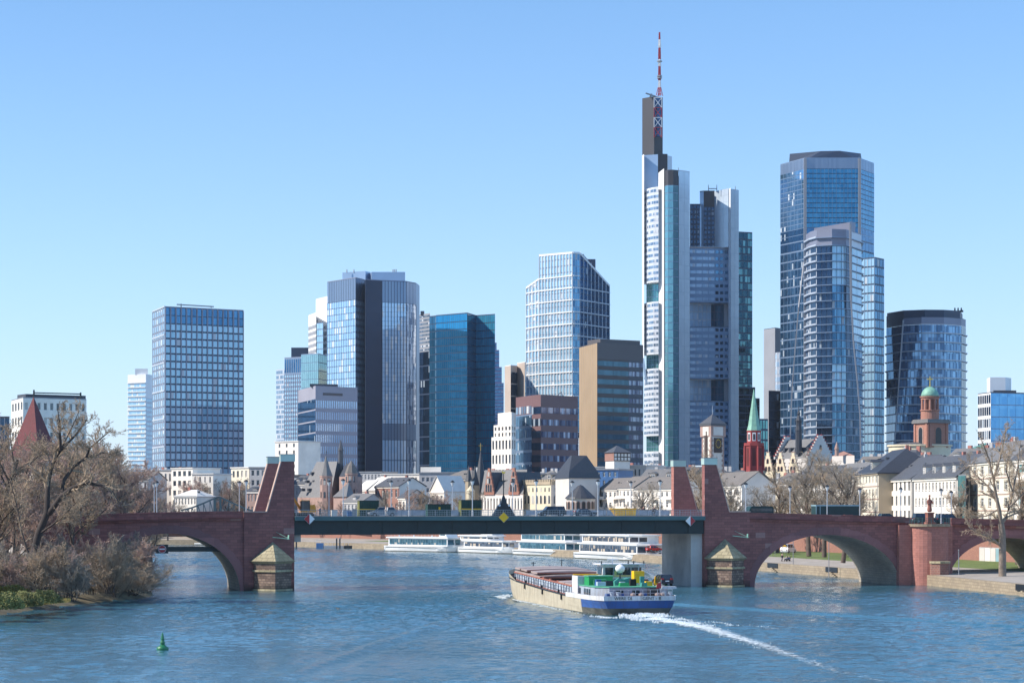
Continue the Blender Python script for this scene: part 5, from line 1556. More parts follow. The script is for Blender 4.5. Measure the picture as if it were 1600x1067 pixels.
def arch_open(P0,P1,u,z0_,w,h,parent,name='arched_opening',m_='black',rim=None,dep=.1):
 d=(Vector(P1)-Vector(P0)).normalized();n=Vector((d.y,-d.x));c=Vector(P0).lerp(Vector(P1),u)
 def ring(k,dd,e=0):
  pts=[(-w/2-k,-k*.2),(w/2+k,-k*.2)]+[((w/2+k)*math.cos(t),h-w/2+(w/2+k)*math.sin(t)) for t in np.linspace(0,math.pi,9)]
  return[(*(c+d*x+n*dd),z0_+z) for x,z in pts]
 if rim:
  mb=MB();mb.hexa(ring(w*.2,.004)[::-1],ring(w*.2,dep)[::-1]);f=mb.build(name+'_surround',M[rim],parent)
  mb=MB();mb.hexa(ring(0,dep+.004)[::-1],ring(0,dep+.03)[::-1]);mb.build(name,M[m_],parent)
 else:
  mb=MB();mb.hexa(ring(0,.004)[::-1],ring(0,.05)[::-1]);mb.build(name,M[m_],parent)
arch_open(tw[0],tw[1],.5,z0_+1.2,2.0,5.2,b.root,rim='pink_stone');arch_open(tw[1],tw[2],.5,z0_+1.2,2.6,5.2,b.root,rim='pink_tower')
for a_ in(.06,.86):
 for(p0,p1) in((tw[0],tw[1]),(tw[1],tw[2])):
  d_=(p1-p0);L=d_.length;d_/=L;n_=Vector((d_.y,-d_.x));q=p0+d_*(L*a_)
  mb=MB();mb.prism([q+n_*.01,q+n_*.25,q+d_*L*.1+n_*.25,q+d_*L*.1+n_*.01][::-1],z0_,z1_);mb.build('pilaster',M['pink_tower'],b.root)
ce=sum((Vector(p) for p in tw+tk),Vector((0,0)))/5
def grow_poly(ps,c,k):return[c+(Vector(p)-c)*k for p in ps]
mb=MB();mb.prism(grow_poly(tw+tk,ce,1.12),z1_,PZ(657,Y));mb.prism(grow_poly(tw+tk,ce,1.06),PZ(657,Y)+.01,PZ(655,Y));mb.build('tower_cornice',M['slate_light'],b.root)
lx,ly=P2(1453,Y+2);lr=14.2*Y/FPX
mb=MB();mb.lathe(lx,ly,[(lr,PZ(655,Y)),(lr,PZ(642,Y)),(lr+.3,PZ(641.5,Y)),(lr+.3,PZ(640,Y)),(lr*.62,PZ(639.8,Y)),(lr*.62,PZ(624,Y))],24);mb.build('lantern_drum',M['pink_tower'],b.root)
for k in range(10):
 an=k*math.pi/5+.15
 mb=MB();mb.tube((lx+.87*lr*math.cos(an),ly+.87*lr*math.sin(an),PZ(639.9,Y)),(lx+.87*lr*math.cos(an),ly+.87*lr*math.sin(an),PZ(624,Y)),.42,.38,8);mb.build('column',M['pink_tower'],b.root)
mb=MB();mb.lathe(lx,ly,[(lr,PZ(624,Y)),(lr,PZ(621,Y)),(lr+.35,PZ(620.5,Y)),(lr+.35,PZ(619,Y))],24);mb.build('lantern_cornice',M['pink_tower'],b.root)
mb=MB();dr=lr*.97;mb.lathe(lx,ly,[(dr*math.cos(t),PZ(619,Y)+dr*1.12*math.sin(t)) for t in np.linspace(0,math.pi/2*.96,9)],24);mb.build('dome',M['copper'],b.root,smooth=True)
mb=MB();zc=PZ(604,Y);mb.tube((lx,ly,zc),(lx,ly,zc+3.4),.16,.12,6);mb.bar((lx-.95,ly,zc+2.5),(lx+.95,ly,zc+2.5),.25,.28);mb.lathe(lx,ly,[(.1,zc-.2),(.38,zc+.15),(.1,zc+.5)],8);mb.build('gold_cross',M['gold'],b.root)
b.finish()

# white and red gate tower with tented roof
Y=800;b=Bld('old_tower','tall white tower with red corners, dark clock panel and low tented roof','tower',P2(1114,Y))
def octa(x0,xm,x1,Y,dy=6):return[P2(x0,Y+dy*.5),P2(xm,Y-dy*.5),P2(x1,Y+dy*.5),P2(x1-(x1-xm)*.25,Y+dy*1.5),P2(x0+(xm-x0)*.3,Y+dy*1.5)]
pl_=octa(1097,1111,1131,Y);zt=PZ(682,Y)
M['tower_white']=mat('tower_white',(.66,.62,.56),.85,0,.12,.3)
for i in range(5):b.plain(pl_[i],pl_[(i+1)%5],ZC,zt,'tower_white')
for i,(p0,p1) in enumerate(((pl_[0],pl_[1]),(pl_[1],pl_[2]))):
 d_=(p1-p0);L=d_.length;d_/=L;n_=Vector((d_.y,-d_.x))
 for side in(0,1):
  for k in range(22):
   z=PZ(682,Y)-1-k*.9;w_=L*(.17 if k%2 else .09)
   q=p0 if side==0 else p1-d_*w_
   mb=MB();mb.prism([q+n_*.01,q+n_*.12,q+d_*w_+n_*.12,q+d_*w_+n_*.01][::-1],z,z+.86);mb.build('quoin',M['pink_stone'],b.root)
hd=octa(1094,1111,1134,Y);zt2=PZ(665,Y)
for i in range(5):b.plain(hd[i],hd[(i+1)%5],zt-.02,zt2,'pink_stone','tower_head')
p0,p1=hd[0],hd[1]
for p0,p1,f0,f1 in((hd[0],hd[1],.25,.8),(hd[1],hd[2],.15,.8)):
 d_=(p1-p0);L=d_.length;d_/=L;n_=Vector((d_.y,-d_.x));a_,c_=p0+d_*L*f0,p0+d_*L*f1
 mb=MB();mb.prism([a_+n_*.01,a_+n_*.1,c_+n_*.1,c_+n_*.01][::-1],zt+.4,zt2-.4);mb.build('head_panel',M['tower_white'],b.root)
cc=sum((Vector(p) for p in hd),Vector((0,0)))/5
mb=MB();mb.prism(grow_poly(hd,cc,1.06),zt2,PZ(662,Y));mb.pyramid(grow_poly(hd,cc,1.08),PZ(662,Y)+.01,(cc.x,cc.y,PZ(646,Y)));mb.build('roof',M['slate'],b.root)
mb=MB();mb.tube((cc.x,cc.y,PZ(647,Y)),(cc.x,cc.y,PZ(633,Y)),.12,.08,5);mb.build('flagpole',M['light_metal'],b.root)
p0,p1=pl_[1],pl_[2];d_=(p1-p0);L=d_.length;d_/=L;n_=Vector((d_.y,-d_.x));a_,c_=p0+d_*L*.22,p0+d_*L*.82
mb=MB();mb.prism([a_+n_*.02,a_+n_*.2,c_+n_*.2,c_+n_*.02][::-1],PZ(707,Y),PZ(684,Y));mb.build('clock_panel',M['timber'],b.root)
mb=MB();c2=(a_+c_)/2+n_*.22
for t in range(12):
 an=t*math.pi/6;mb.bar((*(c2+d_*1.3*math.cos(an)),PZ(693,Y)+1.3*math.sin(an)),(*(c2+d_*1.7*math.cos(an)),PZ(693,Y)+1.7*math.sin(an)),.2,.2)
mb.build('clock_face',M['gold'],b.root)
a_,c_=pl_[0].lerp(pl_[1],.35),pl_[0].lerp(pl_[1],.62);d2=(pl_[1]-pl_[0]).normalized();n2=Vector((d2.y,-d2.x))
mb=MB();mb.prism([a_+n2*.02,a_+n2*.4,c_+n2*.4,c_+n2*.02][::-1],PZ(715,Y),PZ(674,Y));mb.build('oriel',M['timber'],b.root)
b.finish()

# red church tower with green spire
Y=770;x0,y0=P2(1178,Y)
b=Bld('red_church','small red church tower with white tracery and slender green copper spire','church',(x0,y0))
M['red_stone']=mat('red_painted_stone',(.30,.045,.045),.8,0,.12,.5)
k=Y/FPX
mb=MB();mb.lathe(x0,y0,[(16*k,ZC),(15.2*k,PZ(735,Y)),(15.2*k,PZ(697,Y)),(16.8*k,PZ(696.5,Y)),(16.8*k,PZ(692,Y))],8,ph=.3);mb.build('tower',M['red_stone'],b.root)
mb=MB();mb.lathe(x0,y0,[(11.5*k,PZ(692,Y)+.01),(11.5*k,PZ(674.5,Y)),(12.2*k,PZ(674,Y)),(12.2*k,PZ(672.6,Y))],8,ph=.3);mb.build('belfry',M['red_stone'],b.root)
mb=MB();mb.lathe(x0,y0,[(12.0*k,PZ(672.5,Y)),(9.5*k,PZ(664,Y)),(.12,PZ(608,Y))],8,ph=.3);mb.build('spire',M['copper'],b.root)
for i in range(8):
 an=.3+(i+.5)*math.pi/4
 if math.sin(an)>.5:continue
 nx,ny=math.cos(an),math.sin(an);t_=Vector((-ny,nx));ap=math.cos(math.pi/8)
 for(r_,ya,yb,w_,mt_,dd) in((11.5,689,676,2.6,'whitepaint',.05),(11.5,687.5,678,1.5,'black',.12),(15.2,728,700,2.6,'red_dk' if 'red_dk' in M else(M.__setitem__('red_dk',mat('dark_red_niche',(.12,.02,.02),.8)),'red_dk')[1],.05)):  # tower niches are flat panels in a darker red
  c_=Vector((x0+nx*(r_*k*ap),y0+ny*r_*k*ap));n_=Vector((nx,ny))
  q0,q1=c_-t_*w_*k,c_+t_*w_*k
  mb=MB();mb.prism([q0+n_*.005,q0+n_*dd,q1+n_*dd,q1+n_*.005][::-1],PZ(ya,Y),PZ(yb,Y));mb.build('belfry_window' if r_<12 else 'tower_niche',M[mt_],b.root)
mb=MB()
for i in range(8):
 an=.3+i*math.pi/4;mb.tube((x0+16*k*math.cos(an),y0+16*k*math.sin(an),PZ(735,Y)),(x0+15.6*k*math.cos(an),y0+15.6*k*math.sin(an),PZ(697,Y)),.45,.4,6)
mb.build('corner_shafts',M['red_stone'],b.root,kind='stuff');b.finish()

# gabled town hall: three cream stepped gables and a long slate roof with stepped end gables
def stepped(P0,P1,z0_,z1_,steps,th,mt_,parent,name='stepped_gable',cop=None):
 P0,P1=Vector(P0),Vector(P1);d=(P1-P0);L=d.length;d/=L;n=Vector((-d.y,d.x))*th
 for i in range(steps):
  f=i/(steps*2.0)*1.0;a=P0+d*L*f*.92;c=P1-d*L*f*.92
  za,zb_=z0_+(z1_-z0_)*i/steps,z0_+(z1_-z0_)*(i+1)/steps
  mb=MB();mb.prism([a,c,c+n,a+n],za+(.002 if i else 0),zb_);g=mb.build(name,M[mt_],parent)
  if cop:
   a2=P0+d*L*(i+1)/(steps*2.0)*.92;c2=P1-d*L*(i+1)/(steps*2.0)*.92
   mb=MB();mb.prism([a-d*.15-n*.2,a2,a2+n,a-d*.15+n*1.2],zb_+.002,zb_+.35);mb.prism([c2,c+d*.15-n*.2,c+d*.15+n*1.2,c2+n],zb_+.002,zb_+.35);mb.build('step_coping',M[cop],g)
Y=800
b=Bld('town_hall','old town hall with three cream stepped gables and long pale slate roof','town hall',P2(1245,Y))
for i,x in enumerate((1199.5,1219,1239)):
 yy=Y-2-i*3
 P0,P1=P2(x-8.5,yy+3),P2(x+8.5,yy-1)
 b.punched(P0,P1,ZC,PZ(741,yy),3,3,.4,.5,'cream',style='frame')
 P3,P4=P2(x-7.8,yy+25),P2(x+8.2,yy+25)
 b.plain(P1,P4,ZC,PZ(741,yy),'cream');b.plain(P3,P0,ZC,PZ(741,yy),'cream')
 stepped(P0,P1,PZ(741,yy),PZ(707,yy),6,.6,'cream',b.root,cop='pink_stone')
 for u,zz in((.36,736),(.64,736),(.5,724)):arch_open(P0,P1,u,PZ(zz,yy),.9,1.7,b.root,'gable_window',rim='pink_stone',dep=.06)
 m0=(P0+P1)/2;m1=P2(x,yy+25);zr=PZ(712,yy);zl=PZ(741,yy)
 mb=MB();mb.face([(*P0,zl),(*m0,zr),(*m1,zr),(*P3,zl)]);mb.face([(*m0,zr),(*P1,zl),(*P4,zl),(*m1,zr)]);mb.build('roof',M['slate_dark'],b.root)
A,B=P2(1213,838),P2(1262,822);C=P2(1302,832);D=P2(1250,850)
ze,zr=PZ(716,825),PZ(686,835)
m1=(B+C)/2;m0=(A+D)/2
for a,c in((A,B),(B,C),(C,D),(D,A)):b.plain(a,c,ZC,ze,'pale')
mb=MB();mb.face([(*A,ze),(*B,ze),(*m1,zr),(*m0,zr)]);mb.face([(*m0,zr),(*m1,zr),(*C,ze),(*D,ze)]);mb.build('roof',M['slate_light'],b.root)
stepped(B,C,ze,zr+1.2,8,.6,'pale',b.root,cop='red_stone');stepped(A+Vector((-.5,0)),D,ze,zr+1.2,8,.6,'pale',b.root,cop='red_stone')
dd=(B-A).normalized();nn=Vector((-dd.y,dd.x))
for i in range(5):
 q=A.lerp(B,.12+i*.19)+(m1-B)*.45;z=ze+(zr-ze)*.45
 mb=MB();mb.prism([q-dd*.6-nn*1.0,q+dd*.6-nn*1.0,q+dd*.6+nn,q-dd*.6+nn],z-.8,z+.9);mb.build('dormer',M['slate_dark'],b.root)
arch_open(B,C,.5,PZ(703,827),1.3,2.0,b.root,'gable_window')
tx,ty=P2(1248,828);k=828/FPX
mb=MB();mb.lathe(tx,ty,[(5.2*k,zr-6),(5.2*k,PZ(673,828)),(5.8*k,PZ(672.5,828)),(4.4*k,PZ(665,828)),(4.6*k,PZ(660,828)),(5.4*k,PZ(657,828)),(3.2*k,PZ(652,828)),(1.8*k,PZ(649,828)),(2.6*k,PZ(646,828)),(.8*k,PZ(641,828)),(.3*k,PZ(634,828))],8);mb.build('ridge_turret',M['slate_dark'],b.root)
b.finish()
Y=780;b=Bld('roof_turret_house','small house with pointed roof turret right of the town hall gable','house',P2(1316,Y))
pp=poly((1300,Y+6),(1335,Y-4));bk=back(pp,12);ze=PZ(712,Y)
for a,c in((pp[0],pp[1]),(pp[1],bk[0]),(bk[0],bk[1]),(bk[1],pp[0])):b.plain(a,c,ZC,ze,'pale')
mb=MB();mb.pyramid(pp+bk,ze,(*P2(1318,Y+6),PZ(704,Y)));mb.build('roof',M['brick_red'],b.root)
tx,ty=P2(1307.5,Y);mb=MB();mb.lathe(tx,ty,[(.7,ze),(.7,PZ(702,Y)),(.9,PZ(701.5,Y)),(.06,PZ(690,Y))],8);mb.build('turret',M['pink_stone'],b.root);b.finish()

# old customs tower: pale body, steep dark roof, flag pole
Y=735;b=Bld('river_tower','square pale tower with very steep dark slate roof and white flagpole','tower',P2(910,Y))
pp=poly((868,Y+12),(889,Y-4),(937,Y+3));bk=[P2(937,Y+17),P2(873,Y+20)];ze=PZ(747,Y)
b.plain(pp[0],pp[1],ZC,ze,'pale');b.plain(pp[1],pp[2],ZC,ze,'pale')
for a,c in((pp[2],bk[0]),(bk[0],bk[1]),(bk[1],pp[0])):b.plain(a,c,ZC,ze,'pale')
k0=pp+bk;cc=sum((Vector(p) for p in k0),Vector((0,0)))/5
tp=[P2(891,Y+7),P2(893.5,Y+4),P2(916.5,Y+5),P2(916.5,Y+9),P2(891.5,Y+10)]
g0=grow_poly(k0,cc,1.05);md=[Vector(a).lerp(Vector(t),.22) for a,t in zip(g0,tp)]
mb=MB();mb.frustum(g0,ze,md,PZ(736,Y));mb.frustum(md,PZ(736,Y)+.005,tp,PZ(711,Y));mb.build('roof',M['slate_dark'],b.root)
mb=MB();mb.tube((*P2(904.5,Y+7),PZ(711,Y)),(*P2(904.5,Y+7),PZ(683,Y)),.16,.1,6);mb.build('flagpole',M['whitepaint'],b.root);b.finish()
# apse with conical roof in front
Y=722;ax,ay=P2(907,Y);b=Bld('chapel_apse','low round chapel with wide dark conical roof under the steep tower roof','chapel',(ax,ay))
mb=MB();r_=22*Y/FPX;mb.lathe(ax,ay,[(r_,ZC),(r_,PZ(778,Y))],16);mb.build('wall',M['pale'],b.root)
mb=MB();mb.lathe(ax,ay,[(r_*1.12,PZ(779,Y)),(r_*1.05,PZ(776.5,Y)),(r_*.2,PZ(759,Y)),(.05,PZ(757,Y))],16);mb.build('roof',M['slate_dark'],b.root)
for i in range(8):
 an=math.pi+(i+.5)*math.pi/8;n_=Vector((math.cos(an),math.sin(an)));t_=Vector((-n_.y,n_.x));c_=Vector((ax,ay))+n_*r_*.985
 arch_open(c_-t_,c_+t_,.5,PZ(795,Y),1.1,2.4,b.root,'arched_window',rim='pink_stone',dep=.1)
b.finish()
# cream castellated hall
Y=760;b=Bld('castellated_hall','cream castellated hall with two rows of arched windows by the river','hall',P2(850,Y))
pp=poly((817,Y+14),(861,Y-4),(888,Y+2));bk=back(pp,14);ze=PZ(754,Y)
for i,(a,c) in enumerate(((pp[0],pp[1]),(pp[1],pp[2]),(pp[2],bk[0]),(bk[0],bk[1]),(bk[1],pp[0]))):b.plain(a,c,ZC,ze,'cream' if i==0 else 'pale')  # shaded walls get a greyer plaster than the sunlit cream face
b.roof(pp+bk,ze,'slate',.2)
for(p0,p1,n_) in((pp[0],pp[1],7),(pp[1],pp[2],2)):
 for i in range(n_):
  u=(i+.55)/n_
  arch_open(p0,p1,u,PZ(786.5,Y),1.5 if n_==7 else 1.9,2.9,b.root,'arched_window','winglass',rim='cream_l' if n_==7 else 'grey_render',dep=.08)  # surrounds follow: cream on the sunlit face, grey on the shaded one
  arch_open(p0,p1,u,PZ(768,Y),.8,1.5,b.root,'small_window','winglass')
 d_=(p1-p0);L=d_.length;d_/=L;nn=Vector((d_.y,-d_.x));m_=int(L/1.15)
 for i in range(m_):
  a_=p0+d_*(i+.2)*L/m_;c_=a_+d_*.62*L/m_
  mb=MB();mb.prism([a_+nn*.35,a_-nn*.3,c_-nn*.3,c_+nn*.35],ze+.3,ze+1.15);mb.build('merlon',M['tan'],b.root)
 mb=MB();mb.prism([p0+nn*.35,p0+nn*.005,p1+nn*.005,p1+nn*.35],ze-.6,ze+.29);mb.build('parapet',M['tan'],b.root)
b.finish()
# red gabled museum
Y=775;b=Bld('gabled_museum','slate roofed house with two tall red scrolled gables behind the bridge crucifix','museum',P2(785,Y))
A,B=P2(751,Y+8),P2(817,Y-6);C,D=P2(830,Y+12),P2(764,Y+26);ze,zr=PZ(772,Y),PZ(733,Y)
b.punched(A,B,ZC,ze-.3,14,2,.45,.62,'white',style='frame',zoff=.2,sill='pink_stone');b.plain(A,B,ze-.3,ze,'pink_stone')
b.plain(B,C,ZC,ze,'pale');b.plain(C,D,ZC,ze,'pale');b.plain(D,A,ZC,ze,'pale')
m0,m1=(A+D)/2,(B+C)/2
mb=MB();mb.face([(*A,ze),(*B,ze),(*m1,zr),(*m0,zr)]);mb.face([(*m0,zr),(*m1,zr),(*C,ze),(*D,ze)]);mb.face([(*B,ze),(*C,ze),(*m1,zr)]);mb.face([(*A,ze),(*m0,zr),(*D,ze)]);mb.build('roof',M['slate_light'],b.root)
M['gable_red']=blockmat('carved_red_gable',(.36,.15,.10),(.30,.12,.085),(.42,.24,.18),1.1,.55,.06,stain=.2)
dd=(B-A).normalized();nn=Vector((-dd.y,dd.x))
for x in(765,803.5):
 w_=11*Y/FPX;u=(x-751)/66.0;q=A.lerp(B,u)-nn*.35
 P0,P1=q-dd*w_,q+dd*w_
 stepped(P0,P1,ze-.2,PZ(731,Y),7,.7,'gable_red',b.root,'scrolled_gable')
 for j,(uu,zz,hh) in enumerate(((.28,768,2.6),(.5,768,2.6),(.72,768,2.6),(.42,755,2.0),(.58,755,2.0),(.5,744,1.6))):arch_open(P0,P1,uu,PZ(zz,Y),.8,hh,b.root,'gable_window','winglass',rim='pink_stone',dep=.1)
 q2=q+nn*14;zq=PZ(737,Y)
 mb=MB();mb.face([(*P0,ze),(*q,zq),(*q2,zq),(*(P0+nn*14),ze)]);mb.face([(*q,zq),(*P1,ze),(*(P1+nn*14),ze),(*q2,zq)]);mb.build('gable_roof',M['slate_dark'],b.root)
b.finish()
# dark spires
Y=800;b=Bld('spired_tower','dark tower with one tall and two small black slate spires','tower',P2(748,Y))
for x,w_,ya,yb,yy in((751,11,703,766,0),(742,7.5,727,758,-8),(732.5,6,727,752,-10)):
 cx,cy=P2(x,Y+yy);k=(Y+yy)/FPX
 mb=MB();mb.lathe(cx,cy,[(w_*k,ZC),(w_*k,PZ(yb,Y+yy))],6,ph=.4);mb.build('tower_wall',M['slate_dark' if yy==0 else 'tan'],b.root)
 mb=MB();mb.lathe(cx,cy,[(w_*k*1.1,PZ(yb,Y+yy)+.01),(w_*k*.8,PZ(yb-(yb-ya)*.25,Y+yy)),(.05,PZ(ya,Y+yy))],6,ph=.4);mb.build('spire',M['slate_dark'],b.root)
mb=MB();cx,cy=P2(751,Y);mb.tube((cx,cy,PZ(704,Y)),(cx,cy,PZ(692,Y)),.1,.08,5);mb.bar((cx-.8,cy,PZ(696,Y)),(cx+.8,cy,PZ(696,Y)),.1,.1);mb.build('weather_vane',M['gold'],b.root)
cx,cy=P2(735.5,Y-16);mb=MB();mb.lathe(cx,cy,[(1.5,ZC),(1.5,PZ(768,Y)),(1.7,PZ(767.5,Y)),(.1,PZ(759,Y))],10);mb.build('oriel_turret',M['cream'],b.root)
b.finish()
# steep roofed church with pinkish towers
Y=850;b=Bld('gothic_church','gothic church with huge steep grey roof and two pinkish octagonal towers','church',P2(510,Y))
A,B=P2(465,Y+10),P2(516,Y-8);C,D=P2(556,Y+8),P2(500,Y+30);ze,zr=PZ(777,Y),PZ(720,Y)
for a,c in((A,B),(B,C),(C,D),(D,A)):b.plain(a,c,ZC,ze,'pink_stone')
r0,r1=P2(495,Y+16),P2(527,Y+5)
mb=MB();mb.face([(*A,ze),(*B,ze),(*r1,zr),(*r0,zr)]);mb.face([(*B,ze),(*C,ze),(*r1,zr)],1);mb.face([(*C,ze),(*D,ze),(*r0,zr),(*r1,zr)],1);mb.face([(*D,ze),(*A,ze),(*r0,zr)]);mb.build('roof',[M['slate_light'],M['slate_dark']],b.root)  # right and rear slopes: their shade is put in as darker slate
dd=(B-A).normalized();nn=Vector((-dd.y,dd.x))
for(x,y_) in((489,739),(499,739),(481,752),(492,752),(474,765),(484,765),(494,765)):
 q=P2(x,Y+3+(777-y_)*.25);z=PZ(y_,Y)
 mb=MB();mb.prism([q-dd*.5-nn*.9,q+dd*.5-nn*.9,q+dd*.5+nn*.6,q-dd*.5+nn*.6],z-.5,z+.6);mb.build('roof_hatch',M['slate_dark'],b.root)
for x,w_,ya,yb,yy in((509.5,9.5,712,744,-14),(549,9.5,720,740,-10)):
 cx,cy=P2(x,Y+yy);k=(Y+yy)/FPX
 mb=MB();mb.lathe(cx,cy,[(w_*k,ZC),(w_*k,PZ(yb+3,Y)),(w_*k*1.08,PZ(yb+2,Y)),(w_*k*1.08,PZ(yb,Y))],8,ph=.2);mb.build('tower',M['pink_stone'],b.root)
 mb=MB();mb.lathe(cx,cy,[(w_*k*1.1,PZ(yb,Y)+.01),(w_*k*.6,PZ(yb-12,Y)),(.06,PZ(ya,Y))],8,ph=.2);mb.build('spire',M['slate_light' if x<520 else 'roof_brown'],b.root)
 for i in range(8):
  an=.2+(i+.5)*math.pi/4
  if math.sin(an)>.4:continue
  n_=Vector((math.cos(an),math.sin(an)));t_=Vector((-n_.y,n_.x));c_=Vector((cx,cy))+n_*w_*k*.925
  for zz in(yb+14,yb+34):arch_open(c_-t_,c_+t_,.5,PZ(zz,Y),.8,2.4,b.root,'tower_window','winglass')
mb=MB();mb.tube((*P2(509.5,Y-14),PZ(713,Y)),(*P2(509.5,Y-14),PZ(705,Y)),.12,.08,5);mb.bar((*P2(507.5,Y-14),PZ(708,Y)),(*P2(511.5,Y-14),PZ(708,Y)),.12,.12);mb.build('roof_cross',M['dark_metal'],b.root)
cx,cy=P2(532.5,Y+6);mb=MB();mb.lathe(cx,cy,[(.95,zr-8),(.95,PZ(704,Y)),(1.1,PZ(703,Y)),(.05,PZ(686,Y))],6);mb.build('ridge_turret',M['slate'],b.root)
pp=poly((530,Y-6),(547,Y-12),(566,Y-4));q=pp+[P2(560,Y+14),P2(536,Y+14)];mb=MB();mb.prism(q,ZC,PZ(745,Y));mb.build('choir_wall',M['pink_stone'],b.root)
mb=MB();mb.frustum(q,PZ(745,Y)+.01,[P2(541,Y),P2(546,Y-1),P2(552,Y),P2(551,Y+6),P2(542,Y+6)],PZ(724,Y));mb.build('choir_roof',M['slate_dark'],b.root)
pp=poly((521,Y-26),(541,Y-32),(553,Y-24));q=pp+[P2(550,Y-12),P2(528,Y-12)];mb=MB();mb.prism(q,ZC,PZ(776,Y-28));mb.build('chapel_wall',M['pink_stone'],b.root)
mb=MB();mb.pyramid(grow_poly(q,Vector(P2(538,Y-20)),1.08),PZ(776,Y-28)+.01,(*P2(545,Y-18),PZ(753,Y-20)));mb.build('chapel_roof',M['slate_light'],b.root)
b.finish()
# brick house with pale gable
house('brick_house','red brick house with white window frames and pale blue shaded gable',(586,850),(624,828),11,760,3.4,3,5,'brick_red','slate','gable',trim='white',wf=.42,hf=.55,sill='white',chim=2)
house('gabled_house','low white house with dark roof edge in front of the brick house gable',(622,806),(634,800),9,778,3.0,2,2,'white','slate','gable',chim=0)
house('gabled_house','white gabled house with tall pale triangle front left of the brown roof',(672,842),(694,836),12,768,6.0,2,3,'white','white_roof','cross',chim=0)
house('gabled_house','white long roofed house left of the brick house',(570,880),(590,868),12,766,5.2,2,4,'white','white_roof','gable',chim=1)
house('gabled_house','small pale roofed house beside the gothic church choir',(556,885),(573,876),10,766,4.0,2,3,'pale','white_roof','gable',chim=0)
house('gabled_house','small grey house with pale dormer roof behind the green containers',(536,815),(566,805),10,784,3.0,2,5,'grey_render','slate_light','gable',chim=1,dorm=1)
house('brown_roof_house','long house with brown pitched roof and lit attic windows left of the dark spires',(688,858),(737,846),13,748,3.6,4,8,'tan','roof_brown','hip',chim=2,wf=.6)
house('office_building','long low white office building with window strips above the brick house',(595,930),(655,922),14,741,.4,4,9,'white','white_roof','flat',chim=0)
house('office_building','long grey building with white roof box behind the white gables',(655,905),(745,900),14,739,.5,5,12,'grey_render','grey_metal','flat',chim=0,trim='white',ecols=0,wf=.6,hf=.4)
b=Bld('rooftop_hut','bright white roof structure on the long grey building','roof structure',P2(672,912),PZ(739,905));b.box(poly((657,912),(689,910),(689,920),(657,920)),PZ(738.5,905),PZ(729,905),'white','wall');b.finish()
house('office_building','grey blue building behind the gothic church choir',(562,980),(596,975),14,738,.5,6,6,'grey_render','grey_metal','flat',chim=0)
house('town_house','grey low house left of the gothic church',(455,900),(482,890),10,756,3.5,3,5,'grey_render','slate','gable',chim=1,dorm=2)
house('rooftop_house','pale flat building behind the church tower left of the blue office block',(436,945),(470,940),14,745,1.0,4,5,'grey_render','slate_dark','flat',chim=0)
# white buildings at the left
house('apartment_block','white terraced apartment block below the tall gridded tower',(268,895),(301,885),14,732,.5,6,4,'white','white_roof','flat',chim=0,wf=.6,style='frame')
house('apartment_block','white flat roofed block right of the terraced apartment block',(300,880),(333,876),14,741,.5,5,4,'white','white_roof','flat',chim=0,wf=.3,style='frame')
house('villa','small white villa with pale hipped roof behind the steel truss bridge',(272,862),(308,855),10,775,2.6,3,7,'white','white_roof','hip',chim=1)
house('apartment_block','cream flat roofed block left of the left gateway',(361,905),(389,895),14,731,.5,5,4,'cream_l','white_roof','flat',chim=0,style='frame')
house('apartment_block','grey penthouse building with balcony glass left of the left gateway',(390,893),(424,890),14,731,.5,6,4,'grey_render','grey_metal','flat',chim=0,wf=.55,style='frame')
house('town_house','pinkish low town houses at the foot of the left gateway',(385,850),(424,845),10,768,2.0,3,7,'pink_stone','slate','gable',chim=2,dorm=2)
house('tower_block','white slab with small windows between the left gateway and the blue office block',(430,1005),(466,995),14,690,.5,12,3,'white','white_roof','flat',chim=0,wf=.25,style='frame',ecols=0)
# the small half timbered tower and blue building
Y=850;b=Bld('timbered_tower','small half timbered tower with grey pyramid roof above the balcony row','tower',P2(965,Y))
pp=poly((946,Y+5),(959.5,Y-3),(984,Y+2));bk=back(pp,7);q=pp+bk;cc=sum((Vector(p) for p in q),Vector((0,0)))/5
for i in range(5):
 a,c=q[i],q[(i+1)%5];b.plain(a,c,ZC,PZ(720,Y),'white')
for i in range(5):
 a,c=grow_poly(q,cc,1.06)[i],grow_poly(q,cc,1.06)[(i+1)%5];b.plain(a,c,PZ(720,Y),PZ(707,Y),'brick_red' if i!=1 else 'timber','upper_wall')
g_=grow_poly(q,cc,1.06);d_=(g_[2]-g_[1]);L=d_.length;d_/=L;nn=Vector((d_.y,-d_.x))
for i in range(5):
 for j in range(2):
  a_=g_[1]+d_*L*(i+.15)/5;c_=a_+d_*L*.14;z=PZ(719-j*6,Y)
  mb=MB();mb.prism([a_+nn*.01,a_+nn*.06,c_+nn*.06,c_+nn*.01][::-1],z,z+1.1);mb.build('infill_panel',M['white'],b.root)
mb=MB();mb.pyramid(grow_poly(q,cc,1.16),PZ(707,Y),(cc.x,cc.y,PZ(695,Y)));mb.build('roof',M['slate'],b.root);b.finish()
house('blue_building','blue clad building behind the balcony row, left end',(930,800),(966,796),14,734,.5,7,4,'bluewall','grey_metal','flat',chim=0)
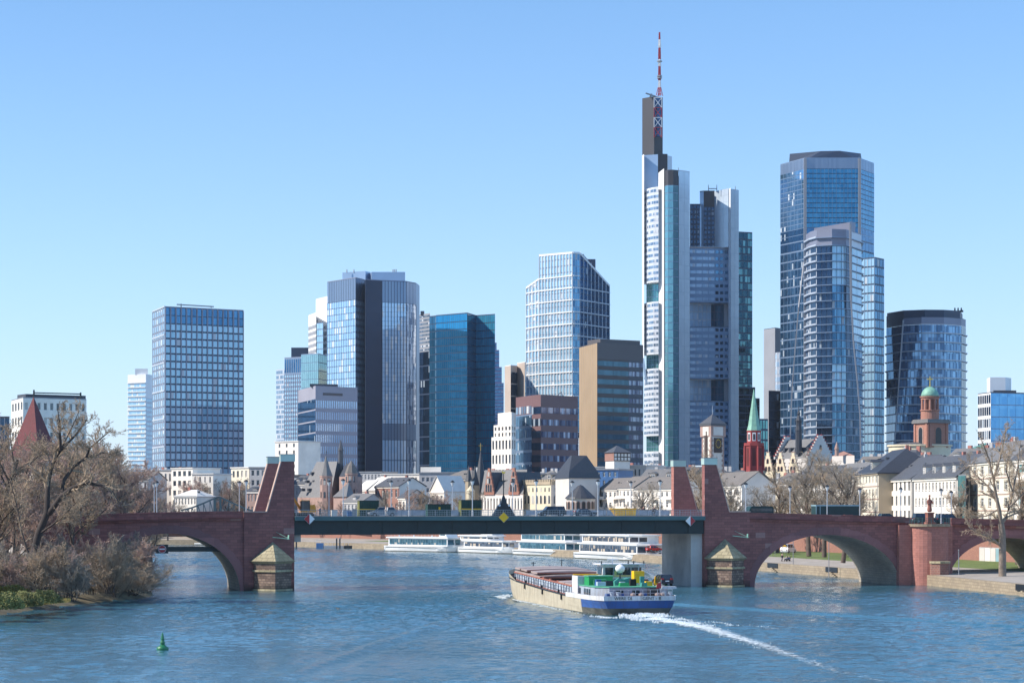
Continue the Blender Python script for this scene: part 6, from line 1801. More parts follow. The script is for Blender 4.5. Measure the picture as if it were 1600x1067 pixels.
# background roofs that fill the street blocks; each one a building of its own
rnd=random.Random(11)
fill=[(610,640,1010,745,'grey_render','flat'),(828,868,860,741,'tan','hip'),(700,735,960,741,'pale','flat'),(745,800,900,737,'grey_render','flat'),(795,850,930,742,'white','flat'),
  (846,880,990,744,'grey_render','flat'),(968,1010,860,728,'pale','flat'),(984,1040,900,730,'grey_render','flat'),(1036,1085,880,735,'tan','gable'),(1000,1062,790,740,'tan','gable'),
  (930,975,930,730,'pale','flat'),(1083,1140,860,738,'pale','hip'),(1134,1168,780,742,'tan','gable'),(1188,1225,700,752,'cream','hip'),(1215,1262,690,748,'pale','gable'),
  (1250,1300,720,742,'white','gable'),(1296,1350,700,735,'cream_l','hip'),(1275,1320,800,722,'white','flat'),(1335,1392,690,722,'cream','gable'),(1386,1430,640,712,'grey_render','hip'),(1400,1450,620,722,'pale','gable'),
  (1476,1530,600,712,'white','gable'),(1520,1572,620,706,'pale','hip'),(1560,1640,600,700,'white','hip'),(330,362,940,748,'pale','flat'),(228,270,900,735,'pale','flat'),(180,232,880,742,'grey_render','gable'),(140,184,900,748,'pale','gable'),(60,142,860,750,'cream','gable'),(-20,62,850,745,'pale','gable'),(480,512,1000,748,'grey_render','flat'),(640,668,960,748,'white','gable')]
desc=['roof with pale walls','roof and plain walls','roof line','roof and small windows']
near={610:'the white office strip',828:'the castellated hall',700:'the brown roofed house',745:'the red gables',795:'the castellated hall chimneys',846:'the steep tower roof',968:'the timbered tower',984:'the antenna tower foot',1036:'the rear right gateway',1000:'the balcony row',930:'the blue building',1083:'the white clock tower',1134:'the red church',1188:'the town hall gables',1215:'the left bridge trees',1250:'the middle bridge trees',1296:'the cream hipped house',1275:'the town hall',1335:'the round church drum',1386:'the dark hipped roof',1400:'the french window house',1476:'the glass lift',1520:'the large bare tree crown',1560:'the right picture edge',330:'the steel truss',228:'the gridded tower foot',180:'the slender residential tower foot',140:'the hotel and left trees',60:'the red pointed roof',-20:'the left picture edge',480:'the gothic church roof',640:'the white roof hut'}
for i,(x0,x1,Y,py,wl,rt) in enumerate(fill):
 mt_=['slate','slate_light','roof_brown','slate'][i%4] if rt!='flat' else['white_roof','grey_metal','slate_light'][i%3]
 rname={'slate':'slate','slate_light':'pale slate','roof_brown':'brown','white_roof':'pale flat','grey_metal':'grey flat'}[mt_]
 wn_={'grey_render':'grey','tan':'tan','pale':'pale','white':'white','cream':'cream','cream_l':'light cream'}[wl]
 ck=max(3,int((x1-x0)/7))
 rh=3.5 if rt!='flat' else .5
 house('background_house','%s background house with %s roof showing behind %s'%(wn_,rname,near[x0]),(x0,Y+4),(x1,Y-4),12,py+(8 if rt!='flat' else 0),rh,4 if py>730 else 5,ck,wl,mt_,rt,chim=3,dorm=(2 if rt!='flat' else 0),wf=.45,style='frame')

# red pointed roof by the left trees
Y=520;b=Bld('pointed_roof_house','house with tall dark red pyramid roof among the left trees','house',P2(53,Y))
pp=poly((14,Y+6),(60,Y-6),(91,Y+4));q=pp+[P2(88,Y+18),P2(20,Y+18)]
for i in range(5):b.plain(q[i],q[(i+1)%5],3,PZ(715,Y),'pale')
M['red_tile']=blockmat('dark_red_tiles',(.15,.022,.025),(.11,.017,.02),(.05,.01,.012),.4,.3,.02,rough=.7,stain=.25)
mb=MB();ap=(*P2(52.5,Y+4),PZ(618,Y));mb.pyramid(grow_poly(q,Vector(P2(53,Y+6)),1.04),PZ(715,Y),ap);mb.build('roof',M['red_tile'],b.root)
mb=MB();mb.tube((ap[0],ap[1],ap[2]-.5),(ap[0],ap[1],ap[2]+1.5),.1,.06,5);mb.build('finial',M['dark_metal'],b.root);b.finish()

# iron truss footbridge far behind
Y=845;b=Bld('truss_footbridge','green steel truss footbridge with peaked portal far behind the left arch','footbridge',P2(340,Y),0)
def TP(px,py,dy=0):return(*P2(px,Y+dy),PZ(py,Y+dy))
for dy in(0,5):
 top=[(283,797),(300,793),(318,786),(338,777),(345,777),(362,785),(380,793),(400,800)]
 low=[(283,806),(345,808),(400,812)]
 mb=MB()
 for a,c in zip(top[:-1],top[1:]):mb.bar(TP(*a,dy),TP(*c,dy),.5,.6)
 for a,c in zip(low[:-1],low[1:]):mb.bar(TP(*a,dy),TP(*c,dy),.5,.6)
 mb.build('chord',M['truss'],b.root)
 xs=[292,300,309,318,328,334,350,358,366,374,382]
 for i,x in enumerate(xs):
  yt=np.interp(x,[t[0] for t in top],[t[1] for t in top]);x2=x+7 if x<340 else x-7
  mb=MB();mb.bar(TP(x,yt,dy),TP(x,808,dy),.25,.25);mb.bar(TP(x,yt,dy),TP(x2,808,dy),.25,.25);mb.build('truss_member',M['truss'],b.root)
for x in(336,344.5):
 mb=MB()
 for dy in(0,5):mb.bar(TP(x,777,dy),TP(x,812,dy),.8,.8)
 mb.bar(TP(x,777,0),TP(x,777,5),.6,.6);mb.build('portal',M['truss'],b.root)
mb=MB();mb.bar(TP(336,776,0),TP(345,776,0),.5,.5);mb.bar(TP(336,776,5),TP(345,776,5),.5,.5);mb.build('portal_cap',M['light_metal'],b.root)
mb=MB();x_,y_=P2(340,Y+2);mb.prism([(x_-2,y_-4),(x_+2,y_-4),(x_+2,y_+4),(x_-2,y_+4)],0,PZ(812,Y));mb.build('pier',M['quay_stone'],b.root)
mb=MB();mb.hexa([TP(283,808),TP(400,813),TP(400,813,5),TP(283,808,5)],[TP(283,806),TP(400,811),TP(400,811,5),TP(283,806,5)]);mb.build('walkway',M['truss'],b.root)
b.finish()
# ------------------------------------------------------------------ bare trees and shrubs
M['bark']=mat('grey_brown_bark',(.115,.085,.07),.9,0,.3,1.2,.4,6)
M['bark_dark']=mat('dark_bark',(.05,.038,.034),.9,0,.3,1.0)
M['bark_light']=mat('pale_plane_bark',(.24,.19,.15),.9,0,.3,1.0,.3,5)
M['twig_pink']=mat('pinkish_twigs',(.43,.295,.24),.9,0,.3,.25)
M['twig_brown']=mat('brown_twigs',(.38,.29,.205),.9,0,.3,.25)
M['twig_grey']=mat('grey_twigs',(.31,.265,.215),.9,0,.35,.25)
M['twig_yellow']=mat('yellow_twigs',(.42,.30,.10),.9,0,.3,.4)
M['leaf_green']=mat('spring_green_leaves',(.15,.155,.045),.8,0,.45,.5)

def tubes(polys,name,m,minr=0.0):
 V,F=[],[];base=0
 for pts in polys:
  r0=pts[0][1];n=7 if r0>.2 else 5 if r0>.09 else 3
  P=[p for p,r in pts];k=len(P)
  for i,(p,r) in enumerate(pts):
   d=(P[min(k-1,i+1)]-P[max(0,i-1)])
   if d.length<1e-6:d=Vector((0,0,1))
   d.normalize()
   up=Vector((0,0,1)) if abs(d.z)<.9 else Vector((1,0,0))
   s=d.cross(up).normalized();t=s.cross(d)
   r=max(r,minr)
   for j in range(n):
    an=6.28318*j/n;ca,sa=math.cos(an)*r,math.sin(an)*r
    V.append((p.x+s.x*ca+t.x*sa,p.y+s.y*ca+t.y*sa,p.z+s.z*ca+t.z*sa))
  for i in range(k-1):
   for j in range(n):
    a=base+i*n+j;b_=base+i*n+(j+1)%n
    F.append((a,b_,b_+n,a+n))
  base+=k*n
 me=bpy.data.meshes.new(name);me.from_pydata(V,[],F);me.materials.append(m);me.update()
 me.polygons.foreach_set('use_smooth',[True]*len(me.polygons))
 return me

def grow(g,p,d,L,r,lev,out,cfg):
 """one branch and its children; out[lev] collects polylines"""
 k=5 if lev<2 else 4 if lev<3 else 3
 pts=[(p.copy(),r)];q=p.copy();dd=d.copy();nodes=[]
 for i in range(k):
  w=cfg['wob']*(1.0 if lev else .4)
  dd=(dd+Vector((g.gauss(0,w),g.gauss(0,w),g.gauss(0,w)+cfg['up']*(1 if lev<cfg['n']-1 else cfg.get('tipup',.3)))))
  dd.normalize();q=q+dd*(L/k);rr=r*(1-(i+1)/k*(.55 if lev<cfg['n'] else .8))
  pts.append((q.copy(),rr));nodes.append((q.copy(),dd.copy(),rr))
 out.setdefault(lev,[]).append(pts)
 if lev>=cfg['n']:return
 side(g,pts,L,lev,out,cfg)

def side(g,pts,L,lev,out,cfg):
 nch=cfg['ch'][lev]
 for c in range(nch):
  f=cfg['f0'][lev]+(1-cfg['f0'][lev])*(c+g.random())/nch
  x=f*(len(pts)-1);i=min(len(pts)-2,int(x));t=x-i
  p=pts[i][0].lerp(pts[i+1][0],t);dd=(pts[i+1][0]-pts[i][0]).normalized();r=pts[i][1]*(1-t)+pts[i+1][1]*t
  ax=dd.orthogonal().normalized();ax.rotate(Matrix.Rotation(g.random()*6.283,3,dd))
  a=math.radians(g.uniform(*cfg['ang']));nd=(dd*math.cos(a)+ax*math.sin(a)).normalized()
  if nd.z<-.15 and lev<2:nd.z*=-.4;nd.normalize()
  l2=L*cfg['lr']*g.uniform(.7,1.15)*(1.15-.45*f)
  grow(g,p,nd,l2,max(cfg['rmin'],r*cfg.get('rr',.6)),lev+1,out,cfg)

def tree_meshes(name,seed,cfg,H,r0,bark,twig,limbs=None,split=2):
 g=random.Random(seed);out={}
 if limbs is None:
  grow(g,Vector((0,0,0)),Vector((g.gauss(0,.06),g.gauss(0,.06),1)).normalized(),H,r0,0,out,cfg)
 else:
  for pts,lev in limbs:
   out.setdefault(min(lev,1),[]).append(pts)
   L=sum((b[0]-a[0]).length for a,b in zip(pts[:-1],pts[1:]))
   if lev>0:side(g,pts,min(L,cfg['Lmax']),1,out,cfg)
 big=sum((out.get(k,[]) for k in range(split)),[]);small=sum((out[k] for k in out if k>=split),[])
 return tubes(big,'trunk',bark),tubes(small,'crown',twig,cfg.get('tmin',.014))
def place_tree(meshes,loc,name,label,group=None,rz=0,s=1.0,cat='tree',sz=None):
 t=thing(name,label,cat,loc,rz,group)
 t.scale=(s,s,s*(sz or 1))
 inst('trunk' if cat=='tree' else 'stems',meshes[0],t,(0,0,0));inst('crown' if cat=='tree' else 'twigs',meshes[1],t,(0,0,0))
 return t

C_PLANE=dict(n=4,ch=[11,8,7,6],f0=[.3,.25,.2,.1],wob=.13,up=.07,ang=(28,62),lr=.52,rr=.62,rmin=.012,Lmax=9,tmin=.02)
C_WILD=dict(n=4,ch=[11,8,8,6],f0=[.22,.2,.15,.1],wob=.16,up=.06,ang=(22,60),lr=.50,rr=.55,rmin=.012,Lmax=8,tmin=.018)
C_SHRUB=dict(n=3,ch=[9,7,7],f0=[.15,.1,.1],wob=.15,up=.05,ang=(18,50),lr=.52,rr=.6,rmin=.01,Lmax=5,tmin=.016)
TW=[tree_meshes('wild',21+i,C_WILD,13.0,.34,M['bark'],M[('twig_pink','twig_brown','twig_grey')[i]]) for i in range(3)]
TP_=[tree_meshes('plane',41+i,C_PLANE,12.0,.42,M['bark'],M[('twig_grey','twig_brown')[i%2]]) for i in range(2)]
def shrub(seed,twig,n=11,h=4.6,spread=.55,cfg=C_SHRUB):
 g=random.Random(seed);out={}
 for i in range(n):
  an=g.random()*6.283;d=Vector((math.cos(an)*spread*g.random(),math.sin(an)*spread*g.random(),1)).normalized()
  grow(g,Vector((g.gauss(0,.5),g.gauss(0,.5),-.2)),d,h*g.uniform(.7,1.15),.06,0,out,cfg)
 return tubes(out[0],'stems',M['bark_dark']),tubes(sum((out[k] for k in out if k),[]),'twigs',twig,.016)
SH=[shrub(5,M['twig_pink']),shrub(6,M['twig_grey']),shrub(7,M['twig_brown'])]
SP=shrub(9,M['twig_brown'],12,6.5,1.3)

# handmade limbs in photo coordinates on a plane through the trunk, with depth added
def limb(pts,Y,r0,r1,dep,O,g):
 n=len(pts);L=[]
 for i,(x,y) in enumerate(pts):
  f=i/(n-1);yy=Y+dep*f
  L.append((Vector((PX(x,Y)*yy/Y,yy,PZ(y,Y)))-O,r0*(1-f)+r1*f))
 return L
g=random.Random(3)
Y=322;O=Vector((PX(45,Y),Y,1.6))
C_BIG=dict(C_WILD,ch=[0,14,8,8],lr=.42,Lmax=9,wob=.22,tmin=.02)
LM=[([(42,935),(48,885),(60,835),(73,803)],.62,.55,0,0),([(73,803),(74,780),(75,755),(81,728),(94,704),(118,679),(136,654)],.5,.09,2,1),([(76,803),(96,775),(115,761),(138,755),(157,758),(173,766),(190,792)],.46,.09,-4,1),
      ([(96,775),(99,751),(115,729),(135,714),(160,706),(175,708)],.36,.06,4,1),([(95,703),(94,682),(93,660),(90,640)],.24,.05,-2,1),([(81,728),(72,708),(60,698)],.2,.05,3,1),([(135,714),(140,701),(155,688),(176,672)],.2,.05,-4,1),
      ([(50,880),(36,840),(26,790),(16,750)],.2,.05,4,1),([(60,835),(84,818),(104,800),(120,784)],.2,.05,-5,1),([(94,704),(112,668),(124,640)],.14,.04,3,1)]
big=tree_meshes('big',77,C_BIG,0,0,M['bark_dark'],M['twig_brown'],[(limb(p,Y,a,b_,dz,O,g),lev) for p,a,b_,dz,lev in LM])
place_tree(big,tuple(O),'bare_tree','largest bare tree on the left bank with dark arching limbs over the bridge')
# the wood on the left bank
spots=[(8,345,1.0,0,'bare tree with pinkish twigs at the left picture edge'),(112,352,1.02,1,'tall bare tree just right of the arching tree trunk on the left bank'),(150,398,1.05,0,'bare pinkish tree rising behind the parapet above the hidden left arch'),
         (178,430,1.05,2,'dark bare tree behind the left bridge parapet, tallest there'),(216,425,.82,0,'bare tree behind the parapet just left of the double lamps'),(238,440,.62,1,'smaller bare tree behind the parapet beside the double lamps'),(128,436,1.0,1,'bare tree behind the bridge left of the dark tree'),
         (50,372,.95,2,'bare tree behind the arching tree near the red pointed roof'),(-22,330,1.1,1,'bare tree half cut by the left picture edge')]
for i,(px,Y,s,k,lab) in enumerate(spots):
 place_tree(TW[k],(PX(px,Y),Y,1.8),'bare_tree',lab,None,i*1.7,s*1.42)
rs=random.Random(8)
for i,(px,Y,s,k) in enumerate([(-5,352,1.15,0),(30,356,1.2,0),(70,362,1.45,1),(95,375,1.5,0),(132,402,1.5,2),(165,408,1.45,1),(195,405,1.35,0),(190,440,1.45,1),(160,450,1.5,2),(222,450,1.05,0),(110,400,1.5,1),(208,415,1.0,0),(182,420,1.3,1),(20,335,.9,0),(60,338,.8,0)]):
 place_tree(TW[k],(PX(px,Y),Y,1.8),'bare_tree','slender bare tree in the dense twiggy wood on the left bank','trees of the left bank wood',i*2.3,s)
shr=[(20,300),(45,305),(70,300),(90,312),(118,318),(140,325),(160,332),(182,336),(200,340),(216,346),(100,335),(60,330),(150,350),(185,352),(30,330),(130,338),(5,318),(170,320),(75,345),(205,356),(-10,300),(55,318),(110,300)]
for i,(px,Y) in enumerate(shr):
 place_tree(SH[i%3],(PX(px,Y),Y,1.2+rs.random()*.5),'bare_shrub','bare leafless shrub in the tangled thicket under the left bank trees','shrubs of the left bank thicket',rs.random()*6,rs.uniform(.9,1.45),'shrub')
for i,(px,Y,s,rz,lab) in enumerate([(208,328,1.0,.3,'spreading bare shrub leaning low over the water near the left arch'),(224,338,.9,2.0,'bare shrub reaching farthest right over the water under the left arch'),(180,322,.8,4.0,'low bare shrub overhanging the dark waterline of the left bank')]):
 place_tree(SP,(PX(px,Y),Y,.9),'bare_shrub',lab,None,rz,s,'shrub',sz=.62)
# green bushes at the lower left
def leafbush(seed,R_,H_,n):
 g=random.Random(seed);V,F=[],[]
 for i in range(n):
  while True:
   x,y,z=g.uniform(-1,1),g.uniform(-1,1),g.uniform(0,1)
   q=x*x+y*y+z*z
   if .25<q<1+.25*math.sin(x*5+seed)*math.sin(y*7):break
  c=Vector((x*R_,y*R_,z*H_));s=g.uniform(.04,.10)
  a=Vector((g.gauss(0,1),g.gauss(0,1),g.gauss(0,1))).normalized();b_=a.orthogonal().normalized()*s;a=a*s*1.6
  k=len(V);V+=[tuple(c-a),tuple(c+b_),tuple(c+a),tuple(c-b_)];F.append((k,k+1,k+2,k+3))
 me=bpy.data.meshes.new('foliage');me.from_pydata(V,[],F);me.materials.append(M['leaf_green']);me.update();return me
LB_=[leafbush(i,2.6,2.0,5200) for i in range(2)]
for i,(px,Y,s,lab) in enumerate([(4,268,1.05,'green leafy bush at the left edge of the photo by the water'),(38,276,.95,'green leafy bush between two others on the left bank'),(70,285,.85,'rightmost green leafy bush near the waterline of the left bank'),(18,284,1.2,'taller green leafy bush behind the bushes at the left edge')]):
 t=thing('green_bush',lab,'bush',(PX(px,Y),Y,1.6),i*1.3);t.scale=(s,s,s)
 inst('foliage',LB_[i%2],t,(0,0,0));inst('stems',SH[1][0],t,(0,0,0),0,(.4,.4,.4))
# grass strip at the tip
M['dry_grass']=mat('dry_grass',(.33,.26,.08),.9,0,.3,1)
g=random.Random(4);V,F=[],[]
for i in range(9000):
 u=g.random();px=20+u*90;Y=279+u*20+g.gauss(0,1.6);x=PX(px,Y);z=1.25;h=g.uniform(.15,.5)
 an=g.random()*3.14;dx,dy=.04*math.cos(an),.04*math.sin(an);k=len(V)
 V+=[(x-dx,Y-dy,z),(x+dx,Y+dy,z),(x+g.gauss(0,.12),Y+g.gauss(0,.12),z+h)];F.append((k,k+1,k+2))
me=bpy.data.meshes.new('bank_grass');me.from_pydata(V,[],F);me.materials.append(M['dry_grass']);me.update()
o=bpy.data.objects.new('bank_grass',me);COL.objects.link(o);tag(o,'dry yellow grass along the tip of the left bank','grass',kind='stuff')

# right bank: the large plane tree before the bridge
Y=382;O=Vector((PX(1566,Y),Y,2.1));g=random.Random(5)
C_R=dict(C_PLANE,ch=[0,13,8,6],lr=.42,Lmax=8,wob=.17,tmin=.02)
LM=[([(1566,906),(1566,870),(1566,835),(1564,818)],.72,.55,0,0),([(1564,818),(1561,795),(1556,773),(1552,748),(1545,717),(1534,690)],.40,.08,-2,1),([(1564,818),(1572,808),(1577,792),(1582,768),(1590,731),(1594,690)],.36,.07,2,1),
      ([(1566,855),(1555,845),(1545,838),(1527,832),(1512,822)],.24,.06,-3,1),([(1556,773),(1540,756),(1519,736),(1508,722)],.2,.05,3,1),([(1561,795),(1541,806),(1522,808),(1508,800)],.15,.04,-2,1),([(1577,792),(1600,770),(1620,752)],.2,.05,-1,1),
      ([(1552,748),(1563,715),(1568,690),(1572,668)],.2,.05,4,1),([(1582,768),(1572,735),(1578,700)],.16,.05,-4,1),([(1572,808),(1592,800),(1618,792)],.18,.05,3,1)]
bt=tree_meshes('rt',99,C_R,0,0,M['bark_light'],M['twig_brown'],[(limb(p,Y,a,b_,dz,O,g),lev) for p,a,b_,dz,lev in LM])
place_tree(bt,tuple(O),'plane_tree','large bare plane tree on the right quay in front of the bridge')
for i,(px,Y,s,k,lab) in enumerate([(1264,519,1.0,0,'bare plane tree seen over the parapet, leftmost of the arch trunks'),(1288,508,.95,1,'bare plane tree whose trunk stands in the middle of the right arch'),(1317,455,.86,0,'bare plane tree left of the truck trailer end, nearest trunk in the right arch'),
          (1112,560,1.0,1,'bare plane tree rising between the two right gateway slabs'),(1215,560,.85,1,'bare plane tree right of the shaded blank gable'),(1190,600,.7,0,'small bare tree in front of the shaded blank gable')]):
 place_tree(TP_[k],(PX(px,Y),Y,2.6),'plane_tree',lab,None,i*2.1+.4,s*1.5)
for i,(px,Y,s,k,lab) in enumerate([(1342,560,.8,1,'bare plane tree behind the truck trailer right end before the cream house'),(1238,590,.9,0,'bare plane tree between the minibus and the trailer, farther back'),(1138,600,.85,0,'bare plane tree right behind the tall right gateway slab'),(1505,425,.5,1,'small bare tree left of the large right tree behind the parapet'),(1008,600,.8,0,'dark bare tree on the quay right of the moored cruisers'),(1590,440,.9,1,'bare plane tree behind the bridge at the right picture edge')]):
 place_tree(TP_[k],(PX(px,Y),Y,2.6 if px!=1505 else 7),'plane_tree',lab,None,i*1.7+1,s*1.4)
far=[(955,700,.52,'twiggy tree in front of the left end of the balcony row'),(983,690,.5,'twiggy tree before the middle of the balcony row'),(1035,670,.5,'twiggy tree before the long balcony house'),(1008,680,.42,'smallest tree before the balcony row'),(1088,640,.62,'bare tree just left of the tall right gateway slab')]
for i,(px,Y,s,lab) in enumerate(far):place_tree(TP_[i%2],(PX(px,Y),Y,6.6),'bare_tree',lab,None,i*1.9,s)
fz=[(636,790),(655,800),(676,785),(695,795),(715,780),(735,770),(475,830),(492,835),(512,820),(530,815),(560,800),(600,800),(312,880),(326,872),(342,878),(356,870),(372,876),(385,860),(300,870),(212,560),(232,600),(262,640),(285,820),(245,620)]
for i,(px,Y) in enumerate(fz):
 lab,grp=('bare rounded tree in the fuzzy row below the brown roof','trees of the row behind the containers') if px>590 else('bare tree at the foot of the gothic church','trees before the gothic church') if px>450 else('bare rounded tree in the clump behind the steel truss','trees behind the truss footbridge') if px>290 else('bare tree in the far wood left of the white apartment blocks','trees in the far left wood')
 s=1.0 if px>590 else .75 if px>450 else 1.45 if px>290 else 1.0
 place_tree(TW[i%3],(PX(px,Y),Y,ZC if px>290 else 4.5),'bare_tree',lab,grp,i*1.3,s*rs.uniform(.85,1.05),sz=.85)
YB=shrub(31,M['twig_yellow'],14,3.6,.9)
place_tree(YB,(PX(919,700),700,6.6),'yellow_shrub','golden yellow twiggy shrub right of the low round chapel',None,0,1.1,'shrub')
place_tree(YB,(PX(860,735),735,6.6),'yellow_shrub','small yellow green shrub before the castellated hall',None,1,.55,'shrub')
# ------------------------------------------------------------------ street lamps on the bridge
def lamp_proto():
 t=thing('street_lamp','x','street lamp',(0,0,0),0,'street lamps along the bridge')
 mb=MB();mb.lathe(0,0,[(.16,0),(.16,.9),(.09,1.0),(.07,5.3)],8);mb.build('pole',M['light_metal'],t,world=False)
 mb=MB();mb.lathe(0,0,[(.08,5.3),(.17,5.45),(.36,6.05)],8);mb.build('lantern',M['lampglass'],t,world=False)
 mb=MB();mb.lathe(0,0,[(.40,6.05),(.40,6.12),(.22,6.32),(.05,6.42)],8);mb.build('lamp_cap',M['black'],t,world=False)
 return t
lp=None
lamps=[(241,17.5,'rear of the paired lamps over the left arch'),(245,.8,'front of the paired lamps over the left arch'),(374,17.5,'rear lamp just left of the left gateway'),(384.5,.8,'front lamp just left of the left gateway'),
         (514,18,'rear lamp beside the excavator'),(536,.6,'front lamp left of the first green container'),(611,18,'rear lamp above the grey car'),(639,.6,'front lamp just right of the grey car'),(707,18,'rear lamp right of the low green container'),(738,.6,'front lamp before the tall green container'),
         (801,18,'rear lamp right of the crucifix'),(837.5,.6,'front lamp left of the dark van'),(894,18,'rear lamp right of the dark van'),(934,.6,'front lamp left of the yellow skip'),(985.5,18,'rear lamp above the yellow skip'),(1031,.6,'front lamp left of the rear right gateway'),
         (1165,1.0,'lamp right of the tall right gateway'),(1234,17.5,'rear lamp between the bus and the trailer'),(1292,1.0,'front lamp before the truck trailer'),(1343,17.5,'rear lamp right of the truck trailer'),(1407,1.2,'lamp left of the statue'),(1470,1.6,'lamp right of the statue'),(1486,17.5,'rear lamp right of the statue')]
for i,(px,t_,lab) in enumerate(lamps):
 s=bs(px,t_);z=ZD+.12 if 0<s<73 else topz(s)+.02
 loc=BW(s,t_,z);lab='street lamp, '+lab
 if lp is None:lp=lamp_proto();lp.location=loc;lp['label']=lab
 else:copy_tree(lp,loc,None,lab)

# ------------------------------------------------------------------ vehicles (x forward)
def wheel_set(t,xs,hw,r,black='black'):
 for x in xs:
  for sy in(-1,1):
   mb=MB();mb.tube((x,sy*(hw-.22),r),(x,sy*hw,r),r,r,16);w_=mb.build('wheel',M['tyre'],t,world=False)
   mb=MB();mb.tube((x,sy*(hw-.01),r),(x,sy*(hw+.015),r),r*.58,r*.5,12);mb.build('rim',M['grey_metal'],w_,world=False)
M['tyre']=mat('tyre_rubber',(.012,.012,.013),.8,0,.1)
M['car_glass']=glassmat('car_glass',(.03,.04,.05),(.06,.08,.1),9,9,rough=.05,metal=.5)
M['tail_red']=mat('tail_light',(.4,.01,.01),.3,0,.05)
def car(label,loc,rz,col,L=4.6,Wd=1.8,H=1.65,kind='suv',cat='car',name='parked_car',group=None,parent=None):
 t=thing(name,label,cat,loc,rz,group)
 k='car_'+'_'.join('%d'%(c*100) for c in col)
 if k not in M:
  M[k]=mat('car_paint_'+str(len(M)),col,.28,.3,.05)
 hw=Wd/2;r=.34*(1.05 if kind!='car' else .95);bz=.62*H
 def loft(prof_lo,prof_hi,w0,w1):
  # side profile polygon extruded across with slightly tucked top
  mb=MB();n=len(prof_lo);z1=max(p[1] for p in prof_lo)
  a=[(x,-(w0 if z<z1*.8 else w1),z) for x,z in prof_lo];b_=[(x,(w0 if z<z1*.8 else w1),z) for x,z in prof_lo]
  mb.hexa(a,b_);return mb
 h=L/2
 low=[(-h,.35),(h-.1,.3),(h,.55),(h-.05,.75),(h-.95,bz),(-h+.25,bz+.02),(-h,.85)]
 loft(low,None,hw,hw*.97).build('body',M[k],t,world=False)
 mb=MB();c0,c1=(-h+.25,h-1.0) if kind!='car' else(-h+.55,h-1.2)
 b0=[(c0,-hw*.93,bz),(c1,-hw*.93,bz),(c1,hw*.93,bz),(c0,hw*.93,bz)];sl=.28 if kind!='van' else .12
 t1=[(c0+sl,-hw*.76,H-.06),(c1-.75 if kind!='van' else c1-.5,-hw*.76,H-.06),(c1-.75 if kind!='van' else c1-.5,hw*.76,H-.06),(c0+sl,hw*.76,H-.06)]
 mb.hexa([(x,y,z+.01) for x,y,z in b0],t1);mb.build('windows',M['car_glass'],t,world=False)
 mb=MB();mb.hexa([(x-.0,y*1.02,H-.055) for x,y,z in t1],[(x*.97,y*.94,H) for x,y,z in t1]);mb.build('roof',M[k],t,world=False)
 for u in(.0,.42,.98): # pillars
  for sy in(-1,1):
   xa=c0+(c1-c0)*u;xb=t1[0][0]+(t1[1][0]-t1[0][0])*u
   mb=MB();mb.bar((xa,sy*hw*.94,bz),(xb,sy*hw*.77,H-.05),.09,.05);mb.build('pillar',M[k],t,world=False)
 wheel_set(t,(-h+.85,h-.9),hw+.01,r)
 for sy in(-1,1):
  mb=MB();mb.box(-h-.02,-h+.12,sy*hw*.72-.18,sy*hw*.72+.18,.85,1.05);mb.build('tail_light',M['tail_red'],t,world=False)
  mb=MB();mb.box(h-.12,h-.0,sy*hw*.7-.2,sy*hw*.7+.2,.62,.74);mb.build('headlight',M['lampglass'],t,world=False)
 mb=MB();mb.box(-h-.025,-h-.003,-.26,.26,.62,.74);mb.build('number_plate',M['whitepaint'],t,world=False)
 return t
def on_bridge(px,t_,dz=0):
 s=bs(px,t_);return tuple(BW(s,t_,(ZD if 0<s<73 else topz(s)+.02)+dz))
car('silver grey estate car driving left on the steel span behind a walker',on_bridge(597.5,6),BA+math.pi,(.22,.24,.27),4.9,1.85,1.68)
car('large black van shaped car on the steel span left of the yellow skip',on_bridge(862,6),BA+math.pi,(.015,.02,.028),4.9,1.95,1.85,'van')
car('dark green car roof showing over the parapet right of the trailer',on_bridge(1386,6),BA,(.02,.06,.06),4.4,1.8,1.62,'car')
car('dark estate car on the bridge behind the stone statue',on_bridge(1444,9),BA,(.015,.02,.03),4.7,1.85,1.9,'van')
car('dark estate car on the bridge just right of the stone statue',on_bridge(1480,9),BA,(.02,.025,.03),4.7,1.85,1.9,'van')
car('dark blue car low behind the railing right of the black van',on_bridge(915,9),BA,(.03,.04,.06),4.3,1.8,1.4,'car')
car('red car parked on the riverside lawn seen below the steel span',(PX(1022,575),575,ZQ+.75),.4,(.45,.03,.03),4.3,1.8,1.5,'car')
car('white van parked at the foot of the retaining wall in the right arch',(PX(1232,548),548,ZQ+.85),1.0,(.7,.7,.72),5.2,2.0,2.3,'van')
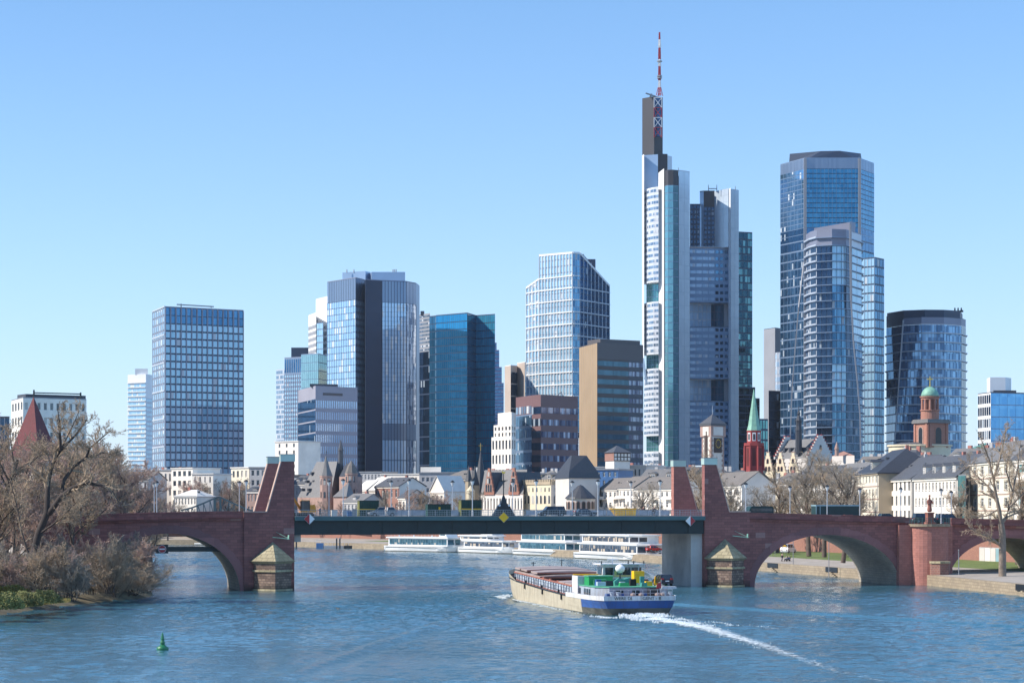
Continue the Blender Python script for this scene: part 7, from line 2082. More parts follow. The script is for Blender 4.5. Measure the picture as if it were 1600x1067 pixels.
# minibus and truck trailer over the right parapet
def boxvan(name,label,cat,px0,px1,t_,ztop,cols,roundf=False):
 s0,s1=bs(px0,t_),bs(px1,t_);sm=(s0+s1)/2;z0_=topz(sm)+.02
 t=thing(name,label,cat,tuple(BW(sm,t_,z0_)),BA);h=(s1-s0)/2;H=bz(ztop,sm,t_)-z0_
 prof=[(-h,.6),(h,.6),(h,H-.35),(h-.25,H-.05),(h-.6,H),(-h+.9,H),(-h+.45,H-.12),(-h+.1,H*.62)] if roundf else[(-h,.6),(h,.6),(h,H-.12),(-h,H-.12)]
 mb=MB();mb.hexa([(x,-1.2,z) for x,z in prof],[(x,1.2,z) for x,z in prof]);mb.build('body',M[cols[0]],t,world=False)
 if not roundf:
  mb=MB();mb.box(-h-.05,h+.05,-1.27,1.27,H-.119,H+.12);mb.build('roof_rim',M[cols[1]],t,world=False)
  for x in(-h,-h+.75):
   mb=MB();mb.box(x-.04,x+.08,-1.26,-1.202,.7,H-.12);mb.build('corner_post',M[cols[1]],t,world=False)
 else:
  mb=MB();mb.box(-h+.5,h-.3,-1.23,-1.202,H*.6,H-.4);mb.build('windows',M['car_glass'],t,world=False)
 wheel_set(t,(-h*.6,h*.6),1.22,.45)
 return t
M['dkgreen']=mat('dark_green_paint',(.012,.045,.045),.45,.1,.2,.6)
M['palecyan']=mat('pale_blue_rim',(.30,.46,.50),.4,.2,.1)
boxvan('minibus','dark green minibus with rounded front over the parapet right of the gateway','bus',1166,1205,6,790.5,('dkgreen',),True)
boxvan('truck_trailer','dark green box trailer with pale blue rim standing on the right bridge','trailer',1271,1338,5,789.5,('dkgreen','palecyan'))
# green site containers on the steel span
M['cont_green']=mat('container_green',(.012,.055,.04),.5,.1,.25,.8)
for(x0,x1,py,t_,lab) in((562,592,782.5,8,'dark green site container with yellow left edge beside the grey car'),(668.5,704.5,788,9,'low dark green site container with a small yellow sign'),(721,752.5,781.5,8,'tall dark green site container left of the crucifix')):
 s0,s1=bs(x0,t_),bs(x1,t_);t=thing('site_container',lab,'container',tuple(BW(s0,t_,ZD)),BA);L=s1-s0;H=bz(py,s0,t_)-ZD
 mb=MB();mb.box(0,L,0,2.2,.08,H);mb.build('body',M['cont_green'],t,world=False)
 for i in range(int(L/.45)):
  mb=MB();x=.2+i*.45;mb.box(x,x+.16,-.06,-.001,.25,H-.2);mb.build('rib',M['cont_green'],t,world=False)
 mb=MB();mb.box(-.04,L+.04,-.08,2.24,H+.001,H+.1);mb.build('top_rail',M['green_steel'],t,world=False)
 if py<783:
  mb=MB();mb.box(.0,L,-.10,-.062,H*.42,H*.5);mb.build('reflective_strip',M['yellow'],t,world=False)
  mb=MB();mb.box(-.06,-.005,.0,2.2,.1,H);mb.build('end_panel',M['leaf_green'],t,world=False)
 else:
  mb=MB();mb.box(L*.46,L*.54,-.10,-.062,H*.55,H*.8);mb.build('sign',M['yellow'],t,world=False)
# yellow skip
t_=3.2;s0,s1=bs(957,t_),bs(993,t_);t=thing('skip','bright yellow builders skip with slanted end on the steel span','skip',tuple(BW(s0,t_,ZD)),BA);L=s1-s0
M['skip_y']=mat('skip_yellow',(.95,.50,.02),.5,0,.2,.8)
mb=MB();mb.hexa([(.9,0,.15),(L,0,.15),(L,1.9,.15),(.9,1.9,.15)],[(0,-.1,1.35),(L+.1,-.1,1.35),(L+.1,2.0,1.35),(0,2.0,1.35)]);mb.build('body',M['skip_y'],t,world=False)
mb=MB();mb.box(-.08,L+.15,-.18,2.05,1.351,1.45);mb.build('rim',M['skip_y'],t,world=False)
for i in range(5):
 mb=MB();x=1.1+i*.62;mb.box(x,x+.1,-.16,-.03,.2,1.35);mb.build('rib',M['skip_y'],t,world=False)
# excavator
t_=3.4;s=bs(474,t_);t=thing('excavator','orange yellow excavator with glass cab beside the left gateway','excavator',tuple(BW(s,t_,ZD)),BA)
M['exc']=mat('excavator_orange',(.72,.32,.03),.45,.0,.15,.8)
for sy in(-.95,.55):
 mb=MB();mb.hexa([(-1.5,sy,.0),(1.5,sy,.0),(1.75,sy,.35),(1.5,sy,.7),(-1.5,sy,.7),(-1.75,sy,.35)],[(-1.5,sy+.42,.0),(1.5,sy+.42,.0),(1.75,sy+.42,.35),(1.5,sy+.42,.7),(-1.5,sy+.42,.7),(-1.75,sy+.42,.35)]);mb.build('track',M['tyre'],t,world=False)
mb=MB();mb.box(-.6,2.0,-.95,.95,.75,1.0);mb.build('slew_platform',M['exc'],t,world=False)
mb=MB();mb.hexa([(1.0,-.9,1.0),(2.1,-.9,1.0),(2.1,.9,1.0),(1.0,.9,1.0)],[(1.0,-.85,2.0),(1.9,-.85,2.1),(1.9,.85,2.1),(1.0,.85,2.0)]);mb.build('engine_cover',M['exc'],t,world=False)
mb=MB();mb.box(-.45,.95,-.92,.05,1.0,2.75);cb_=mb.build('cab',M['car_glass'],t,world=False)
for x in(-.45,.95):
 for y in(-.92,.05):
  mb=MB();mb.box(x-.05,x+.05,y-.05,y+.05,1.0,2.82);mb.build('cab_post',M['black'],cb_,world=False)
mb=MB();mb.box(-.52,1.02,-.98,.12,2.76,2.86);mb.build('cab_roof',M['exc'],cb_,world=False)
mb=MB();mb.bar((-.4,.4,1.3),(-1.6,.4,3.1),.3,.4);mb.bar((-1.6,.4,3.1),(-2.3,.4,2.6),.28,.34);mb.build('boom',M['exc'],t,world=False)
mb=MB();mb.bar((-2.3,.4,2.7),(-2.1,.4,1.0),.24,.3);mb.build('dipper_arm',M['exc'],t,world=False)
mb=MB();mb.hexa([(-2.5,.0,.3),(-1.8,.0,.3),(-1.8,.8,.3),(-2.5,.8,.3)],[(-2.3,.0,1.0),(-1.7,.0,1.0),(-1.7,.8,1.0),(-2.3,.8,1.0)]);mb.build('bucket',M['black'],t,world=False)
# small site clutter
for(px,w_,h_,mt_,nm,lab,cat) in((522,.9,1.1,'white','material_bag','white bulk bag of material beside the excavator','bag'),(546,.8,.9,'bluewall','blue_bin','blue plastic bin left of the first green container','bin'),(553,.7,1.3,'grey_render','grey_cabinet','grey cabinet right of the blue bin','cabinet')):
 t=thing(nm,lab,cat,on_bridge(px,9),BA);mb=MB();mb.frustum([(-w_/2,-w_/2),(w_/2,-w_/2),(w_/2,w_/2),(-w_/2,w_/2)],0,[(-w_*.55,-w_*.5),(w_*.55,-w_*.5),(w_*.55,w_*.5),(-w_*.55,w_*.5)],h_);mb.build('body',M[mt_],t,world=False)
 mb=MB();mb.box(-w_*.56,w_*.56,-w_*.52,w_*.52,h_+.001,h_+.08);mb.build('lid',M[mt_],t,world=False)
# crucifix with rooster on its dark stone base
s=bs(787,.6);t=thing('bridge_crucifix','tall dark iron crucifix with gilded rooster on a black pointed base mid bridge','monument',tuple(BW(s,.6,ZD+.1)),BA)
mb=MB();mb.frustum([(-2.0,-.5),(2.0,-.5),(2.0,1.0),(-2.0,1.0)],0,[(-1.1,-.35),(1.1,-.35),(1.1,.8),(-1.1,.8)],1.6)
mb.frustum([(-1.2,-.4),(1.2,-.4),(1.2,.85),(-1.2,.85)],1.601,[(-.5,-.2),(.5,-.2),(.5,.6),(-.5,.6)],2.3);mb.build('base',M['black'],t,world=False)
mb=MB();mb.frustum([(-.5,-.2),(.5,-.2),(.5,.6),(-.5,.6)],2.301,[(-.14,.05),(.14,.05),(.14,.33),(-.14,.33)],3.6);mb.build('plinth',M['black'],t,world=False)
mb=MB();mb.tube((0,.2,3.5),(0,.2,7.4),.1,.07,8);mb.bar((-.75,.2,6.2),(.75,.2,6.2),.1,.1);mb.build('cross',M['black'],t,world=False)
g=random.Random(2)
def person_mesh(pose,mts):
 return None
mb=MB();mb.tube((0,.1,4.9),(0,.1,6.0),.1,.13,6);mb.tube((0,.1,6.0),(-.6,.1,6.2),.05,.04,5);mb.tube((0,.1,6.0),(.6,.1,6.2),.05,.04,5);mb.lathe(0,.1,[(.05,6.0),(.11,6.12),(.1,6.25),(.03,6.33)],8);mb.build('carved_figure',M['dark_metal'],t,world=False)
mb=MB();mb.hexa([(-.1,.15,7.4),(.25,.15,7.45),(.35,.15,7.8),(.05,.15,7.65),(-.25,.15,7.9),(-.3,.15,7.6)],[(-.1,.25,7.4),(.25,.25,7.45),(.35,.25,7.8),(.05,.25,7.65),(-.25,.25,7.9),(-.3,.25,7.6)]);mb.build('rooster',M['gold'],t,world=False)
for x in(-.85,.85):
 mb=MB();mb.tube((x,-.45,1.9),(x,-.25,1.9),.2,.16,10);mb.build('lamp',M['whitepaint'],t,world=False)

# stone statue on the bastion
s=bs(1452,-1.8);t=thing('stone_statue','red sandstone statue of a robed crowned ruler on a tall pedestal on the bastion','statue',tuple(BW(s,-1.8,11.1)),BA)
M['statue']=mat('statue_sandstone',(.26,.10,.075),.85,0,.3,1.5,.5,8)
mb=MB();mb.frustum([(-.75,-.75),(.75,-.75),(.75,.75),(-.75,.75)],0,[(-.7,-.7),(.7,-.7),(.7,.7),(-.7,.7)],.4);mb.box(-.58,.58,-.58,.58,.401,1.9);mb.box(-.68,.68,-.68,.68,1.901,2.1);mb.build('pedestal',M['statue'],t,world=False)
def skinfig(name,verts,edges,radii,m,parent,sub=2,root=0):
 me=bpy.data.meshes.new(name);me.from_pydata(verts,edges,[]);me.materials.append(m)
 o=bpy.data.objects.new(name,me);COL.objects.link(o)
 if parent is not None:adopt(o,parent)
 sk=o.modifiers.new('skin','SKIN');sk.use_smooth_shade=True
 for i,r in enumerate(radii):
  v=me.skin_vertices[0].data[i];v.radius=(r,r) if not hasattr(r,'__len__') else r;v.use_root=(i==root)
 ss=o.modifiers.new('sub','SUBSURF');ss.levels=sub;ss.render_levels=sub
 return o
o=skinfig('figure',[(0,0,2.1),(0,0,2.7),(0,0,3.5),(0,0,4.2),(0,0,4.5),(0,0,4.75),(0,0,5.0),(-.38,0,4.2),(-.52,-.2,3.7),(-.2,-.45,3.75),(.38,0,4.2),(.55,-.15,3.7),(.5,-.4,4.0)],
   [(0,1),(1,2),(2,3),(3,4),(4,5),(5,6),(3,7),(7,8),(8,9),(3,10),(10,11),(11,12)],[.52,.46,.38,.36,.12,.2,.14,.17,.14,.1,.17,.14,.1],M['statue'],t,2,2)
mb=MB();mb.lathe(0,0,[(.2,4.98),(.24,5.2),(.1,5.22),(.08,5.3)],8);mb.build('crown',M['statue'],t,world=False)

# ------------------------------------------------------------------ people
M['skin']=mat('skin_tone',(.55,.34,.25),.6,0,.05)
def person(label,loc,rz,top,leg,hair=(.05,.03,.02),pose='walk',s=1.0,kid=None):
 t=thing('person',label,'person',loc,rz);t.scale=(s,s,s)
 def cm(c,nm):
  k=nm+'_%d_%d_%d'%tuple(int(x*100) for x in c)
  if k not in M:M[k]=mat(k,c,.8,0,.1)
  return M[k]
 if pose=='walk':
  V=[(0,0,.95),(0,0,1.2),(0,0,1.42),(.01,0,1.52),(.03,0,1.64),(.03,0,1.74),(.02,.1,.9),(.14,.11,.5),(.05,.11,.1),(.2,.11,.04),(.0,-.1,.9),(-.1,-.11,.5),(-.32,-.11,.14),(-.2,-.11,.06),
             (0,.2,1.4),(-.1,.26,1.14),(.04,.25,.92),(.08,.25,.84),(0,-.2,1.4),(.1,-.26,1.14),(.24,-.25,.96),(.3,-.24,.9),(.13,0,1.63)]
 elif pose=='ride':
  V=[(-.15,0,1.0),(-.02,0,1.22),(.12,0,1.42),(.18,0,1.5),(.25,0,1.6),(.27,0,1.71),(-.12,.1,.95),(.22,.11,.82),(.08,.11,.42),(.2,.11,.36),(-.12,-.1,.95),(.2,-.11,.7),(-.02,-.11,.28),(.1,-.11,.22),
             (.1,.2,1.4),(.28,.26,1.2),(.46,.25,1.1),(.52,.24,1.08),(.1,-.2,1.4),(.28,-.26,1.2),(.46,-.25,1.1),(.52,-.24,1.08),(.36,0,1.58)]
 else:
  V=[(0,0,.45),(-.02,0,.7),(-.02,0,.92),(0,0,1.02),(.02,0,1.12),(.02,0,1.22),(.05,.1,.45),(.42,.12,.5),(.48,.12,.1),(.6,.12,.05),(.05,-.1,.45),(.42,-.12,.5),(.45,-.12,.1),(.58,-.12,.05),
             (-.02,.2,.9),(.1,.26,.68),(.32,.2,.58),(.4,.18,.57),(-.02,-.2,.9),(.1,-.26,.68),(.32,-.2,.58),(.4,-.18,.57),(.12,0,1.12)]
 E=[(0,1),(1,2),(2,3),(3,4),(4,5),(0,6),(6,7),(7,8),(8,9),(0,10),(10,11),(11,12),(12,13),(2,14),(14,15),(15,16),(16,17),(2,18),(18,19),(19,20),(20,21),(4,22)]
 Rr=[.15,.14,.15,.055,.10,.085,.1,.075,.05,.04,.1,.075,.05,.04,.07,.05,.035,.035,.07,.05,.035,.035,.02]
 body=skinfig('body',V,E,Rr,M['skin'],t,2,0)
 skinfig('trousers',[tuple(v) for v in(V[0],V[6],V[7],V[8],V[10],V[11],V[12])],[(0,1),(1,2),(2,3),(0,4),(4,5),(5,6)],[.165,.115,.088,.065,.115,.088,.065],cm(leg,'cloth'),t,1)
 skinfig('jacket',[tuple(v) for v in(V[0],V[1],V[2],V[14],V[15],V[16],V[18],V[19],V[20])],[(0,1),(1,2),(2,3),(3,4),(4,5),(2,6),(6,7),(7,8)],[.17,.165,.165,.085,.066,.05,.085,.066,.05],cm(top,'cloth'),t,1,1)
 skinfig('hair',[(V[4][0]-.035,V[4][1],V[4][2]+.02),(V[5][0]-.02,V[5][1],V[5][2]+.015)],[(0,1)],[.1,.09],cm(hair,'hair'),t,2)
 for v in(8,12):
  a=V[v];b_=V[v+1];mb=MB();mb.bar((a[0]-.05,a[1],b_[2]+.0),(b_[0]+.06,b_[1],b_[2]),.1,.09);mb.build('shoe',M['black'],t,world=False)
 return t
def bicycle(label,loc,rz,col='black'):
 t=thing('bicycle',label,'bicycle',loc,rz)
 for x in(-.52,.55):
  mb=MB();n=18
  pts=[(x+.34*math.cos(a),0,.35+.34*math.sin(a)) for a in np.linspace(0,2*math.pi,n+1)];mb.path(pts,.022,5)
  for k in range(6):mb.tube((x,0,.35),(x+.33*math.cos(k*1.047),0,.35+.33*math.sin(k*1.047)),.006,.006,3)
  mb.build('wheel',M['tyre'],t,world=False)
 mb=MB();fr=[((-.52,0,.35),(-.12,0,.33)),((-.12,0,.33),(-.22,0,.88)),((-.12,0,.33),(.38,0,.8)),((-.2,0,.8),(.36,0,.86)),((.36,0,.95),(.55,0,.35)),((-.52,0,.35),(-.2,0,.8))]
 for a,b_ in fr:mb.tube(a,b_,.025,.025,6)
 mb.build('frame',M[col],t,world=False)
 mb=MB();mb.bar((-.33,0,.92),(-.08,0,.93),.13,.05);mb.build('saddle',M['black'],t,world=False)
 mb=MB();mb.tube((.36,-.28,1.05),(.36,.28,1.05),.018,.018,5);mb.tube((.36,0,.95),(.36,0,1.05),.02,.02,5);mb.build('handlebar',M['black'],t,world=False)
 return t
person('person in dark blue coat walking left between the excavator and the lamp',on_bridge(500,1.2,.12),BA+math.pi,(.03,.05,.12),(.03,.03,.04))
person('person in pale top and white trousers walking left before the grey car',on_bridge(603,1.2,.12),BA+math.pi,(.5,.42,.38),(.5,.48,.46))
person('person in dark clothes riding a bicycle right of the yellow skip',on_bridge(1021,1.4,.12),BA,(.05,.04,.05),(.05,.05,.06),pose='ride')
bicycle('black bicycle ridden by the person right of the yellow skip',on_bridge(1021,1.4,.12),BA)
person('person in dark jacket riding a bicycle just left of the last lamp on the span',on_bridge(1004,17.2,.12),BA,(.08,.03,.03),(.04,.04,.05),pose='ride')
bicycle('red framed bicycle ridden by the person left of the other rider',on_bridge(1004,17.2,.12),BA,'redpaint')
def ground(px,py,z=ZQ+.2):
 Y=(HC-z)*FPX/(py-YH);return(PX(px,Y),Y,z)
for(px,tp,lg,ps,lab) in((1222,(.03,.03,.04),(.05,.05,.08),'walk','person in black standing leftmost of the group on the quay in the right arch'),(1229,(.6,.6,.62),(.05,.05,.08),'sit','person in white top sitting on the bench in the right arch'),(1233,(.1,.12,.3),(.05,.05,.05),'sit','person in blue top sitting right on the bench in the right arch')):
 p=ground(px,876.5,ZQ+.2);person(lab,p,2.6 if ps=='sit' else .5,tp,lg,pose=ps)
p=ground(1231.2,876.2,ZQ+.2);t=thing('park_bench','dark bench under two sitting people on the quay in the right arch','bench',p,2.6+math.pi/2)
mb=MB();mb.box(-.9,.9,-.25,.25,.36,.42);mb.build('seat',M['timber'],t,world=False)
mb=MB();mb.box(-.9,.9,.22,.28,.5,.85);mb.build('backrest',M['timber'],t,world=False)
for x in(-.75,.75):
 mb=MB();mb.box(x-.04,x+.04,-.2,.25,0,.36);mb.build('leg',M['dark_metal'],t,world=False)
# yellow sign and kiosk things on the lawn
p=ground(1217,868,ZQ+.6);t=thing('yellow_tent','small yellow pointed awning beside the lawn in the right arch','awning',p,.3)
mb=MB();mb.pyramid([(-1.6,-1.2),(1.6,-1.2),(1.6,1.2),(-1.6,1.2)],2.3,(0,0,3.6));mb.build('canopy',M['yellow'],t,world=False)
for x,y in((-1.5,-1.1),(1.5,-1.1),(1.5,1.1),(-1.5,1.1)):
 mb=MB();mb.tube((x,y,0),(x,y,2.3),.05,.05,5);mb.build('pole',M['grey_metal'],t,world=False)
# thin poles standing in the quay
for px,ya,yb,lab in((1243,830,893,'thin grey mooring pole at the quay in the left part of the right arch'),(1299,830,899,'thin grey mooring pole at the quay in the right part of the right arch'),(1498,860,903,'thin grey pole on the near quay right of the bastion')):
 Y=470 if px<1270 else 442 if px<1400 else 392
 t=thing('mooring_pole',lab,'pole',(PX(px,Y)-(0 if px>1400 else .5),Y,0 if px<1400 else ZQ));H=PZ(ya,Y) if px<1400 else PZ(ya,Y)-ZQ
 mb=MB();mb.tube((0,0,-1 if px<1400 else 0),(0,0,H),.1,.07,6);mb.build('shaft',M['grey_metal'],t,world=False)
 mb=MB();mb.lathe(0,0,[(.13,H),(.13,H+.12),(.02,H+.25)],6);mb.build('cap',M['grey_metal'],t,world=False)
# dark stair openings in the quay wall
mb=None
for(a,b_,px,lab) in((QUAY[4],QUAY[5],1300,'dark stair opening in the quay wall, right one inside the arch'),(QUAY[4],QUAY[5],1208,'dark stair opening in the quay wall, left one inside the arch'),(QUAY[1],QUAY[2],1556,'dark stair opening in the near quay wall below the large plane tree')):
 A,B=Vector(a),Vector(b_);best=min((abs(800+FPX*(A.lerp(B,f).x)/A.lerp(B,f).y-px),f) for f in np.linspace(0,1,200))[1];q=A.lerp(B,best);d=(B-A).normalized()
 t=thing('quay_steps',lab,'steps',(q.x,q.y,0),math.atan2(d.y,d.x))
 mb=MB();mb.box(-3.2,3.2,.01,.12,.9,ZQ+.02);mb.build('opening',M['black'],t,world=False)
 for k in range(4):
  mb=MB();mb.box(-3.2+k*.9,-2.5+k*.9,.121,.5,.25*k,.25*k+.22);mb.build('step',M['quay_stone'],t,world=False)
# door with murals in the retaining wall behind arch two
A,B=Vector(WALL[2]),Vector(WALL[3]);f=min((abs(800+FPX*A.lerp(B,f).x/A.lerp(B,f).y-1533),f) for f in np.linspace(0,1,200))[1];q=A.lerp(B,f);d=(B-A).normalized()
t=thing('painted_door','pale panelled door in the red brick wall seen through the rightmost arch','door',(q.x,q.y,ZQ+.8),math.atan2(d.y,d.x))
mb=MB();mb.box(-4.5,4.5,.02,.1,0,3.0);mb.build('surround',M['grey_render'],t,world=False)
for k in range(4):
 mb=MB();mb.box(-4.2+k*2.15,-2.2+k*2.15,.101,.16,.1,2.8);mb.build('door_leaf',M[('palecyan','pale','white','pale')[k]],t,world=False)
# ------------------------------------------------------------------ motor barge (x starboard, y forward)
def streaked(name,col,stain):
 m,nt,b=new_mat(name)
 f=ramp(nt,noise(nt,coord(nt,'Object',(2.2,2.2,.35)),1.0,6,.7),.45,.72);f2=ramp(nt,noise(nt,coord(nt),.5,4),.35,.7)
 c=mixc(nt,math_n(nt,'MULTIPLY',f,.75),col,stain);c=mixc(nt,math_n(nt,'MULTIPLY',f2,.45),c,sc3(col,.55))
 nt.links.new(c,b.inputs['Base Color']);b.inputs['Roughness'].default_value=.65
 return m
M['hull_old']=streaked('worn_pale_hull',(.50,.45,.34),(.20,.13,.07))
M['hull_dark']=mat('hull_underside',(.10,.10,.085),.6,0,.5,.6)
M['hull_blue']=streaked('hull_blue',(.025,.10,.34),(.05,.05,.08))
M['hull_white']=streaked('hull_white',(.68,.70,.73),(.38,.33,.28))
M['rust']=mat('red_primer',(.33,.12,.08),.7,0,.3,.6)
M['hatch']=mat('hatch_cover',(.42,.33,.30),.55,.2,.15,.5)
M['greenp']=mat('bright_green_paint',(.02,.30,.09),.4,0,.1)
M['greendeck']=mat('green_deck_paint',(.10,.38,.24),.5,0,.15,.8)
M['tarp']=mat('teal_tarpaulin',(.05,.25,.22),.6,0,.25,1.5,.5,4)
M['coam']=mat('pale_blue_coaming',(.42,.50,.58),.5,0,.2,.5)
M['hold']=mat('hold_inside',(.03,.02,.02),.8)
BRZ=math.atan2(11.6,55)
BB=Vector((16.3,285.4,0))
bg_=thing('cargo_barge','long white and blue inland cargo barge with half open hatches sailing away toward the bridge','barge',tuple(BB),BRZ);bg_.scale=(1.1,1.08,1.0)
st=[ # y, half width deck, half width waterline, deck z
 (-1.2,4.3,3.2,2.15),(0,4.75,3.8,2.1),(2.5,5.25,4.7,2.05),(6,5.4,5.2,2.0),(14,5.4,5.35,2.0),(28,5.4,5.4,2.35),(44,5.4,5.3,2.9),(50,5.1,4.6,3.2),(54,4.2,3.0,3.5),(56.5,2.6,1.2,3.75),(57.6,1.0,.2,3.9)]
mb=MB()
def prof(s,sg):
 y,hd,hw,z=s
 yo=-0.0
 return[(sg*hw*.9,y+(.9 if y<0 else 0),-.6),(sg*hw,y+(.6 if y<0 else 0),.12),(sg*(hw*.45+hd*.55),y+(.25 if y<0 else 0),z*.42),(sg*(hw*.15+hd*.85),y+(.1 if y<0 else 0),z*.78),(sg*hd,y,z)]
for sg in(-1,1):
 for a,b_ in zip(st[:-1],st[1:]):
  pa,pb_=prof(a,sg),prof(b_,sg)
  for k in range(4):
   if b_[0]<=6:m_=(1,1,2,3)[k] if a[0]>=2.5 or k!=0 else 1
   else:m_=(1,0,0,0)[k]
   mb.face([pa[k],pb_[k],pb_[k+1],pa[k+1]],m_)
a=st[0];L_,R__=prof(a,-1),prof(a,1)
for k in range(4):mb.face([L_[k],R__[k],R__[k+1],L_[k+1]],(1,1,2,2)[k])
for a,b_ in zip(st[:-1],st[1:]):
 mb.face([(-a[1],a[0],a[3]-.02),(a[1],a[0],a[3]-.02),(b_[1],b_[0],b_[3]-.02),(-b_[1],b_[0],b_[3]-.02)],4)
mb.build('hull',[M['hull_old'],M['hull_dark'],M['hull_blue'],M['hull_blue'],M['rust']],bg_,world=False)
# white bulwark band around the stern
mb=MB()
ring=[(-s[1]*1.005,s[0]-(.02 if s[0]<0 else 0)) for s in st[:5]][::-1]+[(s[1]*1.005,s[0]-(.02 if s[0]<0 else 0)) for s in st[:5]]
for(x0,y0),(x1,y1) in zip(ring[:-1],ring[1:]):
 mb.face([(x0,y0,1.9),(x1,y1,1.9),(x1*1.01,y1-.03,2.5),(x0*1.01,y0-.03,2.5)])
 mb.face([(x0*.98,y0+.1,2.5),(x0*1.01,y0-.03,2.5),(x1*1.01,y1-.03,2.5),(x1*.98,y1+.1,2.5)]);mb.face([(x0*.98,y0+.1,2.0),(x0*.98,y0+.1,2.5),(x1*.98,y1+.1,2.5),(x1*.98,y1+.1,2.0)])
mb.build('stern_bulwark',M['hull_white'],bg_,world=False)
mb=MB()
for sg in(-1,1):
 for a,b_ in zip(st[4:-1],st[5:]):mb.bar((sg*a[1],a[0],a[3]+.03),(sg*b_[1],b_[0],b_[3]+.03),.18,.14)
mb.build('rubbing_strake',M['dark_metal'],bg_,world=False,kind='stuff')
# bow bulwark
mb=MB()
for sg in(-1,1):
 for a,b_ in zip(st[6:-1],st[7:]):
  mb.face([(sg*a[1],a[0],a[3]),(sg*b_[1],b_[0],b_[3]),(sg*b_[1]*1.03,b_[0],b_[3]+.75),(sg*a[1]*1.03,a[0],a[3]+(.75 if a[0]>45 else 0))])
a=st[-1];mb.face([(-a[1],a[0],a[3]),(a[1],a[0],a[3]),(a[1],a[0],a[3]+.75),(-a[1],a[0],a[3]+.75)])
mb.build('bow_bulwark',M['hull_old'],bg_,world=False)
# name and home port
def text(s,size,loc,rot,m_,parent,name='lettering',ext=.01):
 cu=bpy.data.curves.new(name,'FONT');cu.body=s;cu.size=size;cu.extrude=ext;cu.align_x='CENTER';cu.align_y='CENTER'
 o=bpy.data.objects.new(name,cu);COL.objects.link(o);adopt(o,parent);o.location=loc;o.rotation_euler=rot;cu.materials.append(m_)
 dg=bpy.context.evaluated_depsgraph_get();me=bpy.data.meshes.new_from_object(o.evaluated_get(dg));KIDS[parent.name].remove(o);bpy.data.objects.remove(o)
 if not me.materials:me.materials.append(m_)
 o=bpy.data.objects.new(name,me);COL.objects.link(o);adopt(o,parent);o.location=loc;o.rotation_euler=rot;return o
text('WERE DI',.56,(-2.0,-1.28,2.19),(R(88),0,0),M['black'],bg_);text('GENT - B',.56,(1.5,-1.28,2.19),(R(88),0,0),M['black'],bg_)
# hold coaming
def cz(y):return 3.15+(y-14)/38*.9
mb=MB()
for sg in(-1,1):
 x=sg*4.3
 mb.hexa([(x-.08,14,1.9),(x+.08,14,1.9),(x+.08,50,3.0),(x-.08,50,3.0)],[(x-.08,14,cz(14)),(x+.08,14,cz(14)),(x+.08,50,cz(50)),(x-.08,50,cz(50))])
mb.box(-4.3,4.3,13.9,14.0,1.9,cz(14));mb.box(-4.3,4.3,50.0,50.1,2.9,cz(50));mb.build('coaming',M['coam'],bg_,world=False)
mb=MB()
for sg in(-1,1):mb.bar((sg*4.35,13.9,cz(14)+.08),(sg*4.35,50.1,cz(50)+.08),.3,.16)
mb.build('coaming_rail',M['rust'],bg_,world=False,kind='stuff')
for i in range(24):
 y=14.8+i*1.5
 for sg in(-1,1):
  mb=MB();mb.box(sg*4.46-.07,sg*4.46+.07,y-.06,y+.06,2.0+(y-14)*.027,cz(y));mb.build('coaming_stay',M['coam'],bg_,world=False)
mb=MB();mb.face([(-4.2,14.1,2.02),(4.2,14.1,2.02),(4.2,49.9,2.95),(-4.2,49.9,2.95)]);mb.build('hold_floor',M['hold'],bg_,world=False)
# hatch covers: stacked forward, one aft, the middle open
for(y0,y1,dz) in((15.0,18.6,.10),(18.9,22.3,.10),(33.5,37.5,.12),(37.6,41.6,.12),(41.7,45.6,.12),(45.7,49.6,.12),(35.0,39.0,.62),(41.6,45.6,.62),(46.2,49.6,.62)):
 z0_,z1_=cz(y0)+dz,cz(y1)+dz
 mb=MB();e=4.45
 P_=[(-e,0),(-e,.22),(-e*.5,.36),(0,.42),(e*.5,.36),(e,.22),(e,0)]
 mb.hexa([(x,y0,z0_+z) for x,z in P_],[(x,y1,z1_+z) for x,z in P_]);hc=mb.build('hatch_cover',M['hatch'],bg_,world=False)
 mb=MB();mb.box(-e,e,y0-.05,y0-.001,z0_,z0_+.2);mb.build('hatch_rim',M['rust'],hc,world=False)
for y in(24.5,29.0):
 mb=MB();mb.box(-4.2,4.2,y,y+.5,cz(y)-.6,cz(y));mb.build('hold_beam',M['rust'],bg_,world=False)
for y in(23.5,28,32):
 for sg in(-1,1):
  mb=MB();mb.box(sg*4.1-.12,sg*4.1+.12,y,y+.8,2.4,cz(y)+.3);mb.build('hatch_clamp',M['rust'],bg_,world=False)
# side rail of dark posts and two wires on the port and starboard decks
for sg in(-1,1):
 mb=MB()
 dk=lambda y:np.interp(y,[s[0] for s in st],[s[3] for s in st])
 ys=np.arange(13,49,2.0)
 for y in ys:mb.tube((sg*5.25,y,dk(y)),(sg*5.25,y,dk(y)+1.0),.035,.035,5)
 for h in(.5,1.0):mb.path([(sg*5.25,y,dk(y)+h) for y in ys],.025,4)
 mb.build('deck_railing',M['black'],bg_,world=False,kind='stuff')
for y in(12.5,20,30,40,47):
 for sg in(-1,1):
  mb=MB();z=dk(y);
  for q in(-.2,.2):mb.tube((sg*4.95,y+q,z),(sg*4.95,y+q,z+.4),.11,.11,8)
  mb.build('bollard',M['black'],bg_,world=False,kind='stuff')
# fenders as black blocks hung on the side
for y in(16,27,38):
 mb=MB();z=dk(y);mb.box(-5.55,-5.41,y,y+.5,z-.7,z);mb.build('fender',M['tyre'],bg_,world=False)
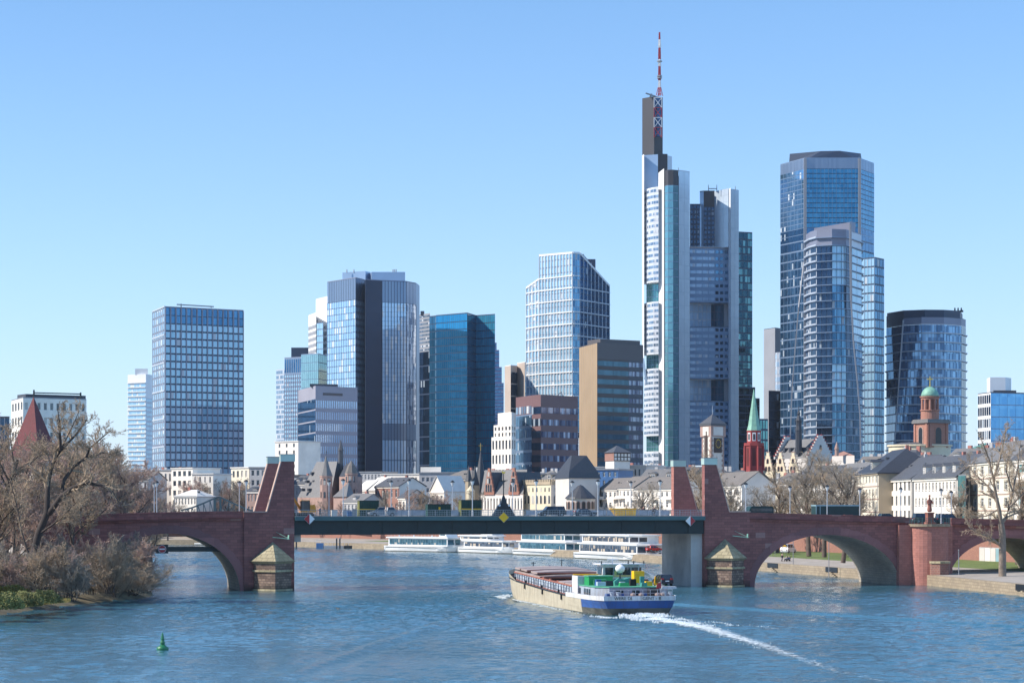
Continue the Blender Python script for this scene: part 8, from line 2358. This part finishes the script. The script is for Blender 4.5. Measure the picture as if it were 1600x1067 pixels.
# aft deckhouse
dh=[(-4.4,3.2),(-3.0,1.4),(4.2,1.4),(4.4,3.0),(4.4,12.8),(-4.4,12.8)]
mb=MB();mb.prism(dh,1.95,3.5);M['dhouse']=streaked('deckhouse_paint',(.36,.42,.50),(.22,.20,.18))
house_=mb.build('deckhouse',M['dhouse'],bg_,world=False)
mb=MB();mb.prism([(x*1.02,y+(-.1 if y<5 else .1)) for x,y in dh],3.501,3.6);mb.build('deckhouse_roof',M['greendeck'],bg_,world=False)
for y in(5.2,6.4,7.6,10.2):
 mb=MB();mb.box(-4.46,-4.402,y,y+.75,2.45,3.2);mb.build('window',M['car_glass'],house_,world=False)
for x in(-2.2,-.2,1.8):
 mb=MB();mb.box(x,x+.9,1.34,1.398,2.5,3.15);mb.build('window',M['car_glass'],house_,world=False)
mb=MB();mb.box(3.2,3.9,1.34,1.398,2.0,3.3);mb.build('door',M['coam'],house_,world=False)
# white companion box with grey side, yellow rail
mb=MB();mb.hexa([(-4.6,11.0,2.0),(-2.6,11.0,2.0),(-2.6,14.0,2.0),(-4.6,14.0,2.0)],[(-4.6,11.0,4.75),(-2.6,11.0,4.55),(-2.6,14.0,4.55),(-4.6,14.0,4.75)]);mb.build('companion_box',M['hull_white'],bg_,world=False)
mb=MB();mb.bar((-4.5,13.9,4.85),(-1.0,13.9,4.85),.1,.16);mb.bar((-4.5,13.2,4.85),(-2.7,13.2,4.8),.1,.1);mb.build('yellow_rail',M['yellow'],bg_,world=False,kind='stuff')
# wheelhouse
mb=MB();mb.hexa([(-1.4,11.5,3.6),(3.6,11.5,3.6),(3.6,14.6,3.6),(-1.4,14.6,3.6)],[(-1.2,11.6,6.2),(3.4,11.6,6.2),(3.4,14.6,6.2),(-1.2,14.6,6.2)]);wh=mb.build('wheelhouse',M['hull_white'],bg_,world=False)
for x in(-.95,.15,1.25,2.45):
 mb=MB();mb.box(x,x+(.98 if x<2 else .75),11.47,11.52,4.85,5.85);mb.build('window',M['g_green' if x==.15 else 'car_glass'],wh,world=False)
mb=MB();mb.box(-1.34,-1.29,12.0,14.2,4.85,5.85);mb.build('window',M['car_glass'],wh,world=False)
mb=MB();mb.box(-1.7,4.0,11.0,15.2,6.21,6.36);mb.build('wheelhouse_roof',M['hull_white'],wh,world=False)
mb=MB();mb.bar((-1.5,11.4,4.72),(3.7,11.4,4.72),.05,.1);mb.build('yellow_line',M['yellow'],wh,world=False)
mb=MB();mb.tube((.2,12.5,6.36),(.2,12.5,7.1),.06,.04,6);mb.bar((-.5,12.5,6.9),(.9,12.5,6.9),.12,.12);mb.build('radar',M['light_metal'],wh,world=False)
mb=MB()
for x in(-1.5,1.9,2.6,3.9):mb.tube((x,11.3,6.3),(x,11.3,6.75),.1,.06,6)
mb.build('roof_lamps',M['dark_metal'],wh,world=False,kind='stuff')
# green locker with pipe frame, satellite dome, crane, tarpaulin, post
mb=MB();mb.box(-3.9,-.9,8.0,10.4,3.61,4.75);lk=mb.build('green_locker',M['greenp'],bg_,world=False)
mb=MB();mb.box(-4.0,-.8,7.9,10.5,4.751,4.85);mb.build('locker_lid',M['greendeck'],lk,world=False)
mb=MB();mb.path([(-3.3,7.85,3.7),(-3.3,7.85,4.35),(-1.8,7.85,4.35),(-1.8,7.85,3.9)],.05,5);mb.build('pipe_frame',M['greendeck'],lk,world=False)
mb=MB();mb.lathe(.35,9.3,[(.12,5.15),(.5,5.4),(.62,5.75),(.5,6.1),(.12,6.35)],16);mb.build('satellite_dome',M['whitepaint'],bg_,world=False,smooth=True)
mb=MB();mb.tube((.35,9.3,3.6),(.35,9.3,5.16),.12,.08,8);mb.build('dome_mast',M['dark_metal'],bg_,world=False)
mb=MB();r_=random.Random(3)
pr_=[(-1.1,.0),(-1.15,.55),(-.6,.95),(.1,.8),(.8,1.0),(1.15,.6),(1.25,0)]
mb.hexa([(x+.1,6.6,3.61+z) for x,z in pr_],[(x*.85+.2,9.0,3.61+z*.9) for x,z in pr_]);mb.build('covered_dinghy',M['tarp'],bg_,world=False)
mb=MB();mb.box(1.4,2.7,6.6,7.8,3.9,5.5);cr_=mb.build('crane_body',M['yellow'],bg_,world=False)
mb=MB();mb.box(1.5,2.6,6.57,6.599,4.5,5.1);mb.build('crane_panel',M['skip_y'],cr_,world=False)
mb=MB();mb.tube((1.75,7.2,5.5),(1.75,7.2,6.0),.16,.12,8);mb.tube((2.35,7.2,5.5),(2.35,7.2,6.0),.16,.12,8);mb.build('exhausts',M['dark_metal'],bg_,world=False,kind='stuff')
mb=MB();mb.bar((2.8,7.5,5.3),(5.0,6.5,4.0),.3,.35);mb.build('crane_arm',M['light_metal'],bg_,world=False)
mb=MB();mb.bar((2.7,8.4,5.6),(4.6,7.0,4.4),.18,.2);mb.build('gangway',M['light_metal'],bg_,world=False)
mb=MB();mb.face([(3.3,4.4,3.7),(4.1,4.4,3.7),(3.4,4.4,4.9)]);mb.hexa([(3.3,4.3,3.7),(4.2,4.3,3.7),(4.1,4.3,3.9),(3.45,4.3,4.9)],[(3.3,4.5,3.7),(4.2,4.5,3.7),(4.1,4.5,3.9),(3.45,4.5,4.9)]);mb.build('crane_bracket',M['yellow'],bg_,world=False)
mb=MB();mb.bar((3.9,4.0,4.1),(5.2,3.0,3.3),.25,.08);mb.build('green_ladder',M['greenp'],bg_,world=False)
mb=MB();mb.box(1.25,1.75,3.0,3.4,2.2,4.9);mb.build('exhaust_post',M['tarp'],bg_,world=False)
mb=MB();mb.box(-4.0,-3.0,3.2,4.0,3.7,4.2);mb.build('deck_cabinet',M['coam'],bg_,world=False)
for x in(-3.2,-2.4,3.3,4.0):
 mb=MB();mb.tube((x,-.3,2.0),(x,-.3,2.95),.19,.19,10);mb.tube((x,-.3,2.951),(x,-.3,3.0),.25,.25,10);mb.build('stern_bollard',M['coam'],bg_,world=False)
for x in(-.6,.4,2.4,3.0):
 mb=MB();mb.lathe(x,-.5,[(.1,2.35),(.32,2.55),(.32,2.75),(.1,2.9)],10);mb.build('mooring_rope',M['hatch'],bg_,world=False)
mb=MB();mb.box(1.6,2.8,.2,1.1,2.0,3.5);mb.build('winch',M['dark_metal'],bg_,world=False)
mb=MB();mb.box(3.4,6.0-.8,1.1,6.6,3.3,3.62);mb.build('car_platform',M['hull_white'],bg_,world=False)
mb=MB();mb.tube((3.0,.2,2.5),(3.0,.0,4.6),.04,.03,5);mb.build('flagstaff',M['light_metal'],bg_,world=False)
mb=MB();mb.hexa([(2.4,.02,3.4),(3.0,.02,3.5),(3.0,.02,4.3),(2.5,.02,4.0)],[(2.4,.06,3.4),(3.0,.06,3.5),(3.0,.06,4.3),(2.5,.06,4.0)]);mb.build('stern_flag',M['redpaint'],bg_,world=False)
mb=MB()
for x in np.arange(-4.0,4.3,.9):mb.tube((x,-.9,2.4),(x,-.9,3.3),.03,.03,4)
for z in(2.85,3.3):mb.tube((-4.0,-.9,z),(4.2,-.9,z),.025,.025,4)
mb.build('stern_railing',M['light_metal'],bg_,world=False,kind='stuff')
for i,(x,y,w_,h_,c) in enumerate([(-2.6,4.6,.9,.7,'dark_metal'),(-1.2,3.4,1.2,.45,'greenp'),(.4,4.6,.8,.9,'tyre'),(2.2,4.2,.9,.6,'yellow'),(-3.4,6.4,.7,.8,'hull_blue'),(2.9,9.2,1.1,.7,'rust'),(-.6,5.6,.7,.5,'light_metal'),(1.2,2.2,.7,.5,'tarp')]):
 mb=MB();mb.frustum([(x,y),(x+w_,y),(x+w_,y+.8),(x,y+.8)],3.605,[(x+.06,y+.05),(x+w_-.06,y+.05),(x+w_-.06,y+.7),(x+.06,y+.7)],3.6+h_);mb.build('deck_gear',M[c],bg_,world=False)
for x,y in((-3.6,-.1),(-1.9,.0),(.9,-.1)):
 mb=MB();mb.lathe(x,y,[(.34,2.05),(.34,2.75),(.3,2.8)],10);mb.build('barrel',M['hull_blue'],bg_,world=False)
# bow gear
for(x,y,h) in((-1.2,52.5,2.0),(2.6,51.0,2.4)):
 mb=MB();mb.tube((x,y,3.4),(x,y,3.6+h),.09,.06,6);mb.bar((x-.35,y,3.4+h),(x+.35,y,3.4+h),.08,.08);mb.build('bow_mast',M['dark_metal'],bg_,world=False)
mb=MB();mb.bar((.2,53,3.6),(1.3,52.6,5.0),.5,.25);mb.build('bow_davit',M['hull_blue'],bg_,world=False)
mb=MB();mb.box(-1.6,1.6,52,53.6,3.5,4.2);mb.build('anchor_winch',M['greenp'],bg_,world=False)
mb=MB();mb.box(-3.0,-2.2,50.6,51.3,3.2,4.0);mb.build('bow_locker',M['greendeck'],bg_,world=False)
BMt=Matrix.Translation(BB)@Matrix.Rotation(BRZ,4,'Z')@Matrix.Diagonal((1.1,1.08,1,1))
cp_=BMt@Vector((4.3,3.9,3.63))
car('black hatchback car standing on the stern deck of the cargo barge',tuple(cp_),BRZ+math.pi/2,(.02,.018,.03),4.2,1.75,1.5,'suv',name='parked_car')

# ------------------------------------------------------------------ river cruisers (x along the deck, bow at +x)
M['ship_white']=mat('ship_white',(.76,.76,.75),.45,0,.06,.5)
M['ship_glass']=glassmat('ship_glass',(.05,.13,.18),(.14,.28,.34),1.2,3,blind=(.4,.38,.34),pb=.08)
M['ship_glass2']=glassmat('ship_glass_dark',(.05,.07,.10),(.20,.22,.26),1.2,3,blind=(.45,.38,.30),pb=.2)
def ship(label,px0,Y0,px1,Y1,wid,hullz,decks,glass='ship_glass',extra=None,roofz=None):
 A,B=P2(px0,Y0),P2(px1,Y1);L=(B-A).length;rz=math.atan2((B-A).y,(B-A).x)
 t=thing('river_cruiser',label,'passenger boat',(A.x,A.y,0),rz)
 mb=MB()
 S=[(0,.88,.0),(L*.04,1,0),(L*.72,1,0),(L*.86,.8,.1),(L*.95,.45,.25),(L,.08,.5)]
 for(x0,w0,s0),(x1,w1,s1) in zip(S[:-1],S[1:]):
  for sg in(0,1):
   y0a,y1a=(wid/2-w0*wid/2,wid/2-w1*wid/2) if sg==0 else(wid/2+w0*wid/2,wid/2+w1*wid/2)
   c=wid/2;bw=lambda y,f:c+(y-c)*f
   xo0,xo1=(x0-(.0 if x0<L*.8 else .8),x1-(.0 if x1<L*.8 else 1.2))
   mb.face([(xo0,bw(y0a,.9),-.3),(xo1,bw(y1a,.8),-.3),(xo1,bw(y1a,.85),.3),(xo0,bw(y0a,.93),.3)],1)
   mb.face([(xo0,bw(y0a,.93),.3),(xo1,bw(y1a,.85),.3),(x1,y1a,hullz+s1),(x0,y0a,hullz+s0)],0)
  mb.face([(x0,wid/2-w0*wid/2,hullz+s0),(x1,wid/2-w1*wid/2,hullz+s1),(x1,wid/2+w1*wid/2,hullz+s1),(x0,wid/2+w0*wid/2,hullz+s0)],0)
 mb.face([(0,wid*.06,-.3),(0,wid*.94,-.3),(0,wid*.94,hullz),(0,wid*.06,hullz)],0)
 mb.build('hull',[M['ship_white'],M['hull_dark']],t,world=False)
 mb=MB();mb.box(L*.02,L*.8,-.08,-.005,hullz-.5,hullz-.38);mb.build('rubbing_strake',M['dark_metal'],t,world=False)
 for i,(z0,z1,f0,f1,n) in enumerate(decks):
  x0,x1=L*f0,L*f1;ins=.35
  poly_=[(x0,ins),(x1-2.0,ins),(x1-.5,wid*.25),(x1,wid*.5),(x1-.5,wid*.75),(x1-2.0,wid-ins),(x0,wid-ins)]
  mb=MB();mb.prism(poly_,z0+.002,z1);dk_=mb.build('deck_cabin',M['ship_white'],t,world=False)
  w_=(x1-2.2-x0-.6)/n
  for k in range(n):
   a=x0+.5+k*w_;mb=MB();mb.box(a+.06,a+w_-.06,ins-.06,ins-.003,z0+.45,z1-.3);mb.build('window',M[glass],dk_,world=False)
  for(xa,ya),(xb,yb) in((poly_[1],poly_[2]),(poly_[2],poly_[3])):
   d=Vector((xb-xa,yb-ya)).normalized();n_=Vector((d.y,-d.x));a=Vector((xa,ya))+d*.15;c=Vector((xb,yb))-d*.15
   mb=MB();mb.prism([a+n_*.005,a+n_*.06,c+n_*.06,c+n_*.005][::-1],z0+.5,z1-.35);mb.build('window',M[glass],dk_,world=False)
  mb=MB();mb.prism([(x0-.8,-.05),(x1-1.5,-.05),(x1+.6,wid*.3),(x1+.9,wid*.5),(x1+.6,wid*.7),(x1-1.5,wid+.05),(x0-.8,wid+.05)],z1+.001,z1+.35);mb.build('deck_edge',M['ship_white'],t,world=False)
  mb=MB()
  if i==len(decks)-1:
   xs=np.arange(x0,x1-2,1.6)
   for x in xs:mb.tube((x,0.05,z1+.35),(x,.05,z1+1.3),.03,.03,4)
   for h in(.65,1.3):mb.tube((x0,.05,z1+h),(x1-2,.05,z1+h),.025,.025,4)
   mb.build('railing',M['ship_white'],t,world=False,kind='stuff')
  else:mb=MB()
 for(x0,x1,z0,z1) in(extra or[]):
  mb=MB();mb.hexa([(L*x0,wid*.2,z0),(L*x1,wid*.2,z0),(L*x1,wid*.8,z0),(L*x0,wid*.8,z0)],[(L*x0+.3,wid*.22,z1),(L*x1-.5,wid*.22,z1),(L*x1-.5,wid*.78,z1),(L*x0+.3,wid*.78,z1)]);wh=mb.build('wheelhouse',M['ship_white'],t,world=False)
  mb=MB();mb.box(L*x0+.5,L*x1-.8,wid*.2-.02,wid*.2+.05,z0+(z1-z0)*.4,z1-.25);mb.build('window',M[glass],wh,world=False)
 for x in(.1,.3,.55):
  mb=MB();mb.lathe(L*x,wid*.5,[(.25,decks[-1][1]+.35),(.25,decks[-1][1]+.8),(.1,decks[-1][1]+.95)],8);mb.build('deck_vent',M['light_metal'],t,world=False)
 return t
ship('long low white river cruiser with tall green windows, leftmost moored boat',598,716,713,692,8.5,1.9,[(1.9,4.4,.07,.93,22)],extra=[(.72,.82,4.75,6.2)])
ship('small white excursion boat with raised wheelhouse, second moored boat from the left',713.5,694,798,668,7,1.7,[(1.7,3.7,.12,.9,13),(4.06,5.3,.05,.62,6)],'ship_glass2',extra=[(.38,.6,5.7,7.2)])
ship('white double decked cruiser with slanting window frames, third moored boat from the left',797.5,662,896,628,9,1.6,[(1.6,4.0,.12,.92,16),(4.36,6.4,.16,.9,12)],'ship_glass')
ship('largest white double decked cruiser with framed windows, rightmost moored boat',893,612,1006,572,9.5,1.8,[(1.8,4.2,.1,.94,22),(4.56,6.6,.14,.84,18)],'ship_glass2')
ship('small white motor yacht moored beyond the left arch',303,826,348,818,4,1.0,[(1.0,2.3,.2,.8,6)],'ship_glass2')
# pontoon and landing stage at the far quay
def pontoon(label,px0,px1,Y,z,m_,rails=True):
 A,B=P2(px0,Y),P2(px1,Y);L=B.x-A.x;t=thing('landing_stage',label,'pontoon',(A.x,Y,0))
 mb=MB();mb.box(0,L,0,4,-.3,z);mb.build('float',M[m_],t,world=False)
 if rails:
  for i in range(int(L/1.5)+1):
   mb=MB();x=i*1.5;mb.tube((x,.1,z),(x,.1,z+1.1),.05,.05,4);mb.build('rail_post',M['light_metal'],t,world=False)
  mb=MB();mb.tube((0,.1,z+1.1),(L,.1,z+1.1),.05,.05,4);mb.build('rail',M['light_metal'],t,world=False)
 return t
pontoon('blue sided landing stage left of the moored cruisers',494,505,770,1.8,'bluewall')
pontoon('pale railed landing pontoon between the blue stage and the stone quay',506,537,768,.9,'grey_render')
pontoon('dark landing pontoon touching the stone quay left of the long cruiser',538,571,764,1.0,'dark_metal')
for px,lab in((526,'dark mooring post left of two by the pale pontoon'),(531,'dark mooring post right of two by the pale pontoon'),(463,'grey mooring post beside the left gateway waterline')):
 t=thing('mooring_post',lab,'post',(PX(px,766),766,0));mb=MB();mb.tube((0,0,-1),(0,0,3.4),.28,.26,8);mb.build('shaft',M['dark_metal'],t,world=False)
 mb=MB();mb.lathe(0,0,[(.32,3.4),(.32,3.6),(.05,3.8)],8);mb.build('cap',M['grey_metal'],t,world=False)

# buoy
Y=214.5;t=thing('green_buoy','green conical channel buoy floating at the lower left','buoy',(PX(254,Y),Y,0))
M['buoy']=mat('buoy_green',(.015,.16,.07),.45,0,.2,2)
mb=MB();mb.lathe(0,0,[(.45,-.3),(.58,0),(.6,.22),(.35,.38),(.22,.5)],18);mb.build('float',M['buoy'],t,world=False,smooth=True)
mb=MB();mb.lathe(0,0,[(.2,.5),(.24,.72),(.15,.95),(.19,1.05),(.15,1.25),(.06,1.62),(.02,1.72)],12);mb.build('topmark',M['buoy'],t,world=False)
# swimming duck
Y=300;t=thing('duck','small dark duck swimming left of the barge wake','duck',(PX(528,Y),Y,0),2.8)
M['duck']=mat('duck_feathers',(.12,.09,.06),.8,0,.3,6)
skinfig('body',[(-.22,0,.1),(-.1,0,.1),(.1,0,.1),(.17,0,.2),(.18,0,.3),(.3,0,.28),(-.32,0,.16)],[(0,1),(1,2),(2,3),(3,4),(4,5),(0,6)],[.09,.12,.1,.045,.06,.02,.03],M['duck'],t,2,1)

# wake: foam flecks as low lumps on the water
def foam_mat():
 m,nt,b=new_mat('white_foam')
 b.inputs['Base Color'].default_value=(.8,.85,.87,1);b.inputs['Roughness'].default_value=.7
 nt.links.new(math_n(nt,'ADD',math_n(nt,'MULTIPLY',ramp(nt,noise(nt,coord(nt),3.0,3),.35,.65),.7),.15),b.inputs['Alpha'])
 return m
M['foam']=foam_mat()
g=random.Random(12);V,F=[],[]
def fleck(x,y,s,h):
 k=len(V);n=5;a0=g.random()*6;el=g.uniform(.7,2.2)
 for i in range(n):
  a=a0+i*6.283/n;V.append((x+math.cos(a)*s*el*g.uniform(.7,1.2),y+math.sin(a)*s*g.uniform(.7,1.3),-.04))
 V.append((x,y,h+.07))
 for i in range(n):F.append((k+i,k+(i+1)%n,k+n))
def track(pts,n,w0,w1,s0,s1,h0,h1,pw=1.0):
 P_=[Vector(p) for p in pts];L=[0]
 for a,b_ in zip(P_[:-1],P_[1:]):L.append(L[-1]+(b_-a).length)
 for i in range(n):
  u=g.random()**pw;t_=u*L[-1]
  for k in range(len(P_)-1):
   if t_<=L[k+1]:q=P_[k].lerp(P_[k+1],(t_-L[k])/(L[k+1]-L[k]));d=(P_[k+1]-P_[k]).normalized();break
  w_=w0+(w1-w0)*u;q=q+Vector((d.y,-d.x))*g.gauss(0,w_)
  cl=math.sin(q.x*1.7+q.y*.9)*math.sin(q.y*.55-q.x*.6)
  if cl<-.15+.25*u:continue
  fleck(q.x,q.y,(s0+(s1-s0)*u)*g.uniform(.5,1.4),(h0+(h1-h0)*u)*g.uniform(.4,1.2))
def wp(px,py):Y=HC*FPX/(py-YH);return(PX(px,Y),Y)
track([(17,284),wp(1020,968),wp(1060,972),wp(1100,979)],3400,1.4,.9,.13,.07,.30,.08,1.5)
track([wp(1060,972),wp(1105,981),wp(1150,996),wp(1200,1012)],700,.7,.8,.07,.04,.1,.03,1.2)
track([wp(1050,965),wp(1120,973),wp(1220,982)],350,.4,.8,.07,.04,.08,.03,1.4)
pside=[BMt@Vector((-5.4,y,0)) for y in(56,50,40,25,10,0)]
track([(p.x-.35,p.y) for p in pside],1300,.2,.35,.07,.04,.1,.03,1.7)
track([wp(800,930),wp(787,931),wp(777,933)],260,.5,.5,.12,.06,.22,.05)
track([wp(925,962),wp(950,965),wp(985,964)],220,.35,.4,.08,.06,.1,.06)
me=bpy.data.meshes.new('wake_foam');me.from_pydata(V,[],F);me.materials.append(M['foam']);me.update()
o=bpy.data.objects.new('wake_foam',me);COL.objects.link(o);tag(o,'white foam churned up behind and beside the barge','foam',kind='stuff')

# soft foam riding on the water: a thin sheet, dense at the stern and thinning out astern
def foam_sheet(pts,w0,w1,lab,th0):
 P_=[Vector(p) for p in pts];Q=[]
 for i in range(len(P_)-1):
  for k in range(12):Q.append(P_[i].lerp(P_[i+1],k/12))
 Q.append(P_[-1]);n=len(Q);V,F,U=[],[],[]
 for i,q in enumerate(Q):
  d=(Q[min(n-1,i+1)]-Q[max(0,i-1)]).normalized();s_=Vector((d.y,-d.x));f=i/(n-1);w_=w0+(w1-w0)*f
  for j in range(9):u=j/4-1;V.append((*(q+s_*w_*u),.13-.05*abs(u)));U.append((u,f))
 for i in range(n-1):
  for j in range(8):F.append((i*9+j,i*9+j+1,i*9+j+10,i*9+j+9))
 me=bpy.data.meshes.new('foam_trail');me.from_pydata(V,[],F);uv=me.uv_layers.new(name='UVMap')
 for l in me.loops:uv.data[l.index].uv=U[l.vertex_index]
 m,nt,b=new_mat('foam_trail');b.inputs['Base Color'].default_value=(.8,.86,.88,1);b.inputs['Roughness'].default_value=.7
 sx=nt.nodes.new('ShaderNodeSeparateXYZ');nt.links.new(coord(nt,'UV'),sx.inputs[0])
 e=math_n(nt,'ADD',math_n(nt,'MULTIPLY',math_n(nt,'POWER',math_n(nt,'ABSOLUTE',sx.outputs[0]),1.6),.5),math_n(nt,'MULTIPLY',sx.outputs[1],.34))
 v=math_n(nt,'SUBTRACT',noise(nt,coord(nt),1.7,6,.8),e)
 nt.links.new(math_n(nt,'MULTIPLY',ramp(nt,v,th0,th0+.2),.9),b.inputs['Alpha'])
 me.materials.append(m);me.update();o=bpy.data.objects.new('foam_trail',me);COL.objects.link(o);tag(o,lab,'foam',kind='stuff')
foam_sheet([(17,284.5),wp(1030,969),wp(1065,974),wp(1105,982),wp(1150,996),wp(1200,1012),wp(1250,1030),wp(1310,1050),wp(1390,1068)],3.0,2.5,'soft thinning foam trail behind the stern of the barge',.21)
foam_sheet([(p.x-.3,p.y) for p in pside],.7,.9,'thin foam line along the port side of the barge',.2)
# ------------------------------------------------------------------ haze
mb=MB();mb.box(-2400,2400,-500,2300,-1.2,330)
hz_m=bpy.data.materials.new('haze_air');hz_m.use_nodes=True;nt=hz_m.node_tree
for n in list(nt.nodes):nt.nodes.remove(n)
ou=nt.nodes.new('ShaderNodeOutputMaterial');pv=nt.nodes.new('ShaderNodeVolumePrincipled')
pv.inputs['Color'].default_value=(.72,.85,1,1);pv.inputs['Density'].default_value=HAZE_D;pv.inputs['Anisotropy'].default_value=0.0
nt.links.new(pv.outputs[0],ou.inputs['Volume'])
if HAZE_D>0:tag(mb.build('haze',hz_m),'thin blue air between the river and the far towers','haze',kind='stuff')
